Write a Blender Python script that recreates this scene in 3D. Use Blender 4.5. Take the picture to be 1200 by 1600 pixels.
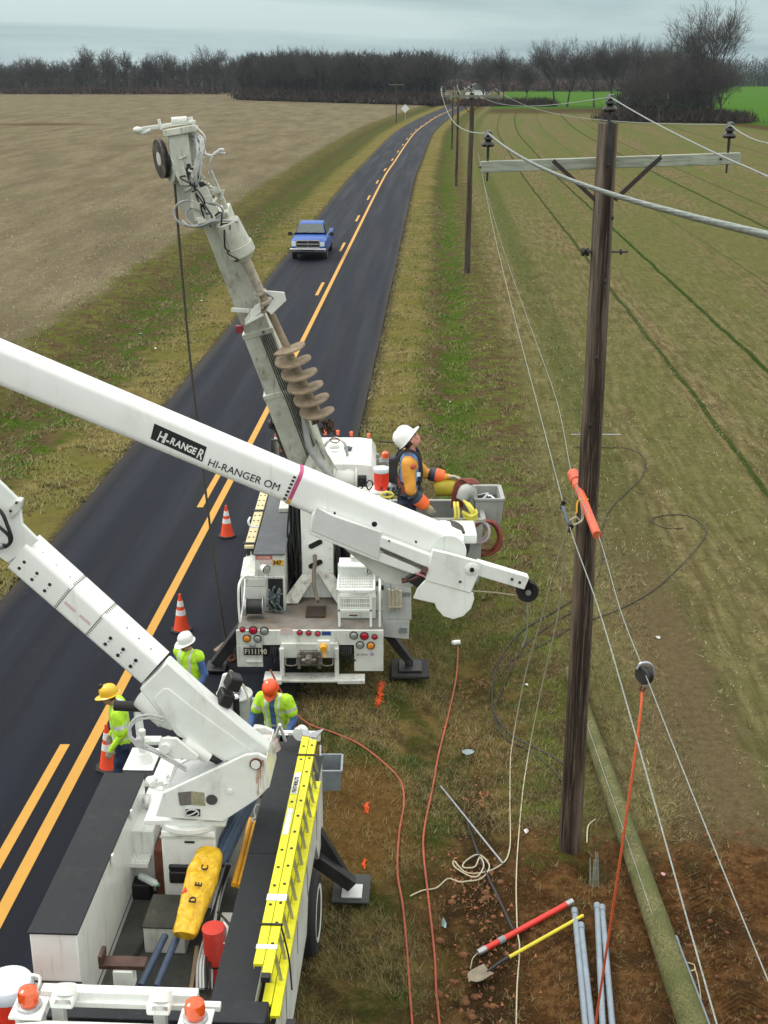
import bpy, bmesh, math, random
from mathutils import Vector, Matrix, noise
random.seed(7)
C = bpy.context.scene
for o in list(bpy.data.objects): bpy.data.objects.remove(o)
V3 = Vector
# ---------------------------------------------------------------- camera
CAM_H = 10.0; FPX = 2000.0; PITCH = math.atan(694/2000)
cd = bpy.data.cameras.new('camera'); cam = bpy.data.objects.new('camera', cd)
C.collection.objects.link(cam); C.camera = cam
cam.location = (0, 0, CAM_H); cam.rotation_euler = (math.radians(90)-PITCH, 0, 0)
cd.sensor_fit = 'VERTICAL'; cd.sensor_height = 24; cd.lens = 24*FPX/1600
cd.clip_start = 0.1; cd.clip_end = 6000
C.render.resolution_x = 768; C.render.resolution_y = 1024
# ---------------------------------------------------------------- sky and sun (overcast)
SUN_EL = math.radians(48); SUN_AZ = math.radians(-70)      # azimuth from +Y towards +X
w = bpy.data.worlds.new('World'); C.world = w; w.use_nodes = True
nt = w.node_tree; nt.nodes.clear()
out = nt.nodes.new('ShaderNodeOutputWorld'); bg = nt.nodes.new('ShaderNodeBackground')
sky = nt.nodes.new('ShaderNodeTexSky'); sky.sky_type = 'NISHITA'; sky.sun_disc = False
sky.sun_elevation = SUN_EL; sky.sun_rotation = SUN_AZ
try: sky.air_density = 1.5; sky.dust_density = 3.0
except Exception: pass
tc = nt.nodes.new('ShaderNodeTexCoord'); sep = nt.nodes.new('ShaderNodeSeparateXYZ')
nt.links.new(tc.outputs['Generated'], sep.inputs[0])
mp = nt.nodes.new('ShaderNodeMapping'); mp.inputs['Scale'].default_value = (1.4, 1.4, 18)
nt.links.new(tc.outputs['Generated'], mp.inputs[0])
no = nt.nodes.new('ShaderNodeTexNoise'); no.inputs['Scale'].default_value = 1.3; no.inputs['Detail'].default_value = 6
no.inputs['Roughness'].default_value = .55; no.inputs['Distortion'].default_value = .5
nt.links.new(mp.outputs[0], no.inputs['Vector'])
cr = nt.nodes.new('ShaderNodeValToRGB'); e = cr.color_ramp.elements      # cloud deck: grey bands and paler gaps
e[0].position = .40; e[0].color = (.30, .415, .445, 1); e[1].position = .61; e[1].color = (.54, .67, .67, 1)
nt.links.new(no.outputs['Fac'], cr.inputs[0])
el = nt.nodes.new('ShaderNodeMapRange'); el.inputs['From Min'].default_value = 0.03; el.inputs['From Max'].default_value = .75
el.inputs['To Min'].default_value = 1.0; el.inputs['To Max'].default_value = 3.9
nt.links.new(sep.outputs['Z'], el.inputs['Value'])
wm_ = nt.nodes.new('ShaderNodeMix'); wm_.data_type = 'RGBA'; wm_.inputs[7].default_value = (.50, .485, .455, 1)   # the deck overhead is a neutral grey
wf = nt.nodes.new('ShaderNodeMapRange'); wf.inputs['From Min'].default_value = .06; wf.inputs['From Max'].default_value = .45
nt.links.new(sep.outputs['Z'], wf.inputs['Value']); nt.links.new(wf.outputs[0], wm_.inputs['Factor']); nt.links.new(cr.outputs[0], wm_.inputs[6])
mu = nt.nodes.new('ShaderNodeVectorMath'); mu.operation = 'SCALE'
nt.links.new(wm_.outputs[2], mu.inputs[0]); nt.links.new(el.outputs[0], mu.inputs['Scale'])
sk = nt.nodes.new('ShaderNodeVectorMath'); sk.operation = 'SCALE'; sk.inputs['Scale'].default_value = .08
nt.links.new(sky.outputs[0], sk.inputs[0])
mx = nt.nodes.new('ShaderNodeMix'); mx.data_type = 'RGBA'; mx.inputs['Factor'].default_value = .88
nt.links.new(sk.outputs[0], mx.inputs[6]); nt.links.new(mu.outputs[0], mx.inputs[7])
nt.links.new(mx.outputs[2], bg.inputs['Color']); bg.inputs['Strength'].default_value = 1.0
nt.links.new(bg.outputs[0], out.inputs['Surface'])
sd = bpy.data.lights.new('sun', 'SUN'); sd.energy = 1.4; sd.angle = math.radians(14); sd.color = (1, .96, .9)
sun = bpy.data.objects.new('sun', sd); C.collection.objects.link(sun)
dv = V3((math.cos(SUN_EL)*math.sin(SUN_AZ), math.cos(SUN_EL)*math.cos(SUN_AZ), math.sin(SUN_EL)))
sun.rotation_euler = (-dv).to_track_quat('-Z', 'Y').to_euler(); sun.location = dv*60
vs = C.view_settings; vs.view_transform = 'Standard'; vs.look = 'None'; vs.gamma = 1; vs.exposure = .22; vs.use_curve_mapping = False

# ---------------------------------------------------------------- measuring helpers
def ray(px, py):
    u = px-600; v = py-800
    return V3((u, FPX*math.cos(PITCH)-v*math.sin(PITCH), -(v*math.cos(PITCH)+FPX*math.sin(PITCH))))
def U(px, py, z=0.0):                    # where the sight line meets height z
    r = ray(px, py); t = (z-CAM_H)/r.z; return V3((r.x*t, r.y*t, z))
def W(px, py, Y):                        # where it meets the upright plane at distance Y
    r = ray(px, py); t = Y/r.y; return V3((r.x*t, Y, CAM_H+r.z*t))
YAW = math.radians(2.62)
RT = Matrix.Rotation(-YAW, 4, 'Z')       # road frame (lateral, along, up) -> world
def R(l, a, z=0.0): return RT @ V3((l, a, z))
cpts = [(-60,-8.2),(-20,-6.38),(13.3,-4.88),(38.5,-3.69),(74,-2.25),(128,-.05),(150,1.15),(180,2.75),(218,5.0),(254,8.05),(291,11.6),(331,16.1),(383,21.9),(445,28.6),(506,35.3),(900,76),(3000,290)]
def cx(Y):                               # centre line of the road
    n = len(cpts)
    for i in range(n-1):
        if Y <= cpts[i+1][0] or i == n-2: break
    y0, x0 = cpts[i]; y1, x1 = cpts[i+1]
    s = lambda j: (cpts[min(j+1,n-1)][1]-cpts[max(j-1,0)][1])/(cpts[min(j+1,n-1)][0]-cpts[max(j-1,0)][0])
    h = y1-y0; t = (Y-y0)/h; m0 = s(i)*h; m1 = s(i+1)*h
    if t < 0: return x0+(Y-y0)*s(0)
    if t > 1: return x1+(Y-y1)*s(n-1)
    return (2*t**3-3*t*t+1)*x0+(t**3-2*t*t+t)*m0+(-2*t**3+3*t*t)*x1+(t**3-t*t)*m1
def sm(a, b, x):
    t = min(1, max(0, (x-a)/(b-a))); return t*t*(3-2*t)
def gh(x, y):                            # height of the ground
    l = x-cx(y); h = 0
    h -= .26*math.exp(-((l-5.9)/.75)**2)*(.75+.25*math.sin(y*.13))*sm(10, 24, y)+.1*math.exp(-((l-5.9)/.8)**2)
    h -= .38*math.exp(-((l+7.6)/1.1)**2)
    if abs(l) > 3.4:
        k = sm(3.4, 5, abs(l))*sm(500, 60, y)
        h += k*(noise.noise(V3((x*.35, y*.35, 0)))*.05+noise.noise(V3((x*1.3, y*1.3, 3)))*.022)
        dirt = sm(4.8, 5.8, l)*sm(13, 10.5, l)*sm(15.8, 14.2, y)
        if dirt > 0: h += dirt*(noise.fractal(V3((x*2.2, y*2.2, 1)), 1, 2, 5)*.045)
        h -= .5*math.exp(-(((x-2.78)/.17)**2+((y-14.42)/.22)**2))
    return h

# ---------------------------------------------------------------- object helpers
def link(o): C.collection.objects.link(o); return o
def tag(o, label=None, cat=None, group=None, kind=None):
    if label: o['label'] = label
    if cat: o['category'] = cat
    if group: o['group'] = group
    if kind: o['kind'] = kind
    return o
def thing(name, loc, label, cat, group=None, rz=0.0):
    o = link(bpy.data.objects.new(name, None)); o.empty_display_size = .2
    o.location = loc; o.rotation_euler = (0, 0, rz); bpy.context.view_layer.update()
    return tag(o, label, cat, group)
def wm(o):
    if o is None: return Matrix.Identity(4)
    m = Matrix.Translation(o.location) @ o.rotation_euler.to_matrix().to_4x4()
    return wm(o.parent) @ m if o.parent else m
def copytree(o, parent=None, **kw):
    c = o.copy(); C.collection.objects.link(c); c.parent = parent
    for ch in [k for k in bpy.data.objects if k.parent == o]: copytree(ch, c)
    return c
class MB:
    def __init__(s, T=None): s.v = []; s.f = []; s.m = []; s.T = T; s.cm = 0; s.uv = None
    def add(s, vs, fs):
        b = len(s.v)
        s.v += [tuple(s.T @ V3(q)) if s.T else tuple(q) for q in vs]
        s.f += [tuple(b+i for i in f) for f in fs]; s.m += [s.cm]*len(fs)
        return s
    def mat(s, i): s.cm = i; return s
    def box(s, x0, x1, y0, y1, z0, z1):
        vs = [(x,y,z) for z in (z0,z1) for y in (y0,y1) for x in (x0,x1)]
        return s.add(vs, [(0,2,3,1),(4,5,7,6),(0,1,5,4),(2,6,7,3),(0,4,6,2),(1,3,7,5)])
    def beam(s, p0, p1, w, h, up=(0,0,1), w1=None, h1=None):
        p0 = V3(p0); p1 = V3(p1); d = (p1-p0).normalized(); x = d.cross(V3(up))
        if x.length < 1e-4: x = d.cross(V3((1,0,0)))
        x.normalize(); y = x.cross(d); w1 = w1 or w; h1 = h1 or h
        vs = []
        for p, a, b in ((p0,w,h),(p1,w1,h1)):
            for sx, sy in ((-1,-1),(1,-1),(1,1),(-1,1)): vs.append(p+x*sx*a/2+y*sy*b/2)
        return s.add(vs, [(3,2,1,0),(4,5,6,7),(0,1,5,4),(1,2,6,5),(2,3,7,6),(3,0,4,7)])
    def cyl(s, p0, p1, r0, r1=None, n=16, cap=True):
        r1 = r0 if r1 is None else r1; p0 = V3(p0); p1 = V3(p1); d = (p1-p0).normalized()
        x = d.orthogonal().normalized(); y = d.cross(x); vs = []
        for p, r in ((p0,r0),(p1,r1)):
            for i in range(n):
                a = 2*math.pi*i/n; vs.append(p+(x*math.cos(a)+y*math.sin(a))*r)
        fs = [(i,(i+1)%n,n+(i+1)%n,n+i) for i in range(n)]
        if cap: fs += [tuple(range(n-1,-1,-1)), tuple(range(n,2*n))]
        return s.add(vs, fs)
    def tube(s, pts, r, n=8, sub=6, closed=False, smooth=True):
        pts = [V3(p) for p in pts]
        rs = r if isinstance(r, (list,tuple)) else [r]*len(pts)
        if smooth and len(pts) > 2:
            q = []; qr = []; m = len(pts); rng = m if closed else m-1
            for i in range(rng):
                if closed: a,b,c,d = pts[(i-1)%m],pts[i],pts[(i+1)%m],pts[(i+2)%m]
                else: a,b,c,d = pts[max(i-1,0)],pts[i],pts[i+1],pts[min(i+2,m-1)]
                for k in range(sub):
                    t = k/sub
                    q.append(.5*((2*b)+(c-a)*t+(2*a-5*b+4*c-d)*t*t+(3*b-a-3*c+d)*t**3)); qr.append(rs[i]*(1-t)+rs[(i+1)%m]*t)
            if not closed: q.append(pts[-1]); qr.append(rs[-1])
            pts, rs = q, qr
        m = len(pts); x = None; vs = []
        for i, p in enumerate(pts):
            if closed: d = pts[(i+1)%m]-pts[i-1]
            else: d = pts[min(i+1,m-1)]-pts[max(i-1,0)]
            if d.length < 1e-9: d = V3((0,0,1))
            d.normalize()
            x = d.orthogonal() if x is None else x-d*x.dot(d)
            if x.length < 1e-6: x = d.orthogonal()
            x.normalize(); y = d.cross(x)
            for k in range(n):
                a = 2*math.pi*k/n; vs.append(p+(x*math.cos(a)+y*math.sin(a))*rs[i])
        fs = []
        for i in range(m if closed else m-1):
            j = (i+1)%m
            for k in range(n): fs.append((i*n+k, i*n+(k+1)%n, j*n+(k+1)%n, j*n+k))
        if not closed: fs += [tuple(range(n-1,-1,-1)), tuple(range((m-1)*n, m*n))]
        return s.add(vs, fs)
    def prism(s, pts, o, x, y, th):          # outline in the plane (o,x,y), extruded by th along x cross y
        o = V3(o); x = V3(x).normalized(); y = V3(y); y = (y-x*y.dot(x)).normalized(); z = x.cross(y)
        n = len(pts); vs = [o+x*a+y*b for a,b in pts]+[o+x*a+y*b+z*th for a,b in pts]
        ar = sum(pts[i][0]*pts[(i+1)%n][1]-pts[(i+1)%n][0]*pts[i][1] for i in range(n))
        if ar*th < 0: vs = vs[:n][::-1]+vs[n:][::-1]
        fs = [(i,(i+1)%n,n+(i+1)%n,n+i) for i in range(n)]+[tuple(range(n-1,-1,-1)), tuple(range(n,2*n))]
        return s.add(vs, fs)
    def poly3(s, pts, th):                   # world outline (coplanar points) with thickness vector th
        n = len(pts); th = V3(th); pts = [V3(p) for p in pts]
        nn = V3((0,0,0))
        for i in range(n): nn += pts[i].cross(pts[(i+1)%n])
        if nn.dot(th) < 0: pts = pts[::-1]
        vs = pts+[p+th for p in pts]
        return s.add(vs, [(i,(i+1)%n,n+(i+1)%n,n+i) for i in range(n)]+[tuple(range(n-1,-1,-1)), tuple(range(n,2*n))])
    def ball(s, c, r, nu=14, nv=9, z0=-1.0, rot=None):
        c = V3(c); r = V3((r,r,r)) if not hasattr(r,'__len__') else V3(r); vs = []; a0 = math.asin(z0)
        for j in range(nv+1):
            a = a0+(math.pi/2-a0)*j/nv
            for i in range(nu):
                b = 2*math.pi*i/nu; q = V3((r.x*math.cos(a)*math.cos(b), r.y*math.cos(a)*math.sin(b), r.z*math.sin(a)))
                if rot: q = rot @ q
                vs.append(c+q)
        fs = [(j*nu+i, j*nu+(i+1)%nu, (j+1)*nu+(i+1)%nu, (j+1)*nu+i) for j in range(nv) for i in range(nu)]
        fs.append(tuple(range(nu-1,-1,-1)))
        return s.add(vs, fs)
    def lathe(s, prof, o, ax=(0,0,1), n=20):
        o = V3(o); d = V3(ax).normalized(); x = d.orthogonal().normalized(); y = d.cross(x); vs = []
        for r, h in prof:
            for i in range(n):
                a = 2*math.pi*i/n; vs.append(o+d*h+(x*math.cos(a)+y*math.sin(a))*r)
        m = len(prof)
        fs = [(j*n+i, j*n+(i+1)%n, (j+1)*n+(i+1)%n, (j+1)*n+i) for j in range(m-1) for i in range(n)]
        fs += [tuple(range(n-1,-1,-1)), tuple(range((m-1)*n, m*n))]
        return s.add(vs, fs)
    def build(s, name, mats, parent=None, bevel=0.0, sharp=38, label=None, seg=2):
        if not isinstance(mats, (list,tuple)): mats = [mats]
        inv = wm(parent).inverted() if parent else None
        piv = V3((0,0,0))
        if parent is None and s.v:
            xs = list(zip(*s.v)); piv = V3(((min(xs[0])+max(xs[0]))/2, (min(xs[1])+max(xs[1]))/2, min(xs[2])))
            if max(abs(piv.x), abs(piv.y)) > 400 or getattr(s, 'nopiv', False): piv = V3((0,0,0))
        me = bpy.data.meshes.new(name)
        me.from_pydata([tuple(inv @ V3(q)) if inv else tuple(V3(q)-piv) for q in s.v], [], s.f)
        for m in mats: me.materials.append(m)
        me.polygons.foreach_set('material_index', s.m)
        me.polygons.foreach_set('use_smooth', [True]*len(me.polygons))
        me.update()
        try: me.set_sharp_from_angle(angle=math.radians(sharp))
        except Exception: pass
        o = link(bpy.data.objects.new(name, me)); o.location = piv
        if parent: o.parent = parent
        if bevel > 0:
            b = o.modifiers.new('bevel', 'BEVEL'); b.width = bevel; b.segments = seg; b.limit_method = 'ANGLE'; b.angle_limit = math.radians(40)
            b.harden_normals = False
        if label: o['label'] = label
        return o

# ---------------------------------------------------------------- material helpers
class G:
    def __init__(s, nt): s.nt = nt
    def n(s, typ, ins=None, **props):
        nd = s.nt.nodes.new(typ)
        for k, v in props.items(): setattr(nd, k, v)
        for k, v in (ins or {}).items(): s.put(nd.inputs[k], v)
        return nd
    def put(s, sock, v):
        if isinstance(v, bpy.types.NodeSocket): s.nt.links.new(v, sock)
        elif isinstance(v, (int, float)) and sock.type == 'RGBA': sock.default_value = (v,v,v,1)
        elif hasattr(v, '__len__') and sock.type == 'RGBA' and len(v) == 3: sock.default_value = (*v, 1)
        else: sock.default_value = v
    def m(s, op, a, b=0.0, c=0.0, clamp=False):
        nd = s.nt.nodes.new('ShaderNodeMath'); nd.operation = op; nd.use_clamp = clamp
        for i, v in enumerate((a,b,c)): s.put(nd.inputs[i], v)
        return nd.outputs[0]
    def ss(s, a, b, x, lo=0.0, hi=1.0):
        nd = s.nt.nodes.new('ShaderNodeMapRange'); nd.interpolation_type = 'SMOOTHSTEP'
        if a > b: a, b, lo, hi = b, a, hi, lo
        for k, v in (('Value',x),('From Min',a),('From Max',b),('To Min',lo),('To Max',hi)): s.put(nd.inputs[k], v)
        return nd.outputs[0]
    def mix(s, f, a, b, typ='MIX'):
        nd = s.nt.nodes.new('ShaderNodeMix'); nd.data_type = 'RGBA'; nd.blend_type = typ
        s.put(nd.inputs[0], f); s.put(nd.inputs[6], a); s.put(nd.inputs[7], b); return nd.outputs[2]
    def vec(s, x, y, z=0.0):
        nd = s.nt.nodes.new('ShaderNodeCombineXYZ')
        for i, v in enumerate((x,y,z)): s.put(nd.inputs[i], v)
        return nd.outputs[0]
    def noise(s, vec, scale=1.0, detail=4, rough=.55, dist=0.0):
        nd = s.n('ShaderNodeTexNoise', {'Vector':vec,'Scale':scale,'Detail':detail,'Roughness':rough,'Distortion':dist}); return nd.outputs['Fac']
    def map(s, vec, sc=(1,1,1), loc=(0,0,0), rot=(0,0,0)):
        return s.n('ShaderNodeMapping', {'Vector':vec,'Scale':sc,'Location':loc,'Rotation':rot}).outputs[0]
    def bump(s, h, strength=.3, dist=.02, nrm=None):
        nd = s.n('ShaderNodeBump', {'Height':h,'Strength':strength,'Distance':dist})
        if nrm: s.put(nd.inputs['Normal'], nrm)
        return nd.outputs[0]
def newmat(name):
    m = bpy.data.materials.new(name); m.use_nodes = True; nt = m.node_tree; nt.nodes.clear()
    o = nt.nodes.new('ShaderNodeOutputMaterial'); b = nt.nodes.new('ShaderNodeBsdfPrincipled'); nt.links.new(b.outputs[0], o.inputs[0])
    return m, G(nt), b
_mc = {}
def pm(name, col, rough=.5, metal=0.0, var=.12, scale=6.0, dirt=None, damt=0.0, dscale=3.0, bump=0.0, bscale=60.0, stretch=None, coat=0.0, spots=0.0):
    if name in _mc: return _mc[name]
    m, g, b = newmat(name)
    tc = g.n('ShaderNodeTexCoord').outputs['Object']
    v = g.map(tc, stretch) if stretch else tc
    n1 = g.noise(v, scale, 5, .6)
    c = g.mix(g.ss(.3,.7,n1), tuple(q*(1-var) for q in col), tuple(min(1,q*(1+var*.6)) for q in col))
    if dirt:
        n2 = g.noise(g.map(tc, (1,1,.45)), dscale, 7, .68, .4)
        c = g.mix(g.ss(.62-damt*.3, .78, n2, 0, min(1,damt*1.6)), c, dirt)
        n4 = g.noise(tc, dscale*9, 3, .7)
        c = g.mix(g.ss(.66,.74,n4,0,damt*.8), c, tuple(q*.6 for q in dirt))
    if dirt:
        n5 = g.noise(g.map(tc, (11,11,.9)), 1.0, 4, .6); n6 = g.noise(tc, 1.3, 3, .6)
        c = g.mix(g.m('MULTIPLY', g.ss(.58,.74,n5,0,min(.85,damt*1.5)), g.ss(.38,.6,n6)), c, tuple(q*.85 for q in dirt))
    if spots:
        n3 = g.noise(tc, 45, 3, .7); c = g.mix(g.ss(.72-spots*.1,.76,n3,0,.8), c, (.05,.035,.02))
    g.put(b.inputs['Base Color'], c); g.put(b.inputs['Roughness'], g.ss(.2,.8,n1,rough*.85,min(1,rough*1.15))); b.inputs['Metallic'].default_value = metal
    if coat: b.inputs['Coat Weight'].default_value = coat; b.inputs['Coat Roughness'].default_value = .08
    if bump: g.put(b.inputs['Normal'], g.bump(g.noise(v, bscale, 4, .6), bump, .01))
    _mc[name] = m; return m
WHITE = pm('white_truck_paint', (.80,.83,.80), .32, var=.06, scale=2.5, dirt=(.36,.355,.31), damt=.32, dscale=2.6, coat=.25)
BOOMW = pm('white_fibreglass', (.84,.86,.84), .30, var=.03, scale=1.5, dirt=(.45,.43,.36), damt=.18, dscale=1.6, coat=.2)
OLDW = pm('worn_white_paint', (.63,.655,.61), .45, var=.12, scale=3, dirt=(.20,.165,.115), damt=.42, dscale=4.2, bump=.05)
DERR = pm('derrick_grey_paint', (.54,.56,.49), .5, var=.15, scale=3, dirt=(.18,.14,.09), damt=.55, dscale=4.5, bump=.06)
BLACKLINER = pm('black_bed_liner', (.009,.012,.017), .7, var=.35, scale=3, dirt=(.08,.08,.075), damt=.22, dscale=5, bump=.35, bscale=120)
GREYTOP = pm('grey_rubber_top', (.09,.10,.11), .7, var=.25, scale=4, dirt=(.2,.19,.17), damt=.25, dscale=5, bump=.2)
DECK = pm('muddy_steel_deck', (.17,.16,.145), .7, var=.3, scale=3, dirt=(.20,.135,.07), damt=.62, dscale=2.5, bump=.3)
FLOORD = pm('dark_bed_floor', (.055,.058,.05), .8, var=.4, scale=3, dirt=(.14,.12,.09), damt=.4, dscale=4, bump=.4)
BLACK = pm('black_plastic', (.012,.012,.014), .45, var=.2)
RUBBER = pm('black_rubber', (.016,.016,.017), .8, var=.3, bump=.2)
DARKM = pm('dark_steel', (.05,.05,.052), .5, .6, var=.3, dirt=(.1,.07,.045), damt=.3, bump=.1)
STEEL = pm('galvanised_steel', (.42,.44,.46), .42, .75, var=.2, scale=20)
CHROME = pm('chrome', (.7,.71,.73), .12, 1.0, var=.05)
RUST = pm('rusty_steel', (.15,.065,.03), .85, .2, var=.4, scale=12, bump=.3)
MUDST = pm('muddy_auger_steel', (.34,.27,.19), .8, .1, var=.25, scale=6, dirt=(.10,.065,.035), damt=.45, dscale=5, bump=.35, bscale=40)
HOSEG = pm('grey_hose', (.32,.33,.33), .5, var=.2)
GLASSD = pm('dark_window_glass', (.015,.018,.02), .06, 0, var=.2, coat=.6)
ORANGE = pm('orange_plastic', (.80,.085,.025), .42, var=.1, scale=8, dirt=(.25,.07,.03), damt=.12)
REFL = pm('white_reflective_band', (.72,.73,.73), .35, var=.08)
YELLOWF = pm('yellow_fibreglass', (.72,.70,.02), .38, var=.1, scale=10, dirt=(.35,.30,.05), damt=.15)
GOLD = pm('amber_tube', (.72,.36,.02), .4, var=.15)
REDP = pm('red_plastic', (.62,.035,.025), .4, var=.12, dirt=(.25,.05,.03), damt=.15)
LENSR = pm('red_lens', (.42,.006,.03), .15, var=.2, coat=.5)
LENSA = pm('amber_lens', (.80,.27,.02), .15, var=.2, coat=.5)
LENSC = pm('clear_lens', (.36,.38,.36), .15, .3, var=.3, scale=90, coat=.5)
BEACON = pm('orange_beacon_lens', (.68,.085,.01), .2, var=.15, scale=30, coat=.6)
HIVIS = pm('lime_vest_fabric', (.46,.80,.03), .75, var=.18, scale=9, bump=.7, bscale=16, dirt=(.2,.3,.06), damt=.2)
REFT = pm('silver_reflective_tape', (.68,.70,.70), .3, .2, var=.1)
DENIM = pm('blue_denim', (.055,.12,.30), .85, var=.25, scale=16, bump=.3, bscale=25)
DENIMD = pm('dark_jeans', (.02,.03,.075), .85, var=.3, scale=12, bump=.3, bscale=25)
SKIN = pm('skin', (.50,.27,.19), .5, var=.08, scale=20)
SKIND = pm('tanned_skin', (.36,.19,.13), .5, var=.08, scale=20)
GLOVE = pm('leather_glove', (.42,.38,.30), .8, var=.2, scale=25, bump=.2)
SLEEVE = pm('ochre_rubber_sleeve', (.66,.29,.035), .5, var=.12, scale=9, bump=.12, bscale=14)
HARN = pm('dark_harness_web', (.02,.022,.03), .7, var=.2)
HAIR = pm('brown_hair', (.05,.028,.015), .7, var=.3, scale=60)
BUCKETG = pm('grey_fibreglass_bucket', (.36,.38,.36), .5, var=.12, scale=5, dirt=(.25,.23,.19), damt=.25)
PLASTG = pm('grey_plastic_bin', (.23,.26,.28), .5, var=.12, scale=6, dirt=(.14,.12,.09), damt=.2)
CONDUIT = pm('grey_blue_conduit', (.22,.27,.32), .45, .2, var=.12, scale=8, dirt=(.2,.15,.1), damt=.2)
BLUEPIPE = pm('dark_blue_pipe', (.045,.075,.13), .4, var=.2, scale=8)
WIRE = pm('pale_aluminium_wire', (.25,.28,.26), .5, .3, var=.25, scale=30)
def txt(s, size, M4, mat, name, parent, ext=.002, sx=1.0, bold=0.0):      # lettering as a thin raised mesh
    cu = bpy.data.curves.new(name, 'FONT'); cu.body = s; cu.size = size; cu.extrude = ext; cu.offset = bold; cu.align_x = 'LEFT'
    o = bpy.data.objects.new(name, cu); C.collection.objects.link(o); bpy.context.view_layer.update()
    me = bpy.data.meshes.new_from_object(o); bpy.data.objects.remove(o)
    me.transform(wm(parent).inverted() @ M4 @ Matrix.Diagonal((sx,1,1,1))) if parent else me.transform(M4 @ Matrix.Diagonal((sx,1,1,1)))
    me.materials.clear(); me.materials.append(mat)
    t = link(bpy.data.objects.new(name, me)); t.parent = parent; return t
def frame(o, x, y):                       # matrix whose local x,y follow the given directions
    x = V3(x).normalized(); y = V3(y); y = (y-x*y.dot(x)).normalized(); z = x.cross(y)
    return Matrix(((x.x,y.x,z.x,o[0]),(x.y,y.y,z.y,o[1]),(x.z,y.z,z.z,o[2]),(0,0,0,1)))
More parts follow.
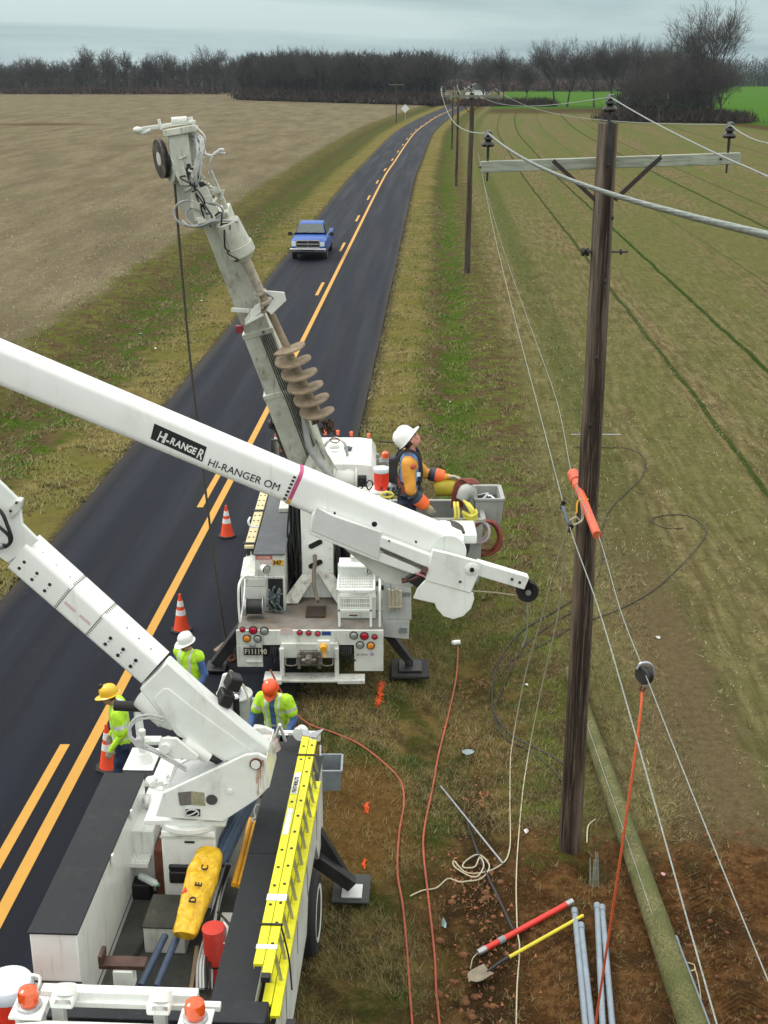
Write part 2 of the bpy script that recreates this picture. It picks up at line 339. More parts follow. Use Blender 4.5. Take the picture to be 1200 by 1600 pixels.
# ================================================================ GROUND
import numpy as np
def ground_colour(g):
    uv = g.n('ShaderNodeUVMap', uv_map='lane').outputs[0]
    sp = g.n('ShaderNodeSeparateXYZ', {'Vector':uv}); l0, s = sp.outputs[0], sp.outputs[1]
    pos = g.n('ShaderNodeNewGeometry').outputs['Position']
    nA = g.noise(pos, .35, 5, .6); nB = g.noise(pos, 1.4, 5, .62); nC = g.noise(pos, 7, 5, .7); nD = g.noise(pos, .045, 4, .55)
    l = g.m('ADD', l0, g.m('ADD', g.m('MULTIPLY', g.m('SUBTRACT', nA, .5), 2.2), g.m('MULTIPLY', g.m('SUBTRACT', nB, .5), 1.1)))
    fine = g.ss(.3, .7, nC)
    khaki = g.mix(g.ss(.35,.65,nB), (.155,.125,.045), (.245,.200,.075))
    khaki = g.mix(g.ss(.42,.60,nA,0,.75), khaki, (.135,.135,.028)); khaki = g.mix(g.ss(.5,.68,g.noise(pos,3.3,5,.7),0,.6), khaki, (.085,.065,.03))
    green = g.mix(g.ss(.3,.7,nC), (.026,.060,.006), (.078,.135,.011))
    brown = g.mix(g.ss(.3,.7,nC), (.062,.040,.020), (.135,.100,.052))
    mott = g.mix(g.ss(.44,.58,nB), brown, g.mix(.35, green, khaki))
    # right field: young crop in drill rows over stubble
    row = g.noise(g.vec(g.m('MULTIPLY', l0, 5.0), g.m('MULTIPLY', s, .55)), 1.0, 3, .6)
    rowb = g.noise(g.vec(g.m('MULTIPLY', l0, .55), g.m('MULTIPLY', s, .02)), 1.0, 4, .6)
    fld = g.mix(g.ss(.35,.65,row), (.125,.104,.048), (.240,.202,.100)); fld = g.mix(g.ss(.42,.68,g.noise(pos,4.5,4,.7),0,.5), fld, (.075,.055,.026)); fld = g.mix(g.ss(.45,.70,g.noise(pos,.28,5,.62),0,.45), fld, (.085,.098,.025))
    grn = g.mix(fine, (.088,.108,.026), (.155,.170,.055))
    fld = g.mix(g.m('MULTIPLY', g.ss(.36,.62,rowb), g.ss(0,160,s,.45,.95)), fld, grn)
    fld = g.mix(g.ss(.5,.72,nB,0,.45), fld, (.065,.045,.024))
    for c_, w_, a_ in ((13.6,.075,.8),(16.85,.085,.9),(27.1,.12,.8),(30.3,.11,.5),(21.5,.08,.3),(45,.18,.5),(9.9,.5,.30)):
        dd = g.m('ABSOLUTE', g.m('SUBTRACT', g.m('ADD', l0, g.m('MULTIPLY', g.m('SUBTRACT', nA, .5), .25)), c_))
        fld = g.mix(g.ss(w_*1.8, w_*.6, dd, 0, a_), fld, (.018,.052,.005))
    path = g.m('MULTIPLY', g.ss(1.0,.45,g.m('ABSOLUTE', g.m('SUBTRACT', g.m('ADD', l0, g.m('MULTIPLY', g.m('SUBTRACT', nB,.5), 1.0)), 9.55))), g.ss(34,21,s))
    fld = g.mix(g.m('MULTIPLY', path, .8), fld, g.mix(fine, (.120,.085,.046), (.175,.130,.078)))
    far = g.m('MULTIPLY', g.ss(300, 340, g.m('SUBTRACT', s, g.m('MULTIPLY', g.ss(46,64,l0), -105.0))), 1.0)
    wheat = g.mix(g.noise(pos,.03,4,.6), (.045,.135,.006), (.068,.170,.012))
    # left field: pale cut stubble, ploughed at an angle
    ang = g.map(pos, (.30,.06,1), rot=(0,0,math.radians(-58)))
    st = g.noise(ang, 1.0, 6, .62); st2 = g.noise(g.map(pos, (1.9,.3,1), rot=(0,0,math.radians(-62))), 1.0, 4, .6)
    lf = g.mix(g.ss(.3,.7,st), (.142,.120,.076), (.255,.218,.142))
    lf = g.mix(g.ss(.36,.64,st2,0,.5), lf, (.165,.130,.088)); lf = g.mix(g.ss(.45,.7,g.noise(pos,1.1,6,.75),0,.35), lf, (.11,.088,.05)); lf = g.mix(g.ss(.48,.7,g.noise(pos,.12,5,.6),0,.35), lf, (.16,.15,.075))
    lf = g.mix(g.ss(.55,.72,nD,0,.35), lf, (.10,.085,.035))
    sx = g.n('ShaderNodeSeparateXYZ', {'Vector':pos})
    ex = g.m('DIVIDE', g.m('ADD', sx.outputs[0], 64.0), 13.0); ey = g.m('DIVIDE', g.m('SUBTRACT', sx.outputs[1], 250.0), 9.0)
    er = g.m('ADD', g.m('MULTIPLY', ex, ex), g.m('MULTIPLY', ey, ey))
    lf = g.mix(g.ss(1.5,.3,g.m('ADD', er, nA),0,.75), lf, (.075,.042,.022))
    # bands across
    c = g.mix(g.ss(-4.6,-5.9,l), khaki, g.mix(g.ss(.38,.6,nB), green, brown))
    c = g.mix(g.ss(-8.0,-9.2,l), c, g.mix(g.ss(.4,.6,nB), brown, g.mix(.5, green, khaki)))
    c = g.mix(g.ss(-10.0,-11.4,l), c, lf)
    c = g.mix(g.ss(4.5,5.1,l), c, mott)
    gs = g.m('MULTIPLY', g.ss(.9,.25,g.m('ABSOLUTE', g.m('SUBTRACT', l, 5.95))), g.ss(.36,.56,g.noise(pos,.6,3,.6)))
    c = g.mix(g.m('MULTIPLY', gs, .9), c, green)
    # close to the trucks the verge is a mix of straw and green shoots over dark soil
    nearv = g.m('MULTIPLY', g.ss(26,19,s), g.m('MULTIPLY', g.ss(2.9,3.3,l0), g.ss(7.6,6.6,l)))
    nv = g.mix(g.ss(.36,.64,g.noise(pos,2.6,5,.65)), (.070,.052,.022), (.165,.122,.044))
    nv = g.mix(g.ss(.47,.62,g.noise(pos,.9,5,.65),0,.8), nv, (.040,.058,.010))
    c = g.mix(nearv, c, nv)
    c = g.mix(g.ss(7.4,8.4,l), c, fld)
    farm = g.m('MULTIPLY', far, g.ss(9,11,l0))
    c = g.mix(farm, c, wheat)
    scrub = g.m('MULTIPLY', g.ss(300,322,g.m('SUBTRACT', s, g.m('MULTIPLY', g.ss(46,64,l0), -105.0))), g.m('MULTIPLY', g.ss(360,338,g.m('SUBTRACT', s, g.m('MULTIPLY', g.ss(46,64,l0), -105.0))), g.ss(9,11,l0)))
    c = g.mix(g.m('MULTIPLY', scrub, .85), c, (.075,.040,.022))
    # dug clay by the pole, bare spot by the outrigger
    cl = g.mix(g.ss(.35,.65,nC), (.070,.032,.012), (.165,.084,.034))
    cl = g.mix(g.ss(.46,.62,nB,0,.75), cl, (.048,.024,.010)); cl = g.mix(g.ss(.50,.66,nA,0,.6), cl, (.085,.058,.028)); cl = g.mix(g.ss(.60,.72,g.noise(pos,1.9,5,.7),0,.6), cl, (.045,.060,.012))
    dm = g.m('MULTIPLY', g.m('MULTIPLY', g.ss(4.9,6.1,l), g.ss(14.0,11.0,l)), g.ss(15.9,14.3,g.m('ADD', s, g.m('MULTIPLY', g.m('SUBTRACT', nB,.5), 2.6))))
    c = g.mix(dm, c, cl)
    qx = g.m('SUBTRACT', sx.outputs[0], -.28); qy = g.m('DIVIDE', g.m('SUBTRACT', sx.outputs[1], 15.7), 2.1)
    qq = g.m('ADD', g.m('MULTIPLY', qx, qx), g.m('MULTIPLY', qy, qy))
    c = g.mix(g.ss(.95,.15,g.m('ADD', qq, g.m('MULTIPLY', g.m('SUBTRACT', nC,.5), .9)),0,.8), c, g.mix(fine, (.105,.052,.015), (.19,.105,.035)))
    # darker strip along the trench beside the clay
    c = g.mix(g.m('MULTIPLY', g.ss(.55,.2,g.m('ABSOLUTE', g.m('SUBTRACT', l, 6.1))), g.ss(19,15,s,0,.75)), c, (.030,.020,.010))
    # crumbled asphalt edge
    c = g.mix(g.ss(3.5,3.1,g.m('ABSOLUTE', g.m('ADD', l0, g.m('MULTIPLY', g.m('SUBTRACT', nC,.5), .7))),0,.8), c, (.040,.032,.024))
    return c, nB, nC, pos, l0, s
m, g, b = newmat('ground'); c, nB, nC, pos, l0, s_ = ground_colour(g)
sp_ = g.noise(pos, 26, 4, .75)
c = g.mix(g.ss(.35,.7,sp_,.0,.55), c, g.mix(1.0, c, (.45,.42,.38), 'MULTIPLY'))
c = g.mix(g.ss(.62,.70,g.noise(pos, 38, 2, .6),0,.5), c, (.26,.21,.12))
c = g.mix(1.0, c, (.78,.80,.79), 'MULTIPLY')
g.put(b.inputs['Base Color'], c); b.inputs['Roughness'].default_value = 1; b.inputs['Specular IOR Level'].default_value = 0.02
tr_ = g.m('MULTIPLY', g.m('MULTIPLY', g.ss(.30,.22,g.m('ABSOLUTE', g.m('SUBTRACT', g.m('ABSOLUTE', g.m('SUBTRACT', l0, 9.75)), .75))), g.ss(16.5,15.0,s_)), g.ss(.2,.6,g.noise(pos,.8,2,.5)))
tread = g.m('MULTIPLY', g.m('MULTIPLY', g.m('SINE', g.m('ADD', g.m('MULTIPLY', s_, 42.0), g.m('MULTIPLY', g.m('ABSOLUTE', g.m('SUBTRACT', g.m('ABSOLUTE', g.m('SUBTRACT', l0, 9.75)), .75)), 30.0))), .6), tr_)
hh = g.m('ADD', tread, 0.0)
hh = g.m('ADD', g.m('ADD', hh, g.m('MULTIPLY', nB, 1.0)), g.m('ADD', g.m('MULTIPLY', nC, .5), g.m('MULTIPLY', sp_, .25)))
g.put(b.inputs['Normal'], g.bump(hh, .9, .10))
GROUND = m
def axis(lst):
    o = []
    for a, b_, st in lst:
        x = a
        while x < b_-1e-6: o.append(x); x += st
    o.append(lst[-1][1]); return o
rows = axis([(-30,8,4),(8,20,.11),(20,34,.28),(34,70,.8),(70,150,3),(150,600,10),(600,3000,200)])
colL = axis([(-2400,-600,300),(-600,-100,50),(-100,-20,8),(-20,-10,.8),(-10,-3.0,.3),(-3.0,3.0,3.0),(3.0,4.6,.2),(4.6,12,.11),(12,20,.8),(20,100,8),(100,600,50),(600,2400,300)])
nr, nc = len(rows), len(colL)
vs_ = []; uvs = []
for y in rows:
    cxx = cx(y)
    for l_ in colL:
        x = cxx+l_; vs_.append((x, y, gh(x, y)-(0.0 if abs(l_) > 3.05 else .0))); uvs.append((l_, y))
fs_ = [(j*nc+i, j*nc+i+1, (j+1)*nc+i+1, (j+1)*nc+i) for j in range(nr-1) for i in range(nc-1)]
me = bpy.data.meshes.new('ground'); me.from_pydata(vs_, [], fs_); me.materials.append(GROUND)
ul = me.uv_layers.new(name='lane'); li = np.zeros(len(me.loops), dtype=np.int32); me.loops.foreach_get('vertex_index', li)
ul.data.foreach_set('uv', np.array(uvs, dtype=np.float32)[li].ravel()); me.polygons.foreach_set('use_smooth', [True]*len(me.polygons))
tag(link(bpy.data.objects.new('ground', me)), kind='structure')

# ---------------------------------------------------------------- road
m, g, b = newmat('asphalt')
uv = g.n('ShaderNodeUVMap', uv_map='lane').outputs[0]; sp = g.n('ShaderNodeSeparateXYZ', {'Vector':uv}); l0, s = sp.outputs[0], sp.outputs[1]
pos = g.n('ShaderNodeNewGeometry').outputs['Position']
n1 = g.noise(pos, 90, 3, .7); n2 = g.noise(g.vec(g.m('MULTIPLY', l0, 1.6), g.m('MULTIPLY', s, .05)), 1.0, 5, .6); n3 = g.noise(pos, .5, 4, .6)
c = g.mix(g.ss(.35,.65,n1), (.003,.004,.0075), (.0085,.011,.018))
# polished wheel paths are a little paler than the fresh binder between them
for lc, aa in ((-2.35,.5),(-.95,.5),(.95,.5),(2.35,.5)):
    dd = g.m('ABSOLUTE', g.m('SUBTRACT', g.m('ADD', l0, g.m('MULTIPLY', g.m('SUBTRACT', n3,.5), .3)), lc))
    c = g.mix(g.ss(.42,.1,dd,0,aa), c, (.012,.016,.027))
c = g.mix(g.ss(.45,.7,n2,0,.6), c, (.010,.0135,.023))
c = g.mix(g.ss(.66,.72,g.noise(pos, 3.1, 3, .6),0,.35), c, (.03,.034,.044))
c = g.mix(g.ss(2.75,3.12,g.m('ABSOLUTE', l0),0,.5), c, (.045,.04,.034))
g.put(b.inputs['Base Color'], c); g.put(b.inputs['Roughness'], g.ss(.3,.7,n2,.62,.8)); b.inputs['Specular IOR Level'].default_value = .13
g.put(b.inputs['Normal'], g.bump(g.m('ADD', n1, g.m('MULTIPLY', n3, 2.0)), .5, .008))
ASPH = m
def strip(name, mat, la, lb, y0, y1, z, kind='structure', wob=0.0, th=.06):
    ys = [y0]
    while ys[-1] < y1: ys.append(min(y1, ys[-1]+max(.5, (ys[-1]-5)*.025)))
    vs, uv_ = [], []
    for y in ys:
        c0 = cx(y); wa = wob*noise.noise(V3((y*1.3,0,0))); wb = wob*noise.noise(V3((y*1.3,9,0)))
        for l_, zz in ((la+wa,z-th),(la+wa,z),(la*.5+lb*.5,z+(.02 if lb-la > 3 else 0)),(lb+wb,z),(lb+wb,z-th)):
            vs.append((c0+l_, y, zz)); uv_.append((l_, y))
    fs = [(j*5+i, j*5+i+1, j*5+i+6, j*5+i+5) for j in range(len(ys)-1) for i in range(4)]
    me = bpy.data.meshes.new(name); me.from_pydata(vs, [], fs); me.materials.append(mat)
    ul = me.uv_layers.new(name='lane'); li = np.zeros(len(me.loops), dtype=np.int32); me.loops.foreach_get('vertex_index', li)
    ul.data.foreach_set('uv', np.array(uv_, dtype=np.float32)[li].ravel())
    o = link(bpy.data.objects.new(name, me)); return tag(o, kind=kind)
strip('road', ASPH, -3.15, 3.08, -25, 900, .05, wob=.05, th=.12)
m, g, b = newmat('yellow_line_paint')
pos = g.n('ShaderNodeNewGeometry').outputs['Position']; n1 = g.noise(pos, 60, 4, .75); n2 = g.noise(pos, 2.2, 4, .6)
c = g.mix(g.ss(.62,.72,n1,0,.7), g.mix(n2, (.43,.215,.018), (.52,.27,.03)), (.10,.08,.05)); g.put(b.inputs['Base Color'], c); b.inputs['Roughness'].default_value = .6
YEL = m
strip('road_marking', YEL, .035, .205, -20, 620, .075, th=.004)
vs_ = []; fs_ = []
for k in range(-1, 20):
    y = 13.85+15.1*k
    n0 = len(vs_); q = 5
    for i in range(q+1):
        yy = y+3.75*i/q
        for l_ in (-.35, -.20): vs_.append((cx(yy)+l_, yy, .075))
    fs_ += [(n0+2*i, n0+2*i+1, n0+2*i+3, n0+2*i+2) for i in range(q)]
me = bpy.data.meshes.new('broken_line'); me.from_pydata(vs_, [], fs_); me.materials.append(YEL)
tag(link(bpy.data.objects.new('road_marking', me)), kind='structure')
# far side road and the farm track
mb = MB(); mb.box(-40, 34, 555, 562, .03, .06); tag(mb.build('side_road', ASPH), kind='structure')

# ---------------------------------------------------------------- grass, straw, leaves
def blades(name, spots, mat, hmin, hmax, wid, nb=5, seed=1, flat=.5):
    rs = np.random.RandomState(seed); spots = np.array(spots); n = len(spots)*nb
    P = np.repeat(spots, nb, axis=0); sc = P[:,4]
    P2 = P[:,:2]+rs.normal(0,.035,(n,2))
    hgt = rs.uniform(hmin,hmax,n)*sc; ang = rs.uniform(0,2*np.pi,n); lean = rs.uniform(.2,1.2,n)*flat*2*hgt; wd = rs.uniform(.6,1.3,n)*wid*sc
    dx = np.cos(ang); dy = np.sin(ang); v = np.zeros((n,3,3))
    v[:,0,0] = P2[:,0]-dy*wd/2; v[:,0,1] = P2[:,1]+dx*wd/2; v[:,0,2] = P[:,2]-.01
    v[:,1,0] = P2[:,0]+dy*wd/2; v[:,1,1] = P2[:,1]-dx*wd/2; v[:,1,2] = P[:,2]-.01
    v[:,2,0] = P2[:,0]+dx*lean; v[:,2,1] = P2[:,1]+dy*lean; v[:,2,2] = P[:,2]+hgt
    me = bpy.data.meshes.new(name); me.vertices.add(3*n); me.vertices.foreach_set('co', v.ravel())
    me.loops.add(3*n); me.loops.foreach_set('vertex_index', np.arange(3*n)); me.polygons.add(n)
    me.polygons.foreach_set('loop_start', np.arange(0,3*n,3)); me.update(calc_edges=True)
    u = me.uv_layers.new(name='lane'); uv_ = np.zeros((n,3,2)); uv_[:,:,0] = P[:,3:4]; uv_[:,:,1] = P[:,1:2]; u.data.foreach_set('uv', uv_.ravel())
    a = me.attributes.new('rnd', 'FLOAT', 'POINT'); a.data.foreach_set('value', np.repeat(rs.uniform(0,1,n),3))
    me.materials.append(mat); o = link(bpy.data.objects.new(name, me)); return tag(o, kind='stuff')
m, g, b = newmat('grass_blades'); c, nB, nC, pos, l0, s_ = ground_colour(g)
rn = g.n('ShaderNodeAttribute', attribute_name='rnd').outputs['Fac']
straw = g.mix(rn, (.36,.29,.14), (.13,.10,.04)); grs = g.mix(rn, (.035,.070,.008), (.085,.125,.018))
c = g.mix(.50, c, g.mix(g.ss(.42,.62,g.m('ADD', g.m('MULTIPLY', g.noise(pos,.9,4,.6),.7), g.m('MULTIPLY', rn, .33))), straw, grs))
c = g.mix(g.ss(0,1,rn,0,.35), c, g.mix(1.0, c, (1.7,1.6,1.4), 'MULTIPLY'))
g.put(b.inputs['Base Color'], c); b.inputs['Roughness'].default_value = .8
GRASS = m
def scatter(n, lf, yf, seed, ok=None, sc=(.6,1.3)):
    rr = random.Random(seed); o = []
    while len(o) < n:
        y = yf(rr); l_ = lf(rr); x = cx(y)+l_
        if ok and not ok(l_, y, x, rr): n -= 1; continue
        o.append((x, y, gh(x,y), l_, rr.uniform(*sc)))
    return o
def okn(l_, y, x, rr):
    if math.hypot((x+.28)/.7, (y-15.7)/1.9) < .8: return rr.random() < .25
    if y < 15.4 and l_ > 5.4: return rr.random() < .10+.25*max(0, noise.noise(V3((x,y,7))))
    if l_ > 7.5: return rr.random() < .55
    return noise.noise(V3((x*.9,y*.9,2))) > -.42+.3*rr.random()
blades('verge_grass', scatter(66000, lambda r: r.uniform(3.05,9.5), lambda r: 10+26*r.random()**1.5, 3, okn, (.5,1.2)), GRASS, .025, .075, .010, 5, 1, .8)
blades('far_verge_grass', scatter(26000, lambda r: 3.1+abs(r.gauss(0,3.0)), lambda r: 24+80*r.random()**2.0, 4, lambda l_,y,x,r: l_<11 and r.random()<sm(22,34,y)+.1 and noise.noise(V3((x*.7,y*.7,2)))>-.3+.5*r.random(), (.8,1.5)), GRASS, .03, .085, .020, 4, 2, .9)
blades('left_verge_grass', scatter(26000, lambda r: -3.2-abs(r.gauss(0,3.6)), lambda r: 22+80*r.random()**1.9, 5, lambda l_,y,x,r: l_>-12 and noise.noise(V3((x*.7,y*.7,2)))>-.3+.5*r.random(), (.8,1.6)), GRASS, .03, .09, .020, 4, 3, .9)
m, g, b = newmat('straw'); rn = g.n('ShaderNodeAttribute', attribute_name='rnd').outputs['Fac']
g.put(b.inputs['Base Color'], g.mix(rn, (.40,.34,.205), (.13,.11,.055))); b.inputs['Roughness'].default_value = .9; STRAW = m
def rowl(r): return 8.6+.19*int(r.uniform(0,110))+r.gauss(0,.03)
blades('crop_stubble', scatter(30000, rowl, lambda r: 12+46*r.random()**1.4, 8, lambda l_,y,x,r: not(abs(l_-9.55)<.5 and y<24) and not(y<15 and l_<12) and noise.noise(V3((x*.8,y*.8,4)))>-.25, (.7,1.5)), STRAW, .012, .04, .015, 2, 5, 1.6)
blades('field_stubble', scatter(16000, lambda r: -10.6-26*r.random()**1.3, lambda r: 36+85*r.random()**1.3, 18, None, (1.0,2.0)), STRAW, .015, .045, .022, 2, 6, 1.6)
m, g, b = newmat('dead_leaf'); rn = g.n('ShaderNodeAttribute', attribute_name='rnd').outputs['Fac']
g.put(b.inputs['Base Color'], g.mix(rn, (.30,.115,.045), (.13,.055,.022))); b.inputs['Roughness'].default_value = .8; LEAF = m
sp_ = []
for px, py, k, sg in ((728,1058,5,.09),(712,1125,7,.11),(745,1145,6,.1),(745,1180,7,.12),(752,1232,16,.10),(712,1345,9,.16),(755,1385,14,.2),(742,1400,14,.25),(765,1500,14,.3),(720,1540,10,.3),(757,1050,5,.1),(700,1255,4,.2)):
    q = U(px, py); rr = random.Random(px)
    for i in range(k*3):
        x = q.x+rr.gauss(0,sg); y = q.y+rr.gauss(0,sg*1.8); sp_.append((x, y, gh(x,y)+.02, x-cx(y), rr.uniform(.7,1.2)))
blades('fallen_leaves', sp_, LEAF, .01, .02, .045, 2, 9, 1.4)
# clods of dug clay
m = pm('clay_clod', (.14,.058,.020), .95, var=.45, scale=9, bump=.4, bscale=30)
mb = MB(); rr = random.Random(5)
for i in range(900):
    y = rr.uniform(9.8, 15.4); l_ = rr.uniform(5.2, 12.0); x = cx(y)+l_; r_ = rr.uniform(.008,.028)*(1.7 if rr.random() < .07 else 1)
    if rr.random() > .25+.9*max(0, noise.noise(V3((x*1.2,y*1.2,6)))+.25): continue
    mb.ball((x,y,gh(x,y)+r_*.1), (r_*rr.uniform(.8,1.4), r_*rr.uniform(.8,1.4), r_*.8), 6, 4, -.9, Matrix.Rotation(rr.uniform(0,6),3,'Z'))
for i in range(34):      # turned clods along the little trench
    q = U(rr.gauss(750,22), rr.uniform(1330,1600)); r_ = rr.uniform(.03,.06); mb.ball((q.x,q.y,gh(q.x,q.y)), (r_*1.1,r_,r_*.7), 7, 5, -.9)
tag(mb.build('clay_clods', m, sharp=80), kind='stuff')
m = pm('edge_gravel', (.16,.14,.115), .9, var=.5, scale=20)
mb = MB(); rr = random.Random(15)
for i in range(1500):
    y = 10+60*rr.random()**1.6; sd_ = rr.choice((-3.2,3.13)); l_ = sd_+math.copysign(abs(rr.gauss(0,.09)),sd_); x = cx(y)+l_; r_ = rr.uniform(.008,.02)
    mb.ball((x,y,max(gh(x,y),.0)+r_*.4), (r_,r_*1.2,r_*.7), 5, 3, -.9)
tag(mb.build('edge_gravel', m, sharp=80), kind='stuff')
# sprayed survey marks on the grass
for nm, px0, py0, px1, py1, wd, lab in (('spray_mark',597,1066,590,1100,.055,'long orange spray paint dash on the grass behind the derrick truck'),('spray_mark',573,1262,572,1272,.05,'small orange spray paint dab on the bare brown patch')):
    pass
M_SPRAY = pm('orange_survey_paint', (.78,.10,.015), .8, var=.3, scale=30)
sp_ = {}
for px0, py0, px1, py1, wd, n_, lab in ((597,1066,591,1101,.05,260,'long orange spray paint dash on the grass behind the derrick truck'),(573,1260,572,1272,.035,60,'small orange spray paint dab on bare ground beside the near truck'),(569,1345,568,1355,.03,24,'faint orange spray paint fleck near the steel outrigger pad')):
    a_ = U(px0,py0); b_ = U(px1,py1); mb = MB(); rr = random.Random(n_)
    for i in range(n_):
        q = a_.lerp(b_, rr.random()); x = q.x+rr.gauss(0,wd*.5); y = q.y+rr.gauss(0,wd*.6); r_ = rr.uniform(.008,.02); z = gh(x,y)+rr.uniform(.0,.03); t_ = rr.uniform(0,6)
        dx, dy = math.cos(t_)*r_, math.sin(t_)*r_
        mb.beam((x-dx,y-dy,z),(x+dx,y+dy,z+.012),.012,.003)
    tag(mb.build('spray_mark', M_SPRAY), lab, 'paint mark')
# ================================================================ TREES AND WOODS
BARK = pm('bark_grey_brown', (.052,.046,.042), .95, var=.3, scale=2)
TWIG = pm('bare_twigs', (.046,.043,.041), .95, var=.3, scale=.4)
TWIGD = pm('dense_twigs', (.022,.024,.025), .95, var=.35, scale=.3)
IVY = pm('evergreen_needles', (.014,.024,.014), .95, var=.4, scale=.5)
def tree_mesh(seed, h, spread, trunkf=.3, up=.35, forks=4, lev_max=5, tw=.03, ntw=5, lean=0.0):
    rr = random.Random(seed); tb = MB(); cb = MB(); top = [0.0]
    def tri(p, d, L, w):
        s_ = d.orthogonal(); s_.rotate(Matrix.Rotation(rr.uniform(0,6.28),3,d)); s_ = s_*w; m = p+d*L*.5+V3((rr.gauss(0,.05),rr.gauss(0,.05),rr.gauss(0,.04)))*L; q = p+d*L+V3((0,0,.06*L))
        b = len(cb.v); cb.v += [tuple(p-s_), tuple(p+s_), tuple(m+s_*.7), tuple(m-s_*.7), tuple(q)]; cb.f += [(b,b+1,b+2,b+3),(b+3,b+2,b+4)]; cb.m += [0,0]; top[0] = max(top[0], q.z); return m, q
    def turn(d, ang, az):
        x = d.orthogonal().normalized(); y = d.cross(x); return (d*math.cos(ang)+(x*math.cos(az)+y*math.sin(az))*math.sin(ang)).normalized()
    def grow(p, d, L, r, lev):
        pts = [p]; rs = [r]; dd = d.copy(); q = p.copy(); n = 3
        if lev <= 2:
            for i in range(n):
                k = .05 if lev == 0 else .16
                dd = (dd+V3((rr.gauss(0,k),rr.gauss(0,k),rr.gauss(0,k*.5)+(.05 if lev else 0)))).normalized(); q = q+dd*L/n; pts.append(q.copy()); rs.append(r*(1-.42*(i+1)/n))
            (tb if lev == 0 else cb).tube(pts, [max(k,.018) for k in rs], 7 if lev == 0 else (5 if lev == 1 else 3), smooth=False)
        else:
            m, e = tri(p, d, L, max(r, tw*.8)); pts = [p, m, e]; n = 2
        if lev >= lev_max:
            for i in range(ntw):
                t = rr.uniform(.2,1); b = pts[0].lerp(pts[-1], t); tri(b, turn(dd, rr.uniform(.25,.8), rr.uniform(0,6.28)), L*rr.uniform(.5,.9), tw*.55)
            return
        k = forks+(3 if lev == 0 else 0); a0 = rr.uniform(0,6.28)
        for i in range(k):
            t = 1.0 if i == 0 else rr.uniform(trunkf/.42 if lev == 0 else .30, .97)
            t = min(1.0, t); j = min(n-1, int(t*n)); b = pts[j].lerp(pts[j+1], t*n-j)
            ang = (rr.uniform(.10,.35) if i == 0 else rr.uniform(.45,.85))*spread
            nd = turn(dd, ang, a0+i*2.4+rr.uniform(-.4,.4)); nd = (nd+V3((0,0,up*.35))).normalized()
            if nd.z < -.15: nd.z = -.15; nd.normalize()
            grow(b, nd, L*rr.uniform(.60,.82)*(1.08 if lev == 0 else 1), max(tw, r*rr.uniform(.40,.58)), lev+1)
    grow(V3((0,0,0)), V3((lean,0,1)).normalized(), h*.36, h*.020, 0)
    k = h/top[0]
    for m_ in (tb, cb): m_.v = [(x*k,y*k,z*k) for x,y,z in m_.v]
    return tb, cb
def make_tree(seed, h, label, group, mat=TWIG, **kw):
    root = thing('bare_tree', (0,0,0), label, 'tree', group)
    tb, cb = tree_mesh(seed, h, **kw); tb.build('trunk', BARK, root, sharp=60); cb.build('crown', mat, root, sharp=60); return root
protos = []
def put(proto, x, y, s=1.0, rz=0.0, label=None, group=None, zs=None):
    o = copytree(proto); o.location = (x, y, gh(x,y)-.05); o.rotation_euler = (0,0,rz); o.scale = (s, s, s*(zs or 1)) 
    if label: o['label'] = label
    if group: o['group'] = group
    elif 'group' in o: del o['group']
    return o
T1 = make_tree(11, 17, 'p', 'g', spread=1.0, forks=4, lev_max=4, tw=.045, ntw=6)
T2 = make_tree(23, 17, 'p', 'g', spread=.8, forks=4, lev_max=4, tw=.045, ntw=6, trunkf=.2)
T3 = make_tree(37, 16, 'p', 'g', spread=1.15, forks=4, lev_max=4, tw=.045, ntw=6, trunkf=.35)
T4 = make_tree(43, 20, 'p', 'g', spread=.85, forks=4, lev_max=5, tw=.026, ntw=4, trunkf=.33, up=.5)
T5 = make_tree(59, 18, 'p', 'g', spread=1.1, forks=4, lev_max=5, tw=.026, ntw=4, trunkf=.28)
T6 = make_tree(61, 17, 'p', 'g', spread=.95, forks=4, lev_max=5, tw=.026, ntw=4, trunkf=.15)
protos = [T1,T2,T3,T4,T5,T6]
rr = random.Random(4)
# far tree line beyond the left field
GL = 'trees of the far line beyond the brown field'
LL = 'bare winter tree in the far hazy line beyond the brown left field'
for i in range(52):
    x = -238+i*3.9+rr.uniform(-1.2,1.2); y = 545+rr.uniform(-6,10)-(x+60)*.02
    put(rr.choice([T1,T2,T3]), x, y, rr.uniform(.74,1.06), rr.uniform(0,6), LL, GL)
for px, s in ((148,1.15),(180,1.1),(335,1.15)):
    q = U(px, 147); put(T2, q.x, q.y-6, s, 1.0*px, {148:'tall bare tree standing proud of the far line at its left part',180:'tall round-headed bare tree right of its neighbour in the far line',335:'lone tall tree just left of the dark wood block'}[px])
# wood block left of the road: its front row
GW = 'trees along the front of the dark wood left of the road'
LW = 'bare dark tree in the front row of the wood block left of the road'
for i in range(36):
    t = i/35; a_ = U(378,156); b_ = U(684,165); q = a_.lerp(b_, t)
    put(rr.choice([T1,T2,T6,T3]), q.x+rr.uniform(-1,1), q.y+rr.uniform(2,8), rr.uniform(.80,1.02)*(1.03 if .2<t<.5 else .95), rr.uniform(0,6), LW, GW)
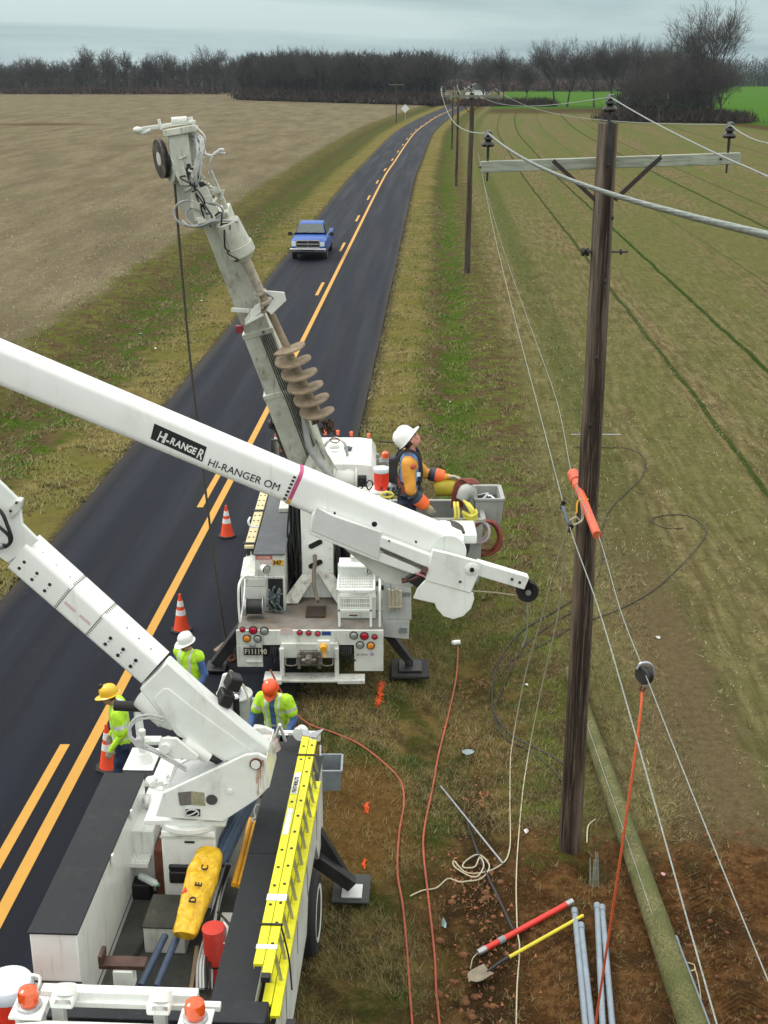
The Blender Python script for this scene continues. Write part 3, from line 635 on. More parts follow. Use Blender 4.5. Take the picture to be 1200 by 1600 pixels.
# row beyond the right field
for px, py, pr, s, lab in ((757,165,T5,.92,'dark bare tree nearest the road end beside the right field'),(787,164,T4,.84,'bushy bare tree second from the road beside the right field'),
    (822,166,T3,.80,'short wide bare tree on its own before the bright green field'),(866,166,T4,.96,'bare tree with a thin upright crown before the green field'),(886,167,T5,1.10,'big round-crowned bare tree standing before the green field'),
    (928,168,T4,.88,'bare tree close right of the big round-crowned one'),(956,170,T4,.93,'slim bare tree with twin trunks beside the big wood clump'),(972,170,T4,.96,'bare tree at the left end of the big clump')):
    q = U(px, py); put(pr, q.x, q.y, s, px*.7, lab)
GC = 'trees of the big clump on the right'; LC = 'bare tree packed inside the big dark clump on the right of the field'
for px, py, s in ((985,188,.80),(996,180,.92),(1010,190,.76),(1022,178,.98),(1030,192,.86),(1042,184,1.0),(1052,190,.84),(1066,180,.98),(1078,191,.84),(1088,184,1.0),(1100,190,.86),(1005,172,1.05),(1050,172,1.1),(1085,172,1.08),(1112,186,.78)):
    q = U(px, py); put([T4,T5,T6][int(px)%3], q.x, q.y, s*.86, px*1.3, LC, GC)
q = U(1112, 190); big = put(T4, q.x, q.y, 1.20, 2.2, 'tallest bare tree with an open fan crown at the right end of the clump')
q = U(1128, 192); put(T5, q.x, q.y, .85, 1.2, 'spreading bare tree leaning out at the far right edge of the clump')
# woods behind, one mass each
def wood(name, pts, depth, n, hmin, hmax, seed, mat=TWIGD, tw=.11, up=1.0):
    rr = random.Random(seed); v = []; f = []
    for i in range(n):
        t = rr.random()*(len(pts)-1); j = int(t); x = pts[j][0]+(pts[j+1][0]-pts[j][0])*(t-j); y = pts[j][1]+(pts[j+1][1]-pts[j][1])*(t-j)+rr.random()*depth
        hm = rr.uniform(hmin,hmax)*(.86+.2*noise.noise(V3((x*.08,y*.08,seed))))
        for k in range(34):
            z = hm*rr.random()**.8*.92; sp = 2.6*math.sin(min(1,z/hm+.12)*math.pi)**.6
            px_ = x+rr.gauss(0,sp*.6); py_ = y+rr.gauss(0,sp*.6)
            L = rr.uniform(.8,2.4); d = V3((rr.gauss(0,.5),rr.gauss(0,.5),rr.uniform(.3,1.2)*up)).normalized(); a = rr.uniform(0,3.14); s = V3((math.cos(a),math.sin(a),0))*tw*rr.uniform(.5,1.5)
            p = V3((px_,py_,z)); b = len(v); v += [tuple(p-s), tuple(p+s), tuple(p+d*L)]; f.append((b,b+1,b+2))
        a = rr.uniform(0,3.14); s = V3((math.cos(a),math.sin(a),0))*.18; b = len(v); v += [(x-s.x,y-s.y,0),(x+s.x,y+s.y,0),(x,y,hm*.8)]; f.append((b,b+1,b+2))
    me = bpy.data.meshes.new(name); me.from_pydata(v, [], f); me.materials.append(mat); return tag(link(bpy.data.objects.new(name, me)), kind='stuff')
wood('woodland', [(-330,560),(-60,552)], 60, 2600, 9, 14, 1)
wood('woodland', [(U(376,156).x,U(376,156).y+3),(U(686,165).x,U(686,165).y+3)], 70, 3000, 12.5, 17.5, 2)
wood('woodland', [(30,720),(190,720)], 60, 2400, 12, 19, 3)
wood('woodland', [(190,760),(420,720)], 60, 1800, 12, 20, 4)
wood('woodland', [(-60,700),(40,720)], 60, 1200, 12, 19, 5)
wood('woodland', [(48,268),(65,264)], 14, 100, 4, 8, 6, tw=.10)
# reddish brush strips and scrub at the field edges
BR = pm('red_brown_brush', (.085,.050,.042), .95, var=.4, scale=.6)
BD = pm('dark_brush', (.045,.030,.022), .95, var=.4, scale=.6)
wood('brush', [(-330,545),(-66,540)], 4, 400, 1.2, 2.2, 11, BR, .25)
wood('brush', [(20,600),(150,600)], 10, 420, 3.5, 5.5, 12, BR, .3)
wood('brush', [(22,372),(46,368)], 4, 200, .5, 1.2, 13, BD, .15)
wood('brush', [(44,262),(70,256)], 6, 260, .6, 1.6, 14, BD, .12)
wood('brush', [(U(374,156).x,U(374,156).y-2),(U(690,165).x,U(690,165).y-2)], 5, 520, 1.2, 3.4, 15, BD, .2)
for p_ in protos:
    for ch in [k for k in bpy.data.objects if k.parent == p_]: bpy.data.objects.remove(ch)
    bpy.data.objects.remove(p_)
# far buildings
mb = MB(); q = U(745,155); hx, hy = q.x, q.y+6
house = thing('farmhouse', (hx,hy,0), 'tiny white farmhouse far off where the road meets the trees', 'house')
MB().box(hx-3.2,hx+3.2,hy,hy+6,0,3.0).build('wall', WHITE, house)
MB().prism([(-3.6,3.0),(3.6,3.0),(0,5.0)], (hx,hy-.3,0), (1,0,0), (0,0,1), -6.6).build('roof', GREYTOP, house)
# warning sign by the left edge of the road
q = U(633, 189); sg = thing('road_sign', (q.x,q.y,0), 'pale diamond road sign on a thin post beside the far bend', 'sign')
MB().cyl((q.x,q.y,0),(q.x,q.y,1.7),.05,n=8).build('post', STEEL, sg)
MB().prism([(0,1.5),(.85,2.35),(0,3.2),(-.85,2.35)], (q.x,q.y-.06,0), (1,0,0), (0,0,1), -.03).build('sign_plate', REFL, sg)

# winter air: one thin even haze over the whole scene
hz = MB(); hz.nopiv = True; hz.box(-2600,2600,-60,3200,-1.6,27.5)
hm = bpy.data.materials.new('winter_haze'); hm.use_nodes = True; hn = hm.node_tree; hn.nodes.clear()
ho = hn.nodes.new('ShaderNodeOutputMaterial'); hv = hn.nodes.new('ShaderNodeVolumePrincipled'); hv.inputs['Color'].default_value = (.80,.90,1,1); hv.inputs['Density'].default_value = .00009
hn.links.new(hv.outputs[0], ho.inputs['Volume'])
tag(hz.build('haze', hm), kind='stuff')
# ================================================================ POLES AND LINES
def polewood(name, c1, c2, green=None, bleed=False):
    m, g, b = newmat(name); tc = g.n('ShaderNodeTexCoord').outputs['Object']
    n1 = g.noise(g.map(tc, (26,26,.6)), 1, 7, .7); n2 = g.noise(g.map(tc, (1.5,1.5,.35)), 1, 4, .6)
    c = g.mix(g.ss(.33,.68,n1), c1, c2)
    if green: c = g.mix(g.ss(.4,.6,n2), c, green)
    n9 = g.noise(g.map(tc, (95,95,2.2)), 1, 4, .7); c = g.mix(g.ss(.40,.62,n9,0,.6), c, tuple(q*.45 for q in c1))
    n8 = g.noise(g.map(tc, (5,5,.5)), 1, 4, .6); c = c if not bleed else g.mix(g.ss(.45,.65,n8,0,.55), c, tuple(min(1,q*1.25+.01) for q in c2))
    cr_ = g.noise(g.map(tc, (60,60,.6)), 1, 3, .5); c = g.mix(g.ss(.62,.68,cr_,0,.8), c, (.012,.008,.006))
    if bleed:                      # tar bleed down the front, greyer weathered sides near the top
        so = g.n('ShaderNodeSeparateXYZ', {'Vector':tc}); wob = g.m('MULTIPLY', g.m('SUBTRACT', g.noise(g.map(tc,(3,3,1.2)),1,3,.6), .5), .09)
        top_ = g.ss(5.5,8.5,so.outputs[2]); side = g.ss(.03,.075,g.m('ABSOLUTE', g.m('ADD', so.outputs[0], wob)))
        c = g.mix(g.m('MULTIPLY', side, g.m('MULTIPLY', top_, .62)), c, g.mix(g.ss(.4,.6,n1), (.10,.082,.066), (.26,.225,.185)))
        c = g.mix(g.m('MULTIPLY', g.m('SUBTRACT', 1.0, side), g.ss(.25,.62,n9,.95,.25)), c, (.014,.010,.009)); c = g.mix(g.ss(.55,.64,g.noise(g.map(tc, (70,70,.9)), 1, 5, .7),0,.7), c, (.20,.165,.13))
    g.put(b.inputs['Base Color'], c); b.inputs['Roughness'].default_value = .9; b.inputs['Specular IOR Level'].default_value = .2
    g.put(b.inputs['Normal'], g.bump(g.m('SUBTRACT', n1, g.m('MULTIPLY', g.ss(.6,.68,cr_), .8)), .7, .02)); return m
POLE = polewood('creosoted_pole', (.014,.010,.008), (.165,.118,.085), (.040,.028,.022), bleed=True)
POLE2 = polewood('weathered_pole', (.05,.040,.033), (.13,.105,.085), None)
ARM = pm('weathered_grey_timber', (.30,.33,.27), .85, var=.3, scale=4, stretch=(.6,8,8), dirt=(.13,.13,.10), damt=.3, bump=.3)
PORC = pm('brown_porcelain', (.010,.009,.010), .3, var=.3, coat=.15)
def insulator(parent, p, s=1.0, name='insulator'):
    mb = MB(); p = V3(p)
    mb.lathe([(.022*s,-.16*s),(.022*s,0),(.085*s,.0),(.105*s,.035*s),(.09*s,.07*s),(.045*s,.085*s),(.05*s,.10*s),(.078*s,.115*s),(.07*s,.15*s),(.04*s,.165*s),(.038*s,.185*s),(.06*s,.20*s),(.05*s,.23*s),(.02*s,.24*s)], p, n=18)
    return mb.build(name, PORC, parent)
def wavy(base, top, r0, r1, n=18, seg=26, seed=1, amp=.012):
    rr = random.Random(seed); pts = []; rs = []
    for i in range(seg+1):
        t = i/seg; p = V3(base).lerp(V3(top), t); pts.append(p+V3((noise.noise(V3((t*3,seed,0)))*amp*2,noise.noise(V3((t*3,seed,5)))*amp*2,0))); rs.append((r0*(1-t)+r1*t)*(1+noise.noise(V3((t*9,seed,2)))*.03))
    return pts, rs
# near pole
PB = (2.52, 14.91); ztop = 9.42
np_ = thing('utility_pole', (PB[0],PB[1],0), 'tall dark near utility pole with grey crossarm rising out of dug clay', 'utility pole')
pts, rs = wavy((PB[0],PB[1],-.35), (PB[0]-.02,PB[1],ztop), .150, .112, seed=3)
MB().tube(pts, rs, 20, smooth=False).build('shaft', POLE, np_, sharp=50)
yA = PB[1]+.15
aL = W(752,262,yA); aR = W(1152,246,yA); ad = (aR-aL).normalized(); aL = aL+V3((0,0,.0)); zA = 8.97
aL = V3((aL.x, yA+.12, aL.z)); aR = V3((aR.x, yA-.12, aR.z))
arm = MB().beam(aL, aR, .095, .125).build('crossarm', ARM, np_, bevel=.008)
tips_ = {}
for k, px in (('l',763),('r',1133)):
    t = (px-752)/400; q = aL.lerp(aR, t)+V3((0,0,.22)); insulator(np_, q, .74); tips_[k] = q+V3((0,0,.165))
    MB().cyl(q-V3((0,0,.38)), q-V3((0,0,.29)), .012, n=8).cyl(q-V3((0,0,.29)), q+V3((0,0,.01)), .014, n=8).build('pin_bolt', DARKM, np_)
    MB().cyl(q+V3((-.09,.1,-.22)), q+V3((-.09,-.075,-.22)), .012, n=8).build('bolt', DARKM, np_)
q = V3((PB[0]-.02, PB[1]-.06, ztop+.12)); insulator(np_, q, .78); tips_['c'] = q+V3((0,0,.175))
MB().box(q.x-.028,q.x+.028,PB[1]-.165,PB[1]-.13,ztop-.45,ztop+.02).cyl(q-V3((0,0,.16)),q,.02,n=8).build('pole_top_bracket', DARKM, np_, bevel=.004)
for px0,py0,px1,py1 in ((864,251,936,318),(1034,244,961,312)):
    MB().beam(W(px0,py0,yA-.07), W(px1,py1,PB[1]-.03), .045, .045, (0,1,0)).build('arm_brace', pm('dark_brown_brace',(.03,.02,.017),.8,var=.4,scale=14), np_)
q = W(948,393,PB[1]); zb = q.z
MB().cyl((q.x-.30,PB[1]-.02,zb),(q.x+.24,PB[1]-.02,zb),.012,n=8).lathe([(.02,0),(.05,.01),(.05,.035),(.025,.05),(.05,.065),(.05,.09),(.02,.10)], (q.x-.30,PB[1]-.02,zb),(1,0,0),12).cyl((q.x+.15,PB[1]-.02,zb),(q.x+.17,PB[1]-.02,zb),.035,n=10).build('spool_bolt', DARKM, np_)
q = W(931,679,PB[1]); MB().cyl((q.x-.30,PB[1],q.z),(q.x+.30,PB[1],q.z),.009,n=6).build('step_bolt', STEEL, np_)
for px, py in ((957,340),(946,440),(932,560),(922,665)):
    q = W(px,py,PB[1]-.15); MB().ball(q,(.016,.01,.03),8,5).build('knot', BLACK, np_)
# splintered stub next to the pole butt
mb = MB()
for i in range(5): mb.beam((2.80+i*.025-.05,14.42,-.4),(2.78+i*.03-.05+random.uniform(-.04,.04),14.44,.12+random.uniform(0,.28)),.05,.03,w1=.008,h1=.008)
tag(mb.build('broken_pole_stub', ARM), 'short splintered grey wood stub standing in the small hole beside the pole butt', 'wood stub')
# poles down the line
def farpole(px, pyt, Y, pyb, lab, cross=False, wood=POLE2, r=.14, Yx=None):
    b_ = U(px, pyb); t_ = W(px+1, pyt, b_.y); root = thing('utility_pole', (b_.x,b_.y,gh(b_.x,b_.y)), lab, 'utility pole')
    pts, rs = wavy((b_.x,b_.y,-.1), (b_.x+.05,b_.y,t_.z), r*1.15, r*.8, seed=int(px), amp=.03); MB().tube(pts, rs, 10, smooth=False).build('shaft', wood, root, sharp=50)
    if cross:
        z = t_.z-.15
        MB().beam((b_.x-1.45,b_.y-.15,z),(b_.x+1.45,b_.y-.22,z-.02),.10,.12).build('crossarm', pm('far_arm_timber',(.17,.18,.15),.85,var=.25), root)
        for sx in (-1,1):
            MB().beam((b_.x+sx*.75,b_.y-.2,z-.04),(b_.x+sx*.1,b_.y-.17,z-.75),.05,.04,(0,1,0)).build('arm_brace', RUST, root)
            insulator(root, (b_.x+sx*1.35,b_.y-.18,z+.18), 1.1)
        insulator(root, (b_.x,b_.y-.12,t_.z+.14), 1.1)
    return root, t_
p2, t2 = farpole(730, 145, 67, 425, 'second utility pole down the line with a crossarm and braces', True)
p3, t3 = farpole(713, 139, 118, 290, 'slim dark third utility pole just left of the second one', True, POLE, .12)
farpole(706, 140, 180, 232, 'far utility pole half hidden behind the third one', True, POLE, .12)
farpole(619, 131, 260, 191, 'thin distant utility pole left of the road beside the diamond sign', True, POLE, .12)
farpole(768, 140, 400, 168, 'tiny utility pole far off at the road end by the trees', False, POLE, .14)
# overhead conductors
def span(a, b_, sag, n=28):
    a = V3(a); b_ = V3(b_); return [a.lerp(b_, i/n)-V3((0,0,4*sag*(i/n)*(1-i/n))) for i in range(n+1)]
def wire(name, pts, r, mat, lab, cat, n=6, **kw):
    mb = MB().tube(pts, r, n, sub=6)
    out = []
    for i in range(0, len(mb.v), n):
        ring = mb.v[i:i+n]; c_ = sum((V3(q) for q in ring), V3((0,0,0)))/len(ring); lift = max(0, (gh(c_.x,c_.y) if c_.x > cx(c_.y)+3.1 else .06)+r*.8-c_.z) if c_.y < 60 else 0
        out += [(q[0], q[1], q[2]+lift) for q in ring]
    mb.v = out
    return tag(mb.build(name, mat), lab, cat, **kw)
far = {'l':V3((t2.x-1.35,t2.y-.18,t2.z+.22)), 'c':V3((t2.x,t2.y-.12,t2.z+.35)), 'r':V3((t2.x+1.35,t2.y-.18,t2.z+.22))}
far3 = {'l':V3((t3.x-1.35,t3.y-.18,t3.z+.22)), 'c':V3((t3.x,t3.y-.12,t3.z+.35)), 'r':V3((t3.x+1.35,t3.y-.18,t3.z+.22))}
nr_ = {'l':W(1200,368,3.5), 'c':W(1200,276,8.4), 'r':W(1200,224,12.0)}
# twisted aluminium conductor: strands wound round a core where it comes close
def strand_wire(name, pts, r, lab):
    mb = MB(); mb.mat(1); mb.tube(pts, r*.62, 6, sub=2); mb.mat(0)  # core coloured dark to paint the shade in the grooves between strands
    P = []; acc = 0; q = [V3(p) for p in pts]; L = [0]
    for i in range(1, len(q)): L.append(L[-1]+(q[i]-q[i-1]).length)
    step = .012; tot = L[-1]; N = int(tot/step); pts2 = []; j = 0
    for i in range(N+1):
        s = i*step
        while j < len(L)-2 and L[j+1] < s: j += 1
        t = (s-L[j])/max(1e-6, L[j+1]-L[j]); pts2.append((q[j].lerp(q[j+1], t), (q[j+1]-q[j]).normalized(), s))
    for k in range(5):
        tp = []
        for p, d, s in pts2:
            x = d.cross(V3((0,0,1))).normalized(); y = x.cross(d); a = s/.11*2*math.pi+k*math.pi/2.5; tp.append(p+(x*math.cos(a)+y*math.sin(a))*r*.62)
        mb.tube(tp, r*.43, 6, smooth=False)
    return mb
LN = 'overhead conductor on the '
for k, lab in (('l','left insulator of the near pole, its twisted strands showing'),('c','top insulator of the near pole'),('r','right insulator of the near pole')):
    a = tips_[k]-V3((0,0,.02)); f_ = far[k]; near = nr_[k]; ext = near+(near-a)*.35
    r_ = .0068 if k == 'c' else .0072
    if k == 'l':
        pts = [a.lerp(near, t/14)-V3((0,0,.10*4*(t/14)*(1-t/14))) for t in range(15)]+[near.lerp(ext, .5), ext]
        mb = strand_wire('x', pts, .0118, ''); mb.tube(span(a, f_, .55), .0095, 6, sub=2)
    else:
        pts = [a.lerp(near, t/8)-V3((0,0,.03*4*(t/8)*(1-t/8))) for t in range(9)]+[ext]
        mb = MB().tube(pts, r_, 6, sub=2); mb.tube(span(a, f_, .42), r_*.85, 6, sub=2)
    mb.tube(span(f_, far3[k], .6, 12), .017, 5, sub=1); mb.tube(span(far3[k], V3((far3[k].x+3.0,181,7.6)), .6, 12), .02, 5, sub=1)
    mb.cyl(a-V3((.03,.05,-.0)), a+V3((.03,.05,.0)), .022, n=8)
    tag(mb.build('overhead_wire', [WIRE, DARKM] if k == 'l' else WIRE), 'pale '+LN+lab, 'wire')
# lower cables held out from the pole
A2 = W(747,240,66.8); Anear = W(1120,1600,6.9); Amid = W(893,832,14.0)
B2 = W(770,300,60); Bmid = W(935,836,13.75); Bnear = W(1200,1532,6.9)
def bend(p, q, r_, s1, s2, n=16):
    return span(p, q, s1, n)[:-1]+span(q, r_, s2, n)
cabA = bend(A2, Amid, Anear+(Anear-Amid)*.25, .0, .05)
cabA = [W(747,240,66.8), W(768,345,44), W(800,480,30.5), W(842,640,21.0), W(870,748,16.6), Amid, W(935,950,11.9), W(985,1120,9.9), W(1055,1370,8.1), W(1120,1600,6.9), W(1150,1700,6.5)]
wire('messenger_cable', cabA, .0068, WIRE, 'pale cable passing left of the near pole with two dark splice collars', 'cable')
cabB = [W(757,290,66), W(785,385,46), W(825,500,31), W(868,620,21.5), W(895,745,15.3), Bmid, W(970,955,11.8), W(1007,1050,10.6), W(1062,1190,9.2), W(1130,1360,7.9), W(1200,1532,6.9), W(1235,1620,6.5)]
wire('messenger_cable', cabB, .0052, WIRE, 'thin pale cable that passes through the orange cover tube and over the pulley', 'cable')
ORC = pm('faded_orange_cover', (.62,.115,.055), .55, var=.2, scale=8, dirt=(.3,.1,.06), damt=.3)
a = W(896,742,15.3); b_ = W(933,836,13.75)
ct = thing('line_cover', a.lerp(b_,.5), 'faded orange insulating cover tube clipped over a cable in front of the near pole', 'cover tube')
MB().tube([a, a.lerp(b_,.33), a.lerp(b_,.66), b_], [.062,.05,.05,.052], 14, sub=3).build('tube', ORC, ct)
MB().cyl(a.lerp(b_,-.02), a.lerp(b_,.12), .078, .072, 14).cyl(a.lerp(b_,.17), a.lerp(b_,.22), .066, .062, 14).build('coupling', ORC, ct, bevel=.006)
d_ = (b_-a).normalized(); MB().tube([a.lerp(b_,.42)+V3((.06,-.02,0)), a.lerp(b_,.44)+V3((0,-.07,.03)), a.lerp(b_,.46)+V3((-.07,0,0)), a.lerp(b_,.5)+V3((-.09,0,-.12))], .012, 6).build('cord', GOLD, ct)
sp = thing('cable_splice', W(885,800,14.6), 'two dark collars and a blue sleeve on the cable left of the orange cover tube', 'splice')
for px, py, Y_ in ((878,787,15.2),(890,824,14.25)):
    q = W(px,py,Y_); MB().cyl(q-V3((-.012,.03,-.05)), q+V3((.0,-.03,-.05)), .024, n=10).ball(q+V3((.03,0,.01)),.022,8,6).build('collar', BLACK, sp)
MB().cyl(W(879,792,15.05), W(889,820,14.3), .020, n=8).build('sleeve', BLUEPIPE, sp)
ROPE = pm('pale_rope', (.45,.42,.30), .9, var=.2, scale=60, bump=.3)
wire('tie_rope', [W(888,815,14.5), W(900,808,14.5), W(908,815,14.5), W(910,798,14.5), W(906,778,14.6), W(911,808,14.5), W(902,818,14.45), W(889,822,14.4)], .012, ROPE, 'short knotted pale rope looped between the splice and the orange cover tube', 'rope')
# pulley block and its orange handline
q = W(1007,1050,10.6)
pb = thing('pulley_block', q, 'round grey snatch block hanging on the thin cable above the green pole', 'pulley')
MB().lathe([(.02,-.035),(.085,-.035),(.09,-.02),(.07,0),(.09,.02),(.085,.035),(.02,.035)], q+V3((0,0,-.03)), (.8,.6,.1), 22).build('wheel', DARKM, pb)
MB().tube([q+V3((-.07,0,.03)), q+V3((-.04,0,.085)), q+V3((.03,0,.09)), q+V3((.075,0,.04)), q+V3((.08,0,-.05)), q+V3((.05,0,-.12)), q+V3((-.01,0,-.14))], .013, 8).build('frame', STEEL, pb)
MB().tube([q+V3((-.01,0,-.13)), q+V3((-.03,0,-.17)), q+V3((0,0,-.2)), q+V3((.02,0,-.16))], .010, 6).build('hook', RUST, pb)
ORR = pm('orange_rope', (.55,.095,.03), .8, var=.2, scale=50, bump=.3)
e0 = q+V3((-.01,0,-.2)); hl = [e0, W(1000,1120,10.4), W(985,1230,10.2), W(968,1350,10.2), W(950,1470,10.4), W(932,1590,10.6), W(925,1650,10.6)]
wire('handline', hl, .0125, ORR, 'orange handline dropping from the snatch block across the green pole', 'rope', 8)
# thin tag ropes from the cables to the ground
gz = lambda px, py, dz=.02: (lambda p: V3((p.x,p.y,gh(p.x,p.y)+dz)))(U(px,py))
r1 = [W(888,822,14.4), W(870,880,15.0), W(848,960,16.2), W(822,1050,17.6), gz(800,1160), gz(797,1240), gz(797,1320), gz(785,1345)]
wire('tag_rope', r1, .009, ROPE, 'pale thin rope trailing down to the tangle beside the grey rod', 'rope')
r2 = [W(885,850,14.6), W(872,960,15.6), W(845,1080,16.9), gz(822,1200), gz(808,1340), gz(808,1440), gz(812,1480), gz(808,1540), gz(806,1660)]
wire('tag_rope', r2, .009, ROPE, 'pale thin rope running down the picture and over the red pole and shovel handle', 'rope')
r3 = [gz(641,1396), gz(660,1385), gz(682,1378), gz(700,1360), gz(716,1365), gz(724,1366)]
r4 = [gz(724,1366,.03), gz(752,1362,.03), gz(765,1345,.03), gz(748,1325,.04), gz(728,1335,.04), gz(724,1345,.04), gz(742,1345,.05), gz(750,1330,.05), gz(756,1345,.04), gz(742,1360,.04), gz(712,1345,.03), gz(710,1335,.03), gz(730,1352,.04), gz(765,1352,.03), gz(790,1340,.03), gz(797,1320,.03)]
wire('rope_tangle', r3+r4, .010, ROPE, 'tangled loops of pale rope on the grass beside the grey rod', 'rope')
# cables and hoses on the ground
BC = pm('black_cable', (.02,.021,.02), .6, var=.3)
c1 = [gz(895,700), gz(950,700), gz(985,703), gz(1007,718), gz(1003,745), gz(985,765), gz(955,795), gz(940,830), gz(940,880), gz(930,910), gz(905,940)]
wire('ground_cable', c1, .011, BC, 'dark cable looping from behind the near pole towards the field', 'cable')
c2 = [gz(1070,827), gz(1040,826), gz(1018,815), gz(1035,807), gz(1075,807), gz(1102,828), gz(1095,850), gz(1060,890), gz(1020,925), gz(975,950), gz(930,968), gz(895,980), gz(850,1010), gz(800,1030), gz(775,1055)]
wire('ground_cable', c2, .0105, BC, 'long dark cable with a curled end lying in the field right of the pole', 'cable')
c3 = [gz(900,935), gz(860,960), gz(810,990), gz(778,1030), gz(769,1070), gz(775,1105), gz(800,1140), gz(835,1165), gz(875,1190), gz(890,1210)]
wire('ground_cable', c3, .015, BC, 'thick black cable curving over the ditch grass to the foot of the near pole', 'cable')
c4 = [gz(897,955), gz(850,985), gz(812,1020), gz(790,1060), gz(772,1100), gz(790,1142), gz(825,1168), gz(860,1200), gz(878,1222)]
wire('ground_cable', c4, .011, BC, 'second thinner black cable lying beside the thick one in the ditch grass', 'cable')
OH = pm('orange_red_hose', (.34,.075,.035), .6, var=.25, scale=5, dirt=(.25,.12,.04), damt=.4)
h1 = [gz(425,1125,.9), gz(450,1128,.35), gz(480,1134,.05), gz(520,1146), gz(560,1163), gz(598,1190), gz(626,1218), gz(631,1255), gz(624,1300), gz(621,1360), gz(629,1410), gz(636,1480), gz(640,1540), gz(646,1620)]
wire('ground_hose', h1, .015, OH, 'orange hose that leaves the man in the orange helmet and curves down the grass', 'hose', 8)
h2 = [gz(716,992), gz(713,1040), gz(700,1100), gz(685,1165), gz(676,1220), gz(663,1290), gz(662,1330), gz(670,1400), gz(679,1480), gz(682,1540), gz(690,1620)]
wire('ground_hose', h2, .015, OH, 'orange hose running straight down the grass from the white plug', 'hose', 8)
h3 = [W(722,965,14.5), W(721,975,15.5), gz(716,990,.05)]
plug = gz(714,988,.06)
tag(MB().cyl(plug-V3((.06,0,0)), plug+V3((.07,0,.02)), .055, .045, 12).ball(plug+V3((-.06,0,0)), .05, 10, 6).build('hose_plug', WHITE, bevel=.006), 'small white plug lying at the upper end of the orange ground hose', 'plug')
# timber pole on the ground, pipes, tools
GREENP = polewood('green_treated_pole', (.085,.085,.035), (.25,.24,.115), (.11,.125,.045))
la, lb = U(886,1060,.0), U(1083,1615,.0)
la = V3((la.x+.05, la.y, gh(la.x,la.y)+.15)); lb = V3((lb.x-.03, lb.y-.0, gh(lb.x,lb.y)+.17)); le = la+(lb-la)*1.35
pts, rs = wavy((la.x,la.y,la.z), (le.x,le.y,le.z), .105, .185, seed=9, amp=.01)
tag(MB().tube(pts, rs, 20, smooth=False).build('wooden_pole', GREENP, sharp=50), 'new green treated wooden pole lying on the ground past the near pole', 'wooden pole')
wire('ground_wire', [p+V3((-.07,-.05,.13)) for p in (la.lerp(lb,.12), la.lerp(lb,.4), la.lerp(lb,.7), lb)], .004, STEEL, 'thin bright wire stapled along the green pole on the ground', 'wire')
GP = 'grey conduit lengths on the clay'
for px0,py0,px1,py1,lab in ((897,1432,914,1615,'grey conduit pipe at the far left of the pile under the shovel handle'),(907,1455,924,1615,'grey conduit pipe lying close right of the leftmost one'),
    (932,1424,941,1615,'grey conduit pipe left one of the middle pair by the orange rope'),(940,1427,956,1615,'grey conduit pipe right one of the middle pair'),
    (1046,1476,1092,1615,'grey conduit pipe lying against the right side of the green pole'),(1053,1476,1105,1615,'outer grey conduit pipe right of the green pole')):
    a = U(px0,py0); b_ = U(px1,py1); b_ = a+(b_-a)*1.2; a.z = .10; b_.z = .10
    mb = MB(); mb.cyl(a, b_, .036, n=14).cyl(a-(b_-a).normalized()*.0, a+(b_-a).normalized()*.10, .043, n=14)
    tag(mb.build('conduit_pipe', CONDUIT), lab, 'pipe', GP)
a = gz(752,1478,.07); b_ = gz(889,1420,.09)
rp = thing('hot_stick', a, 'red insulated pole with grey end caps lying on the clay', 'pole')
MB().cyl(a, b_, .036, n=14).build('tube', REDP, rp); d_ = (b_-a).normalized()
MB().cyl(a-d_*.05, a+d_*.07, .041, n=14).build('end_cap', STEEL, rp); MB().cyl(b_-d_*.05, b_+d_*.05, .04, n=14).build('end_cap', STEEL, rp)
MB().cyl(a+d_*.26, a+d_*.35, .043, n=14).build('collar', PLASTG, rp)
MB().tube([a-d_*.05, a-d_*.13+V3((0,-.03,-.02)), a-d_*.17+V3((0,-.16,-.04))], .006, 6).build('cord', ROPE, rp)
a = gz(795,1499,.08); b_ = gz(909,1444,.11); d_ = (b_-a).normalized()
sh = thing('shovel', a, 'muddy shovel with a yellow handle lying below the red pole', 'shovel')
YH = pm('yellow_handle', (.62,.52,.03), .45, var=.1, dirt=(.3,.2,.05), damt=.2)
MB().cyl(a, b_, .022, n=12).ball(b_, .024, 10, 6).build('handle', YH, sh)
MB().tube([a, a-d_*.12, a-d_*.25+V3((0,0,-.02)), a-d_*.33+V3((0,0,-.03))], [.024,.022,.02,.012], 10).build('socket', BLACK, sh)
nx = d_.cross(V3((0,0,1))).normalized(); o_ = a-d_*.30; mb = MB(); N = 8; P = []
for i in range(N+1):
    t = i/N; w_ = .115*(1-.15*(1-t))*(1 if t < .55 else math.sqrt(max(0,1-((t-.55)/.46)**2))); 
    for j in range(5):
        k = (j-2)/2; P.append(o_-d_*t*.30+nx*w_*k+V3((0,0,-.03+.035*k*k)))
mb.add(P+[p-V3((0,0,.006)) for p in P], [(i*5+j,i*5+j+1,i*5+j+6,i*5+j+5) for i in range(N) for j in range(4)]+[(45+i*5+j+5,45+i*5+j+6,45+i*5+j+1,45+i*5+j) for i in range(N) for j in range(4)])
mb.build('blade', pm('rust_caked_blade', (.26,.22,.16), .6, .2, var=.3, dirt=(.14,.08,.04), damt=.5), sh)
wire('metal_rod', [gz(689,1215,.03), gz(786,1346,.04)], .014, STEEL, 'straight silver rod lying on the grass beside the rope tangle', 'rod', 8)
wire('ground_bar', [gz(728,1262,.02), gz(752,1335,.02)+V3((0,0,.02)), gz(802,1448,.03)], .017, DARKM, 'dull dark bar lying through the rope tangle towards the red pole', 'bar', 6)
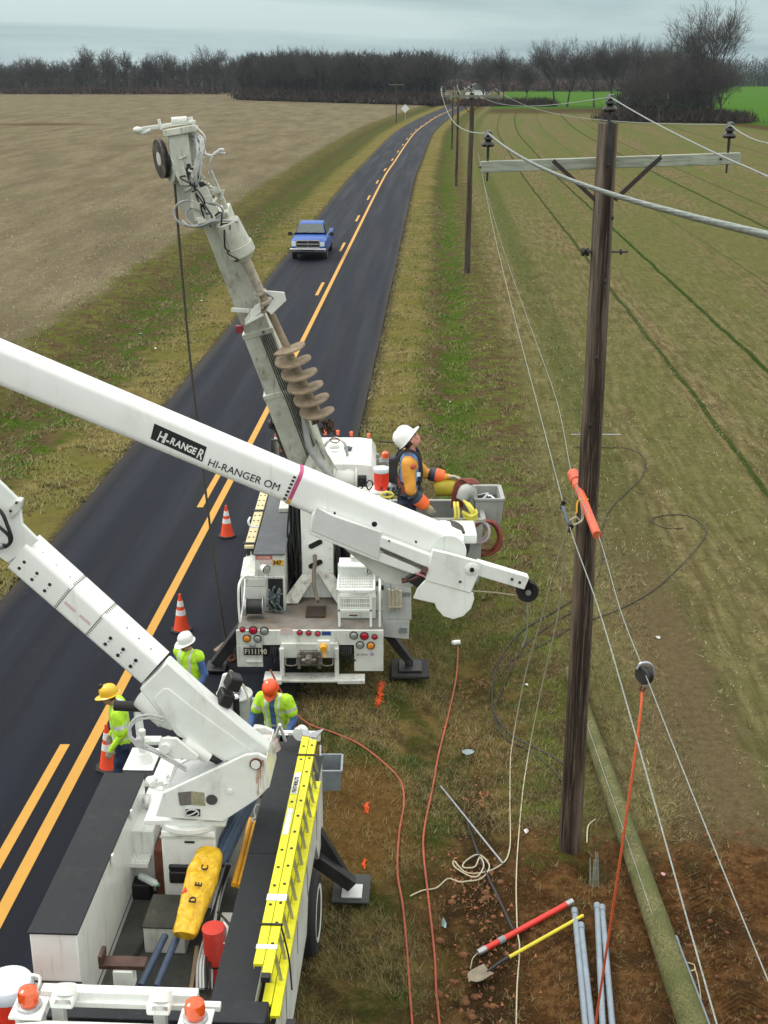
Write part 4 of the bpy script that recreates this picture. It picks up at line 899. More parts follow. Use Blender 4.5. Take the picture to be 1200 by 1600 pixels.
wire('wire_ring', [gz(1075+11*math.cos(t/10*6.283), 1516+6*math.sin(t/10*6.283), .05) for t in range(10)]+[gz(1086,1518,.05), gz(1090,1530,.03), gz(1095,1560,.02), gz(1098,1620,.02)], .008, ROPE, 'small wire ring with a tail lying right of the green pole', 'wire')
wire('straw_strand', [gz(930,1282,.02), gz(919,1292,.02), gz(917,1318,.02)], .010, ROPE, 'short pale curved strand on the clay beside the wood stub', 'strand')
# litter
LIT = pm('white_litter', (.62,.64,.62), .5, var=.2); CLR = pm('pale_blue_litter', (.22,.30,.32), .3, var=.3)
for px, py, sx, sy, m_, lab in ((732,1154,.10,.05,CLR,'crushed pale blue wrapper on the dark ditch strip'),(823,1069,.035,.03,LIT,'white paper scrap near the black ditch cables'),(822,1297,.035,.04,LIT,'small white scrap on the grass right of the grey rod'),
    (694,1432,.03,.07,CLR,'pale plastic scrap beside the orange hose near the bottom'),(703,618,.035,.03,LIT,'white scrap in the green ditch strip beyond the bucket man'),(1036,1367,.035,.03,pm('pink_litter',(.6,.35,.38),.6),'pinkish scrap on the clay right of the green pole'),
    (1028,997,.05,.03,LIT,'whitish scrap on the pale track right of the near pole'),(220,513,.10,.05,CLR,'pale blue scrap in the left verge below the far field'),(315,470,.06,.06,LIT,'white scrap on the left verge beside the derrick boom'),(243,546,.05,.03,LIT,'small white scrap on the left verge grass')):
    p = gz(px,py,.0); rr = random.Random(px); mb = MB(); n_ = 7; z0_ = gh(p.x,p.y)+.01
    vs = [(p.x+sx*math.cos(i/n_*6.28)*rr.uniform(.7,1.2), p.y+sy*1.5*math.sin(i/n_*6.28)*rr.uniform(.7,1.2), z0_+rr.uniform(.0,.035)) for i in range(n_)]+[(p.x,p.y,z0_+.045),(p.x,p.y,z0_-.01)]
    mb.add(vs, [(i,(i+1)%n_,n_) for i in range(n_)]+[((i+1)%n_,i,n_+1) for i in range(n_)])
    tag(mb.build('litter', m_, sharp=20), lab, 'litter')
# ================================================================ DERRICK TRUCK
DT = thing('derrick_truck', (-1.24,19.6,0), 'white digger derrick truck with raised grey boom and auger, parked half off the road', 'derrick truck')
L_, R_, Y0 = -2.45, -.02, 19.5
MB().box(-1.72,-1.58,19.7,29,.62,.9).box(-.92,-.78,19.7,29,.62,.9).box(-1.6,-.9,21.2,21.4,.35,.6).cyl((-2.2,21.9,.5),(-.3,21.9,.5),.09).box(-1.9,-.6,22.6,24.4,.5,.95).box(-2.35,-1.8,19.75,20.6,.55,1.06).box(-.7,-.1,19.75,20.6,.62,1.06).build('chassis', DARKM, DT, .01)
TYRE = RUBBER
def wheel(root, c, r=.50, w=.27, ax=(1,0,0), rim=WHITE, name='wheel'):
    c = V3(c); a = V3(ax).normalized()
    t = MB().lathe([(r*.66,-w/2),(r*.9,-w/2),(r*.985,-w*.36),(r,-w*.2),(r,w*.2),(r*.985,w*.36),(r*.9,w/2),(r*.66,w/2)], c, a, 30).build(name, TYRE, root, sharp=30)
    mb = MB().lathe([(.02,w*.12),(r*.2,w*.16),(r*.24,w*.30),(r*.30,w*.30),(r*.33,w*.10),(r*.50,w*.16),(r*.57,w*.5),(r*.68,w*.53),(r*.58,-w*.4)], c, a, 24)
    x = a.orthogonal().normalized(); y = a.cross(x)
    for i in range(8):
        q = c+(x*math.cos(i*.785)+y*math.sin(i*.785))*r*.42+a*w*.15; mb.cyl(q, q+a*.02, .018, n=6)
    mb.build('rim', rim, t); return t
for x in (-2.27,-1.97): wheel(DT, (x,21.9,.5), ax=(-1,0,0))
for x in (-.20,-.50): wheel(DT, (x,21.9,.5))
wheel(DT, (-2.2,27.6,.5), ax=(-1,0,0)); wheel(DT, (-.08,27.6,.5))
MB().box(L_,R_,Y0,24.2,1.05,1.15).build('deck', DECK, DT, .006)
mb = MB(); mb.box(L_-.01,R_+.01,Y0-.05,Y0-.002,.90,1.165).box(L_-.01,-2.03,Y0-.052,Y0-.004,.50,.898).box(-.50,R_+.01,Y0-.052,Y0-.004,.42,.898).box(-2.30,-2.04,Y0-.10,Y0-.054,.60,.63)
mb.build('tail_panel', OLDW, DT, .006)
def lamp2(px, py, r, mat):
    q = W(px,py,Y0-.052)
    h = MB().lathe([(r*1.2,-.004),(r*1.2,.018),(r*1.02,.024),(r*.98,.012)], q, (0,-1,0), 18).build('tail_light', BLACK, DT)
    MB().lathe([(r*.97,.010),(r*.95,.028),(r*.6,.040),(r*.1,.044)], q, (0,-1,0), 18).build('lens', mat, h)
z3 = lambda x, y: (350+x/3.636, 750+y/3.636)
for x, y, r, m_ in ((105,848,.042,LENSR),(166,852,.062,LENSR),(229,856,.062,LENSC),(130,899,.058,LENSA),(191,901,.058,LENSC),(430,866,.042,LENSR),(481,868,.042,LENSR),(533,872,.042,LENSR),
    (737,882,.060,LENSC),(797,885,.062,LENSR),(856,890,.042,LENSR),(773,936,.058,LENSC),(834,939,.058,LENSA)):
    lamp2(*z3(x,y), r, m_)
q0, q1 = W(*z3(112,995),Y0-.12), W(*z3(214,960),Y0-.12)
pl = MB().box(q0.x,q1.x,Y0-.125,Y0-.11,q0.z,q1.z+.02).build('licence_plate', BLACK, DT, .004)
LETW = pm('cream_lettering', (.62,.58,.46), .5); LETB = pm('black_lettering', (.012,.012,.014), .5)
txt('F111190', .125, frame((q0.x+.015,Y0-.127,q0.z+.025),(1,0,0),(0,0,1)), LETW, 'lettering', pl, sx=.86, bold=.002)
q = W(*z3(162,940),Y0-.07); MB().box(q.x-.05,q.x+.05,Y0-.11,Y0-.05,q.z-.03,q.z+.03).build('plate_lamp', STEEL, DT, .006)
q = W(*z3(582,872),Y0-.056); st = MB().box(q.x-.075,q.x+.075,Y0-.057,Y0-.051,q.z-.035,q.z+.035).build('sticker', pm('blue_sticker',(.02,.05,.22),.4), DT)
q = W(*z3(355,860),Y0-.055); MB().box(q.x-.1,q.x+.1,Y0-.055,Y0-.0515,q.z-.05,q.z+.05).build('sticker', pm('faded_pink_sticker',(.66,.50,.52),.5), DT)
q = W(*z3(800,992),Y0-.055); mb = MB().box(q.x-.14,q.x-.09,Y0-.057,Y0-.054,q.z-.025,q.z+.025).box(q.x-.07,q.x+.05,Y0-.057,Y0-.054,q.z-.015,q.z+.015); mb.build('sticker', pm('grey_sticker',(.35,.35,.33),.5), DT)
q = W(*z3(840,990),Y0-.055); MB().cyl((q.x,Y0-.054,q.z),(q.x,Y0-.058,q.z),.035,n=14).build('sticker', pm('mauve_sticker',(.42,.28,.50),.5), DT)
# rear hitch frame and step
xa, xb = W(*z3(325,960),Y0-.1).x, W(*z3(645,960),Y0-.1).x
zc = W(*z3(400,965),Y0-.1).z
mb = MB(); mb.box(xa,xb,Y0-.14,Y0-.05,zc-.13,zc+.13).box(xa-.02,xa+.05,Y0-.20,Y0-.02,.36,.90).box(xb-.05,xb+.02,Y0-.20,Y0-.02,.36,.90)
mb.box(xa,xb,Y0-.30,Y0-.0,.33,.37); mb.build('hitch_frame', OLDW, DT, .008)
xs0, xs1 = W(*z3(228,1060),Y0-.2).x, W(*z3(330,1060),Y0-.2).x; xs2 = W(*z3(800,1060),Y0-.2).x
MB().box(xs0,xs1,Y0-.38,Y0-.05,.33,.42).build('step', OLDW, DT, .01); MB().box(xb,xs2,Y0-.32,Y0-.06,.31,.38).build('step', OLDW, DT, .01)
mb = MB(); cxh = (xa+xb)/2
mb.box(cxh-.16,cxh+.16,Y0-.22,Y0-.12,zc-.24,zc+.02).cyl((cxh,Y0-.22,zc-.08),(cxh,Y0-.38,zc-.08),.06).cyl((cxh-.12,Y0-.3,zc-.1),(cxh+.12,Y0-.3,zc-.1),.04)
for sx in (-1,1): mb.tube([(cxh+sx*.30-.09,Y0-.17,zc-.12),(cxh+sx*.30-.08,Y0-.22,zc-.22),(cxh+sx*.30+.08,Y0-.22,zc-.22),(cxh+sx*.30+.09,Y0-.17,zc-.12)], .014, 6).box(cxh+sx*.17-.03,cxh+sx*.17+.03,Y0-.25,Y0-.14,zc-.28,zc-.05)
mb.build('tow_hitch', pm('greasy_hitch_metal',(.20,.19,.165),.5,.5,var=.5,scale=22,dirt=(.05,.035,.02),damt=.5), DT, .008)
q = W(*z3(567,940),Y0-.16); s_ = MB().box(q.x-.10,q.x+.10,Y0-.19,Y0-.141,q.z-.10,q.z+.10).build('socket_plate', WHITE, DT, .008)
MB().cyl((q.x,Y0-.19,q.z),(q.x,Y0-.30,q.z-.01),.062,.055,18).beam((q.x,Y0-.27,q.z-.03),(q.x+.02,Y0-.3,q.z-.15),.04,.02).build('socket', pm('yellow_socket',(.75,.36,.03),.4), s_)
rr = random.Random(3)
for x0_ in (-1.88,-.72):
    mb = MB()
    for i in range(7):
        x = x0_+i*.03; mb.tube([(x,Y0-.06,.88),(x+rr.uniform(-.03,.03),Y0-.12,.74),(x+rr.uniform(-.06,.06),Y0-.05,.62+rr.uniform(-.05,.05)),(x,Y0+.1,.6)], .012, 6)
    mb.box(x0_-.02,x0_+.22,Y0-.05,Y0+.05,.78,.88)
    mb.build('valve_hoses', BLACK, DT)
MB().cyl((-1.75,Y0-.1,.84),(-1.55,Y0-.1,.84),.035).box(-1.7,-1.5,Y0-.05,Y0+.1,.74,.86).build('air_fittings', STEEL, DT, .005)
# left cabinet with rubber-topped bin
mb = MB(); mb.box(L_,-1.70,20.28,24.1,1.15,1.80); cab = mb.build('side_cabinet', OLDW, DT, .01)
MB().box(-2.42,-2.02,20.262,20.279,1.62,1.76).box(-2.42,-2.02,20.262,20.279,1.18,1.60).build('cabinet_door', OLDW, cab, .006)
MB().box(-1.98,-1.73,20.255,20.30,1.18,1.76).build('cabinet_opening', BLACK, cab)  # black panel painting in the shade inside the open compartment
mb = MB()
for i in range(16):
    x = rr.uniform(-1.95,-1.76); z = rr.uniform(1.2,1.6); a_ = rr.uniform(0,6.3); mb.tube([(x,20.24,z),(x+.05*math.cos(a_),20.17,z+.05*math.sin(a_)),(x+rr.uniform(-.08,.08),20.2,z-rr.uniform(.03,.15))], .018, 6)
mb.build('coiled_leads', pm('blue_grey_leads',(.10,.13,.14),.5,var=.5,scale=14), cab)
mb = MB(); mb.box(-2.20,-1.70,20.30,23.5,1.80,2.185); bn = mb.build('top_bin', OLDW, DT, .008)
MB().box(-2.22,-1.68,20.27,23.55,2.187,2.215).build('bin_lid', GREYTOP, bn, .006)
MB().poly3([(-2.45,20.28,1.803),(-2.21,20.28,1.803),(-2.21,20.9,2.0),(-2.45,20.9,1.9)], (0,0,.006)).build('cover_plate', OLDW, cab)
q = W(*z3(231,441),20.28); d1 = MB().box(q.x-.15,q.x+.13,20.288,20.297,q.z-.035,q.z+.03).build('danger_label', pm('red_label',(.55,.10,.12),.5), bn)
txt('DANGER', .055, frame((q.x-.13,20.287,q.z-.02),(1,0,0),(0,0,1)), LETW, 'lettering', d1, .001, 1.0, .001)
q = W(*z3(250,465),20.28); d2 = MB().box(q.x-.15,q.x+.13,20.290,20.298,q.z-.03,q.z+.022).build('notice_label', pm('pink_label',(.62,.46,.46),.5), bn)
q = W(*z3(307,470),20.28); d3 = MB().box(q.x-.095,q.x+.095,20.286,20.296,q.z-.05,q.z+.045).build('number_plate', pm('amber_plate',(.70,.38,.04),.45), bn)
txt('347', .10, frame((q.x-.088,20.285,q.z-.035),(1,0,0),(0,0,1)), LETB, 'lettering', d3, .001, .95, .004)
def worklight(root, px, py, Y_, d=(.5,-1,-.2), r=.07):
    q = W(px,py,Y_); d = V3(d).normalized()
    o = MB().lathe([(r*.4,-.10),(r*.9,-.07),(r,-.02),(r,.03),(r*.85,.032)], q, d, 18).beam(q-V3((0,0,.16)), q-V3((0,0,.04)), .02, .03).build('work_light', WHITE, root)
    MB().lathe([(r*.82,.026),(r*.4,.04),(.01,.044)], q, d, 16).build('lens', LENSC, o); MB().lathe([(r*1.02,.02),(r*1.02,.038),(r*.84,.038),(r*.84,.028)], q, d, 18).build('bezel', BLACK, o)
worklight(DT, *z3(235,505), 20.2, (.9,-1,-.1)); worklight(DT, *z3(825,510), 20.25, (.9,-1,-.1))
# cable reel
q = W(398,945,20.0); rl = MB().cyl((q.x-.13,20.0,q.z-.03),(q.x+.13,20.0,q.z-.03),.13,n=22).build('cable_reel', BLACK, DT)
MB().cyl((q.x-.19,20.0,q.z-.03),(q.x-.135,20.0,q.z-.03),.165,n=26).build('flange', STEEL, rl); MB().cyl((q.x+.135,20.0,q.z-.03),(q.x+.15,20.0,q.z-.03),.165,n=26).box(q.x+.15,q.x+.17,19.97,20.03,1.155,q.z).build('flange', STEEL, rl)
MB().tube([W(375,972,19.6), W(373,945,19.6), W(373,918,19.62), W(377,905,19.8), W(383,900,20.25)], .020, 8).tube([W(376,970,19.75), W(381,935,19.95), W(383,905,20.25)], .012, 8).build('grab_rail', WHITE, DT)
MB().tube([(-.07,19.62,1.16),(-.07,19.62,1.75),(-.07,19.75,1.84),(-.07,20.26,1.84)], .020, 8).tube([(-.07,19.95,1.16),(-.07,19.95,1.83)], .014, 8).build('grab_rail', WHITE, DT)
# pedestal (turret mount) with slots and side hose bundles
zt = 3.0
mb = MB(); mb.box(-1.44,-.88,20.85,21.7,1.16,zt); ped = mb.build('pedestal', WHITE, DT, .015)
def slot(px, py, Y_, parent):
    q = W(px,py,Y_); d = V3((.8,0,.42)).normalized(); n_ = V3((-d.z,0,d.x)); pts = []
    for s_, a0 in ((1,-90),(-1,90)):
        for i in range(7):
            a = math.radians(a0+i*30); pts.append(q+d*(s_*.085)+d*math.cos(a)*.055+n_*math.sin(a)*.055)
    MB().poly3(pts, (0,-.004,0)).build('slot', BLACK, parent)
    MB().tube(pts, .010, 6, closed=True, sub=2).build('slot_rim', OLDW, parent)
slot(*z3(520,365), 20.848, ped); slot(*z3(520,478), 20.848, ped)
mb = MB()
for i in range(10): mb.cyl(W(*z3(432+(i%2)*170,300+i*30),20.85), W(*z3(432+(i%2)*170,300+i*30),20.83), .008, n=6)
mb.build('bolt', DARKM, ped)
MB().poly3([(-1.44,20.83,1.62),(-1.80,20.6,1.17),(-1.50,20.6,1.17),(-1.16,20.83,1.66)], (0,-.05,.01)).poly3([(-.88,20.83,1.62),(-.52,20.6,1.17),(-.82,20.6,1.17),(-1.16,20.83,1.66)], (0,-.05,.01)).poly3([(-1.42,20.9,2.0),(-1.72,21.2,1.17),(-1.66,21.3,1.17),(-1.40,21.0,2.0)], (0,.03,.02)).build('gusset', pm('chipped_white_paint',(.62,.63,.58),.5,var=.1,dirt=(.12,.07,.04),damt=.6,dscale=9), ped, .006)
MB().tube([W(*z3(515,425),20.8), W(*z3(517,470),20.72), W(*z3(510,540),20.62), W(*z3(515,620),20.4), W(*z3(535,690),20.15)], .035, 8).build('drain_hose', pm('brown_hose',(.14,.115,.085),.7,var=.3), ped)
MB().box(-1.02-.32,-1.02+.02,20.0,20.45,1.155,1.18).build('rag_mat', pm('greasy_mat',(.05,.035,.025),.9,var=.5,scale=12), DT, .01)
for x0_, x1_ in ((-1.66,-1.47),(-.85,-.64)):
    mb = MB()
    for i in range(26):
        x = rr.uniform(x0_,x1_); y = rr.uniform(20.9,21.5); mb.tube([(x,y,1.16),(x+rr.uniform(-.06,.06),y-rr.uniform(0,.2),1.7),(x+rr.uniform(-.05,.05),y-rr.uniform(0,.2),2.3),((x+rr.uniform(-.03,.03)),y,2.95)], .016, 6, sub=4)
    mb.box(x0_,x1_,21.2,21.75,1.16,2.9); mb.build('hose_bundle', BLACK, DT)
# rear right: perforated step guard, control cabinet, open doors
gx0, gx1 = W(*z3(645,700),19.95).x, W(*z3(862,700),19.95).x
st = MB().box(gx0,gx1,19.95,20.35,1.16,1.56).build('valve_box', OLDW, DT, .012)
mb = MB(); mb.box(gx0+.02,gx0+.06,19.6,19.64,1.16,1.80).box(gx1-.10,gx1-.06,19.6,19.64,1.16,1.80).box(gx0,gx1-.02,19.6,19.66,1.78,1.83).box(gx0,gx0+.03,19.6,20.3,1.80,1.84).box(gx1-.04,gx1-.01,19.6,20.3,1.80,1.84).box(gx0+.02,gx1-.06,19.6,19.63,1.44,1.48)
for i in range(9):
    y = 19.66+i*.07; mb.box(gx0+.03,gx1-.04,y,y+.018,1.815,1.83)
for i in range(13):
    x = gx0+.03+i*.04; mb.box(x,x+.014,19.64,20.25,1.80,1.814)
for k in range(3):
    for i in range(13):
        x = gx0+.03+i*.038; mb.box(x,x+.012,19.63,19.645,1.50+k*.08,1.56+k*.08)
    mb.box(gx0+.03,gx1-.07,19.628,19.64,1.485+k*.085,1.50+k*.085)
mb.box(gx0,gx1,20.28,20.36,1.56,2.02); mb.build('step_guard', WHITE, DT, .004)
MB().box(gx0+.02,gx1+.01,20.1,20.5,2.03,2.06).build('guard_lid', WHITE, DT, .006)
q = W(*z3(735,770),19.94); MB().box(q.x-.07,q.x+.07,19.942,19.949,q.z-.012,q.z+.012).build('sticker', RUST, st)
cb_ = MB().box(-.56,R_,20.3,24.1,1.155,2.12).build('side_cabinet', OLDW, DT, .01)
MB().box(-.57,R_+.01,20.28,24.15,2.122,2.15).build('cabinet_lid', pm('pale_grey_lid',(.50,.52,.49),.5,var=.1,dirt=(.25,.22,.18),damt=.3), cb_, .006)
MB().box(-.20,-.10,20.285,20.298,1.62,1.70).box(-.21,-.13,20.285,20.298,1.45,1.53).build('label', pm('dark_label',(.06,.07,.09),.5), cb_)
q = W(*z3(728,470),20.9); MB().box(q.x-.05,q.x+.05,20.85,20.9,q.z-.25,q.z+.3).build('timber_post', pm('red_brown_timber',(.30,.10,.045),.8,var=.25,stretch=(4,4,.5)), DT, .004)
q = W(*z3(790,470),20.9); MB().cyl((q.x-.12,20.7,2.24),(q.x+.1,20.7,2.24),.08).box(q.x-.13,q.x+.2,20.6,20.8,2.15,2.2).build('oil_filter', WHITE, DT, .004)
dr = MB().poly3([W(*p,19.92) for p in (z3(902,520),z3(1062,600),z3(1066,795),z3(902,795))], (0,.035,0)).build('cabinet_door', pm('door_grey_white',(.44,.47,.46),.45,var=.06,dirt=(.25,.22,.18),damt=.25), DT, .006)
dr2 = MB().poly3([W(*p,19.90) for p in (z3(900,800),z3(1054,800),z3(1050,905),z3(898,890))], (0,.035,0)).build('cabinet_door', bpy.data.materials['door_grey_white'], DT, .006)
MB().box(*(lambda a,b_: (a.x,b_.x,19.905,19.918,b_.z,a.z))(W(*z3(1015,640),19.9), W(*z3(1058,662),19.9))).build('label', pm('grey_label',(.20,.22,.22),.5), dr)
MB().box(*(lambda a,b_: (a.x,b_.x,19.885,19.898,b_.z,a.z))(W(*z3(995,840),19.9), W(*z3(1040,868),19.9))).build('label', bpy.data.materials['grey_label'], dr2)
mb = MB()
for i, x in enumerate((942,962,983,1003)): mb.cyl(W(*z3(x,738-i%2*4),19.86), W(*z3(x-2,618+(i%2)*8),19.86), .034, n=12)
mb.beam(W(*z3(932,722),19.82), W(*z3(1012,722),19.82), .03, .03).beam(W(*z3(932,655),19.84), W(*z3(1012,655),19.84), .02, .02); mb.build('fuse_tubes', pm('beige_tubes',(.42,.38,.30),.5,var=.2), dr)
MB().beam(W(*z3(948,620),19.85), W(*z3(946,565),19.85), .02, .01).build('rod', DARKM, dr)
MB().ball((-.03,19.9,1.75),(.03,.03,.05)).build('door_latch', BLACK, DT)
# outrigger leg on the grass side
MB().beam((-.12,20.35,.98),(.46,20.25,.20),.13,.16,w1=.12,h1=.14).build('outrigger_leg', DARKM, DT, .01)
MB().box(.26,.66,20.02,20.46,.11,.15).cyl((.44,20.25,.15),(.44,20.25,.24),.07).build('outrigger_foot', DARKM, DT, .008)
tag(MB().box(.12,.78,19.9,20.6,.035,.10).build('outrigger_pad', RUBBER, bevel=.02), 'black square pad under the derrick truck outrigger on the grass', 'pad')
MB().beam((-2.35,20.35,.98),(-2.95,20.25,.16),.16,.18).box(-3.1,-2.75,20.05,20.45,.10,.14).build('outrigger_leg', DARKM, DT, .01)
# cab
def cabsec(y, x0, x1, z0, z1, b=.18):
    return [(x0+.03,y,z0),(x0,y,z0+.3),(x0,y,1.55),(x0+.07,y,z1-b),(x0+.16,y,z1-.03),(x0+.4,y,z1),(x1-.4,y,z1),(x1-.16,y,z1-.03),(x1-.07,y,z1-b),(x1,y,1.55),(x1,y,z0+.3),(x1-.03,y,z0)]
def loft(secs, name, mat, parent, bevel=0.0, sharp=35):
    mb = MB(); n = len(secs[0]); vs = [p for s_ in secs for p in s_]
    fs = [(i*n+j, i*n+(j+1)%n, (i+1)*n+(j+1)%n, (i+1)*n+j) for i in range(len(secs)-1) for j in range(n)]
    fs += [tuple(range(n-1,-1,-1)), tuple(range((len(secs)-1)*n, len(secs)*n))]
    mb.add(vs, fs); return mb.build(name, mat, parent, bevel, sharp)
cabb = loft([cabsec(24.45,-2.1,-.1,.75,2.52), cabsec(24.58,-2.1,-.1,.7,2.66), cabsec(25.3,-2.1,-.1,.7,2.70), cabsec(26.0,-2.1,-.1,.7,2.64), cabsec(26.25,-2.1,-.1,.7,2.42), cabsec(26.75,-2.12,-.08,.7,1.72)], 'cab', WHITE, DT)
MB().box(-1.85,-.35,24.436,24.448,1.75,2.30).build('rear_window', GLASSD, cabb, .01)
loft([[(-1.95,26.3,.6),(-1.95,26.3,1.7),(-.25,26.3,1.7),(-.25,26.3,.6)],[(-1.9,28.3,.6),(-1.85,28.3,1.35),(-.35,28.3,1.35),(-.3,28.3,.6)]], 'hood', WHITE, DT, .08)
MB().poly3([(-1.95,26.30,2.36),(-.25,26.30,2.36),(-.22,26.70,1.78),(-1.98,26.70,1.78)], (0,.02,.012)).build('windscreen', GLASSD, cabb)
for sx, x in ((-1,-2.102),(1,-.098)): MB().box(min(x,x+sx*.006),max(x,x+sx*.006),25.2,26.1,1.6,2.25).build('side_window', GLASSD, cabb)
for px, py in ((490,672),(508,673),(528,673),(549,675),(576,678)):
    q = U(px,py+2,2.68); MB().box(q.x-.03,q.x+.03,q.y-.06,q.y+.04,2.63,2.70).ball((q.x,q.y,2.695),(.045,.05,.03),10,5,0).build('marker_lamp', BEACON, cabb)
q = U(544,702,2.7); MB().lathe([(.02,0),(.05,.0),(.085,.03),(.095,.055),(.07,.07),(.05,.05),(.015,.045)], (q.x,q.y,2.68), n=20).build('roof_vent', pm('dark_blue_vent',(.03,.05,.08),.4), cabb)
MB().tube([U(503,705,2.72),U(512,690,3.0),U(525,685,3.05),U(538,692,3.0),U(543,712,2.7)], .03, 8).ball(U(522,700,2.75),(.12,.1,.1),12,6,0).build('boom_rest', OLDW, DT)
MB().tube([U(514,688,3.03),U(521,684,3.1),U(530,687,3.08),U(526,692,3.05),U(517,690,3.05)], .012, 6).build('tie_strap', RUST, DT)
mb = MB(); a = U(497,712,2.45); b_ = U(592,712,2.45); mb.beam(a, b_, .06, .08)
for px in (500,545,582): q = U(px,712,2.45); mb.beam((q.x,q.y,1.2),(q.x,q.y,2.45),.05,.05)
for i in range(16): q = U(572+i*1.6,718,2.40); mb.cyl((q.x,q.y,1.6),(q.x,q.y,2.42),.010,n=6)
mb.build('headboard_rack', STEEL, DT, .004)
MB().box(-2.3,-.12,24.15,24.35,1.15,1.6).build('cab_gap_box', DARKM, DT)
for px, py in ((431,702),):
    q = W(px,py,26.3); m_ = MB().box(q.x-.10,q.x+.10,q.y-.02,q.y+.05,q.z-.28,q.z+.22).build('mirror', BLACK, DT, .02); MB().beam((q.x+.1,q.y+.02,q.z+.1),(-2.1,q.y,q.z+.1),.02,.02).build('arm', BLACK, m_)
    MB().box(q.x-.075,q.x+.075,q.y-.026,q.y-.021,q.z-.25,q.z+.19).build('glass', CHROME, m_)
q = W(620,692,26.1); m_ = MB().box(q.x+.02,q.x+.20,q.y-.02,q.y+.05,q.z-.42,q.z+.05).build('mirror', BLACK, DT, .02); MB().beam((-.1,q.y,q.z+.03),(q.x+.1,q.y,q.z),.025,.025).beam((-.1,q.y,q.z-.4),(q.x+.1,q.y,q.z-.38),.025,.025).build('arm', BLACK, m_)
q = U(602,712,2.5); bc = MB().cyl((q.x,q.y,1.3),(q.x,q.y,2.42),.03).cyl((q.x,q.y,2.42),(q.x,q.y,2.46),.1).box(q.x-.12,q.x+.12,q.y-.15,q.y+.1,2.38,2.42).build('beacon', STEEL, DT)
MB().lathe([(.075,0),(.08,.05),(.07,.1),(.04,.125)], (q.x,q.y,2.46), n=18).build('lens', BEACON, bc)
# turret, winch
MB().cyl((-1.16,21.3,zt+.002),(-1.16,21.3,zt+.12),.42,n=36).cyl((-1.16,21.3,zt+.12),(-1.16,21.3,zt+.2),.36,n=36).build('turntable', DERR, DT, .006)
# boom geometry
B0 = W(492,742,22.1); K0 = W(345,352,21.0); bd = (K0-B0).normalized()
ux = (V3((1,0,0))-bd*bd.x).normalized(); uy = bd.cross(ux)
if uy.y > 0: uy = -uy                       # uy points towards the camera side
Bp = lambda t, a=0, c=0: B0+bd*t+ux*a+uy*c
Lb = (K0-B0).length
bo = MB().beam(Bp(-.25), Bp(Lb*.38), .60, .55, uy).build('boom', DERR, DT, .02)
MB().beam(Bp(Lb*.38+.002), Bp(Lb*.62), .52, .50, uy).beam(Bp(Lb*.625), Bp(Lb+.25), .45, .45, uy).build('boom_extension', DERR, DT, .015)
mb = MB()
for a, c, t0, t1 in ((-.10,.30,0,Lb*.95),(.02,.30,.3,Lb*.9)): mb.beam(Bp(t0,a,c*.9), Bp(t1,a,c*.75), .012, .012, uy)
for t in (.38,.62): mb.beam(Bp(Lb*t-.05), Bp(Lb*t+.04), .62 if t < .5 else .54, .57 if t < .5 else .53, uy)
mb.build('boom_collar', DERR, bo, .006)
mb = MB()
for k in range(6):
    a = .06+k*.036; mb.cyl(Bp(.1,a,.295), Bp(Lb*.37,a,.295), .010, n=7).cyl(Bp(Lb*.37,a,.295), Bp(Lb*.40,a-.02,.27), .010, n=7).cyl(Bp(Lb*.40,a-.02,.27), Bp(Lb*.61,a-.03,.27), .010, n=7)
mb.box(*(lambda q: (q.x-.02,q.x+.02,q.y-.02,q.y+.02,q.z-.02,q.z+.02))(Bp(Lb*.62,.1,.26)))
mb.build('boom_hoses', pm('hose_dark_grey',(.07,.075,.075),.5,var=.3), bo)
mb = MB()
for a, px in ((-.30,452),(-.12,474)):
    p_ = W(px,722,21.9); q_ = Bp(Lb*.26,a-.06,.12); mb.cyl(p_, p_.lerp(q_,.62), .045, n=14).cyl(p_.lerp(q_,.62), q_, .028, n=12)
mb.build('lift_cylinder', pm('oily_cylinder',(.12,.115,.10),.35,.6,var=.3), DT)
MB().beam(Bp(Lb*.255,-.40,.12), Bp(Lb*.255,.1,.12), .14, .12, uy).cyl(Bp(Lb*.26,-.42,.12), Bp(Lb*.26,-.36,.12), .09).build('cylinder_bracket', DARKM, bo, .01)
tw = MB().poly3([W(488,700,21.6), W(500,690,21.6), W(552,775,21.4), W(540,800,21.4), W(470,800,21.4), W(470,740,21.5)], (0,.03,0)).poly3([W(466,730,21.9), W(500,700,21.9), W(545,760,21.9), W(520,800,21.9), W(460,800,21.9)], (0,.04,0)).build('turret_plate', DERR, DT, .006)
MB().tube([W(474,640,21.4), W(478,672,21.35), W(484,700,21.3), W(500,725,21.25), W(520,748,21.2)], .055, 10).build('hydraulic_hose', HOSEG, DT)
q = W(541,747,21.6); wn = MB().cyl((q.x-.18,q.y-.1,q.z),(q.x+.16,q.y-.1,q.z),.17,n=24).cyl((q.x+.16,q.y-.1,q.z),(q.x+.20,q.y-.1,q.z),.21,n=24).cyl((q.x-.22,q.y-.1,q.z),(q.x-.18,q.y-.1,q.z),.21,n=24).beam((q.x-.5,q.y,q.z+.02),(q.x+.1,q.y-.05,q.z+.16),.06,.05).build('winch', OLDW, DT, .008)
MB().cyl((q.x+.201,q.y-.1,q.z),(q.x+.215,q.y-.1,q.z),.07,n=14).build('winch_cap', DARKM, wn)
for px in (558,572): q2 = W(px,756,21.4); MB().tube([q2, q2+V3((.06,-.05,.08)), q2+V3((.12,0,0)), q2+V3((.05,.02,-.12)), q2+V3((0,0,-.02))], .012, 6).build('hose_loop', BLACK, DT)
MB().cyl(W(493,686,21.5), W(516,738,21.6), .020, n=8).build('auger_stay', STEEL, DT)
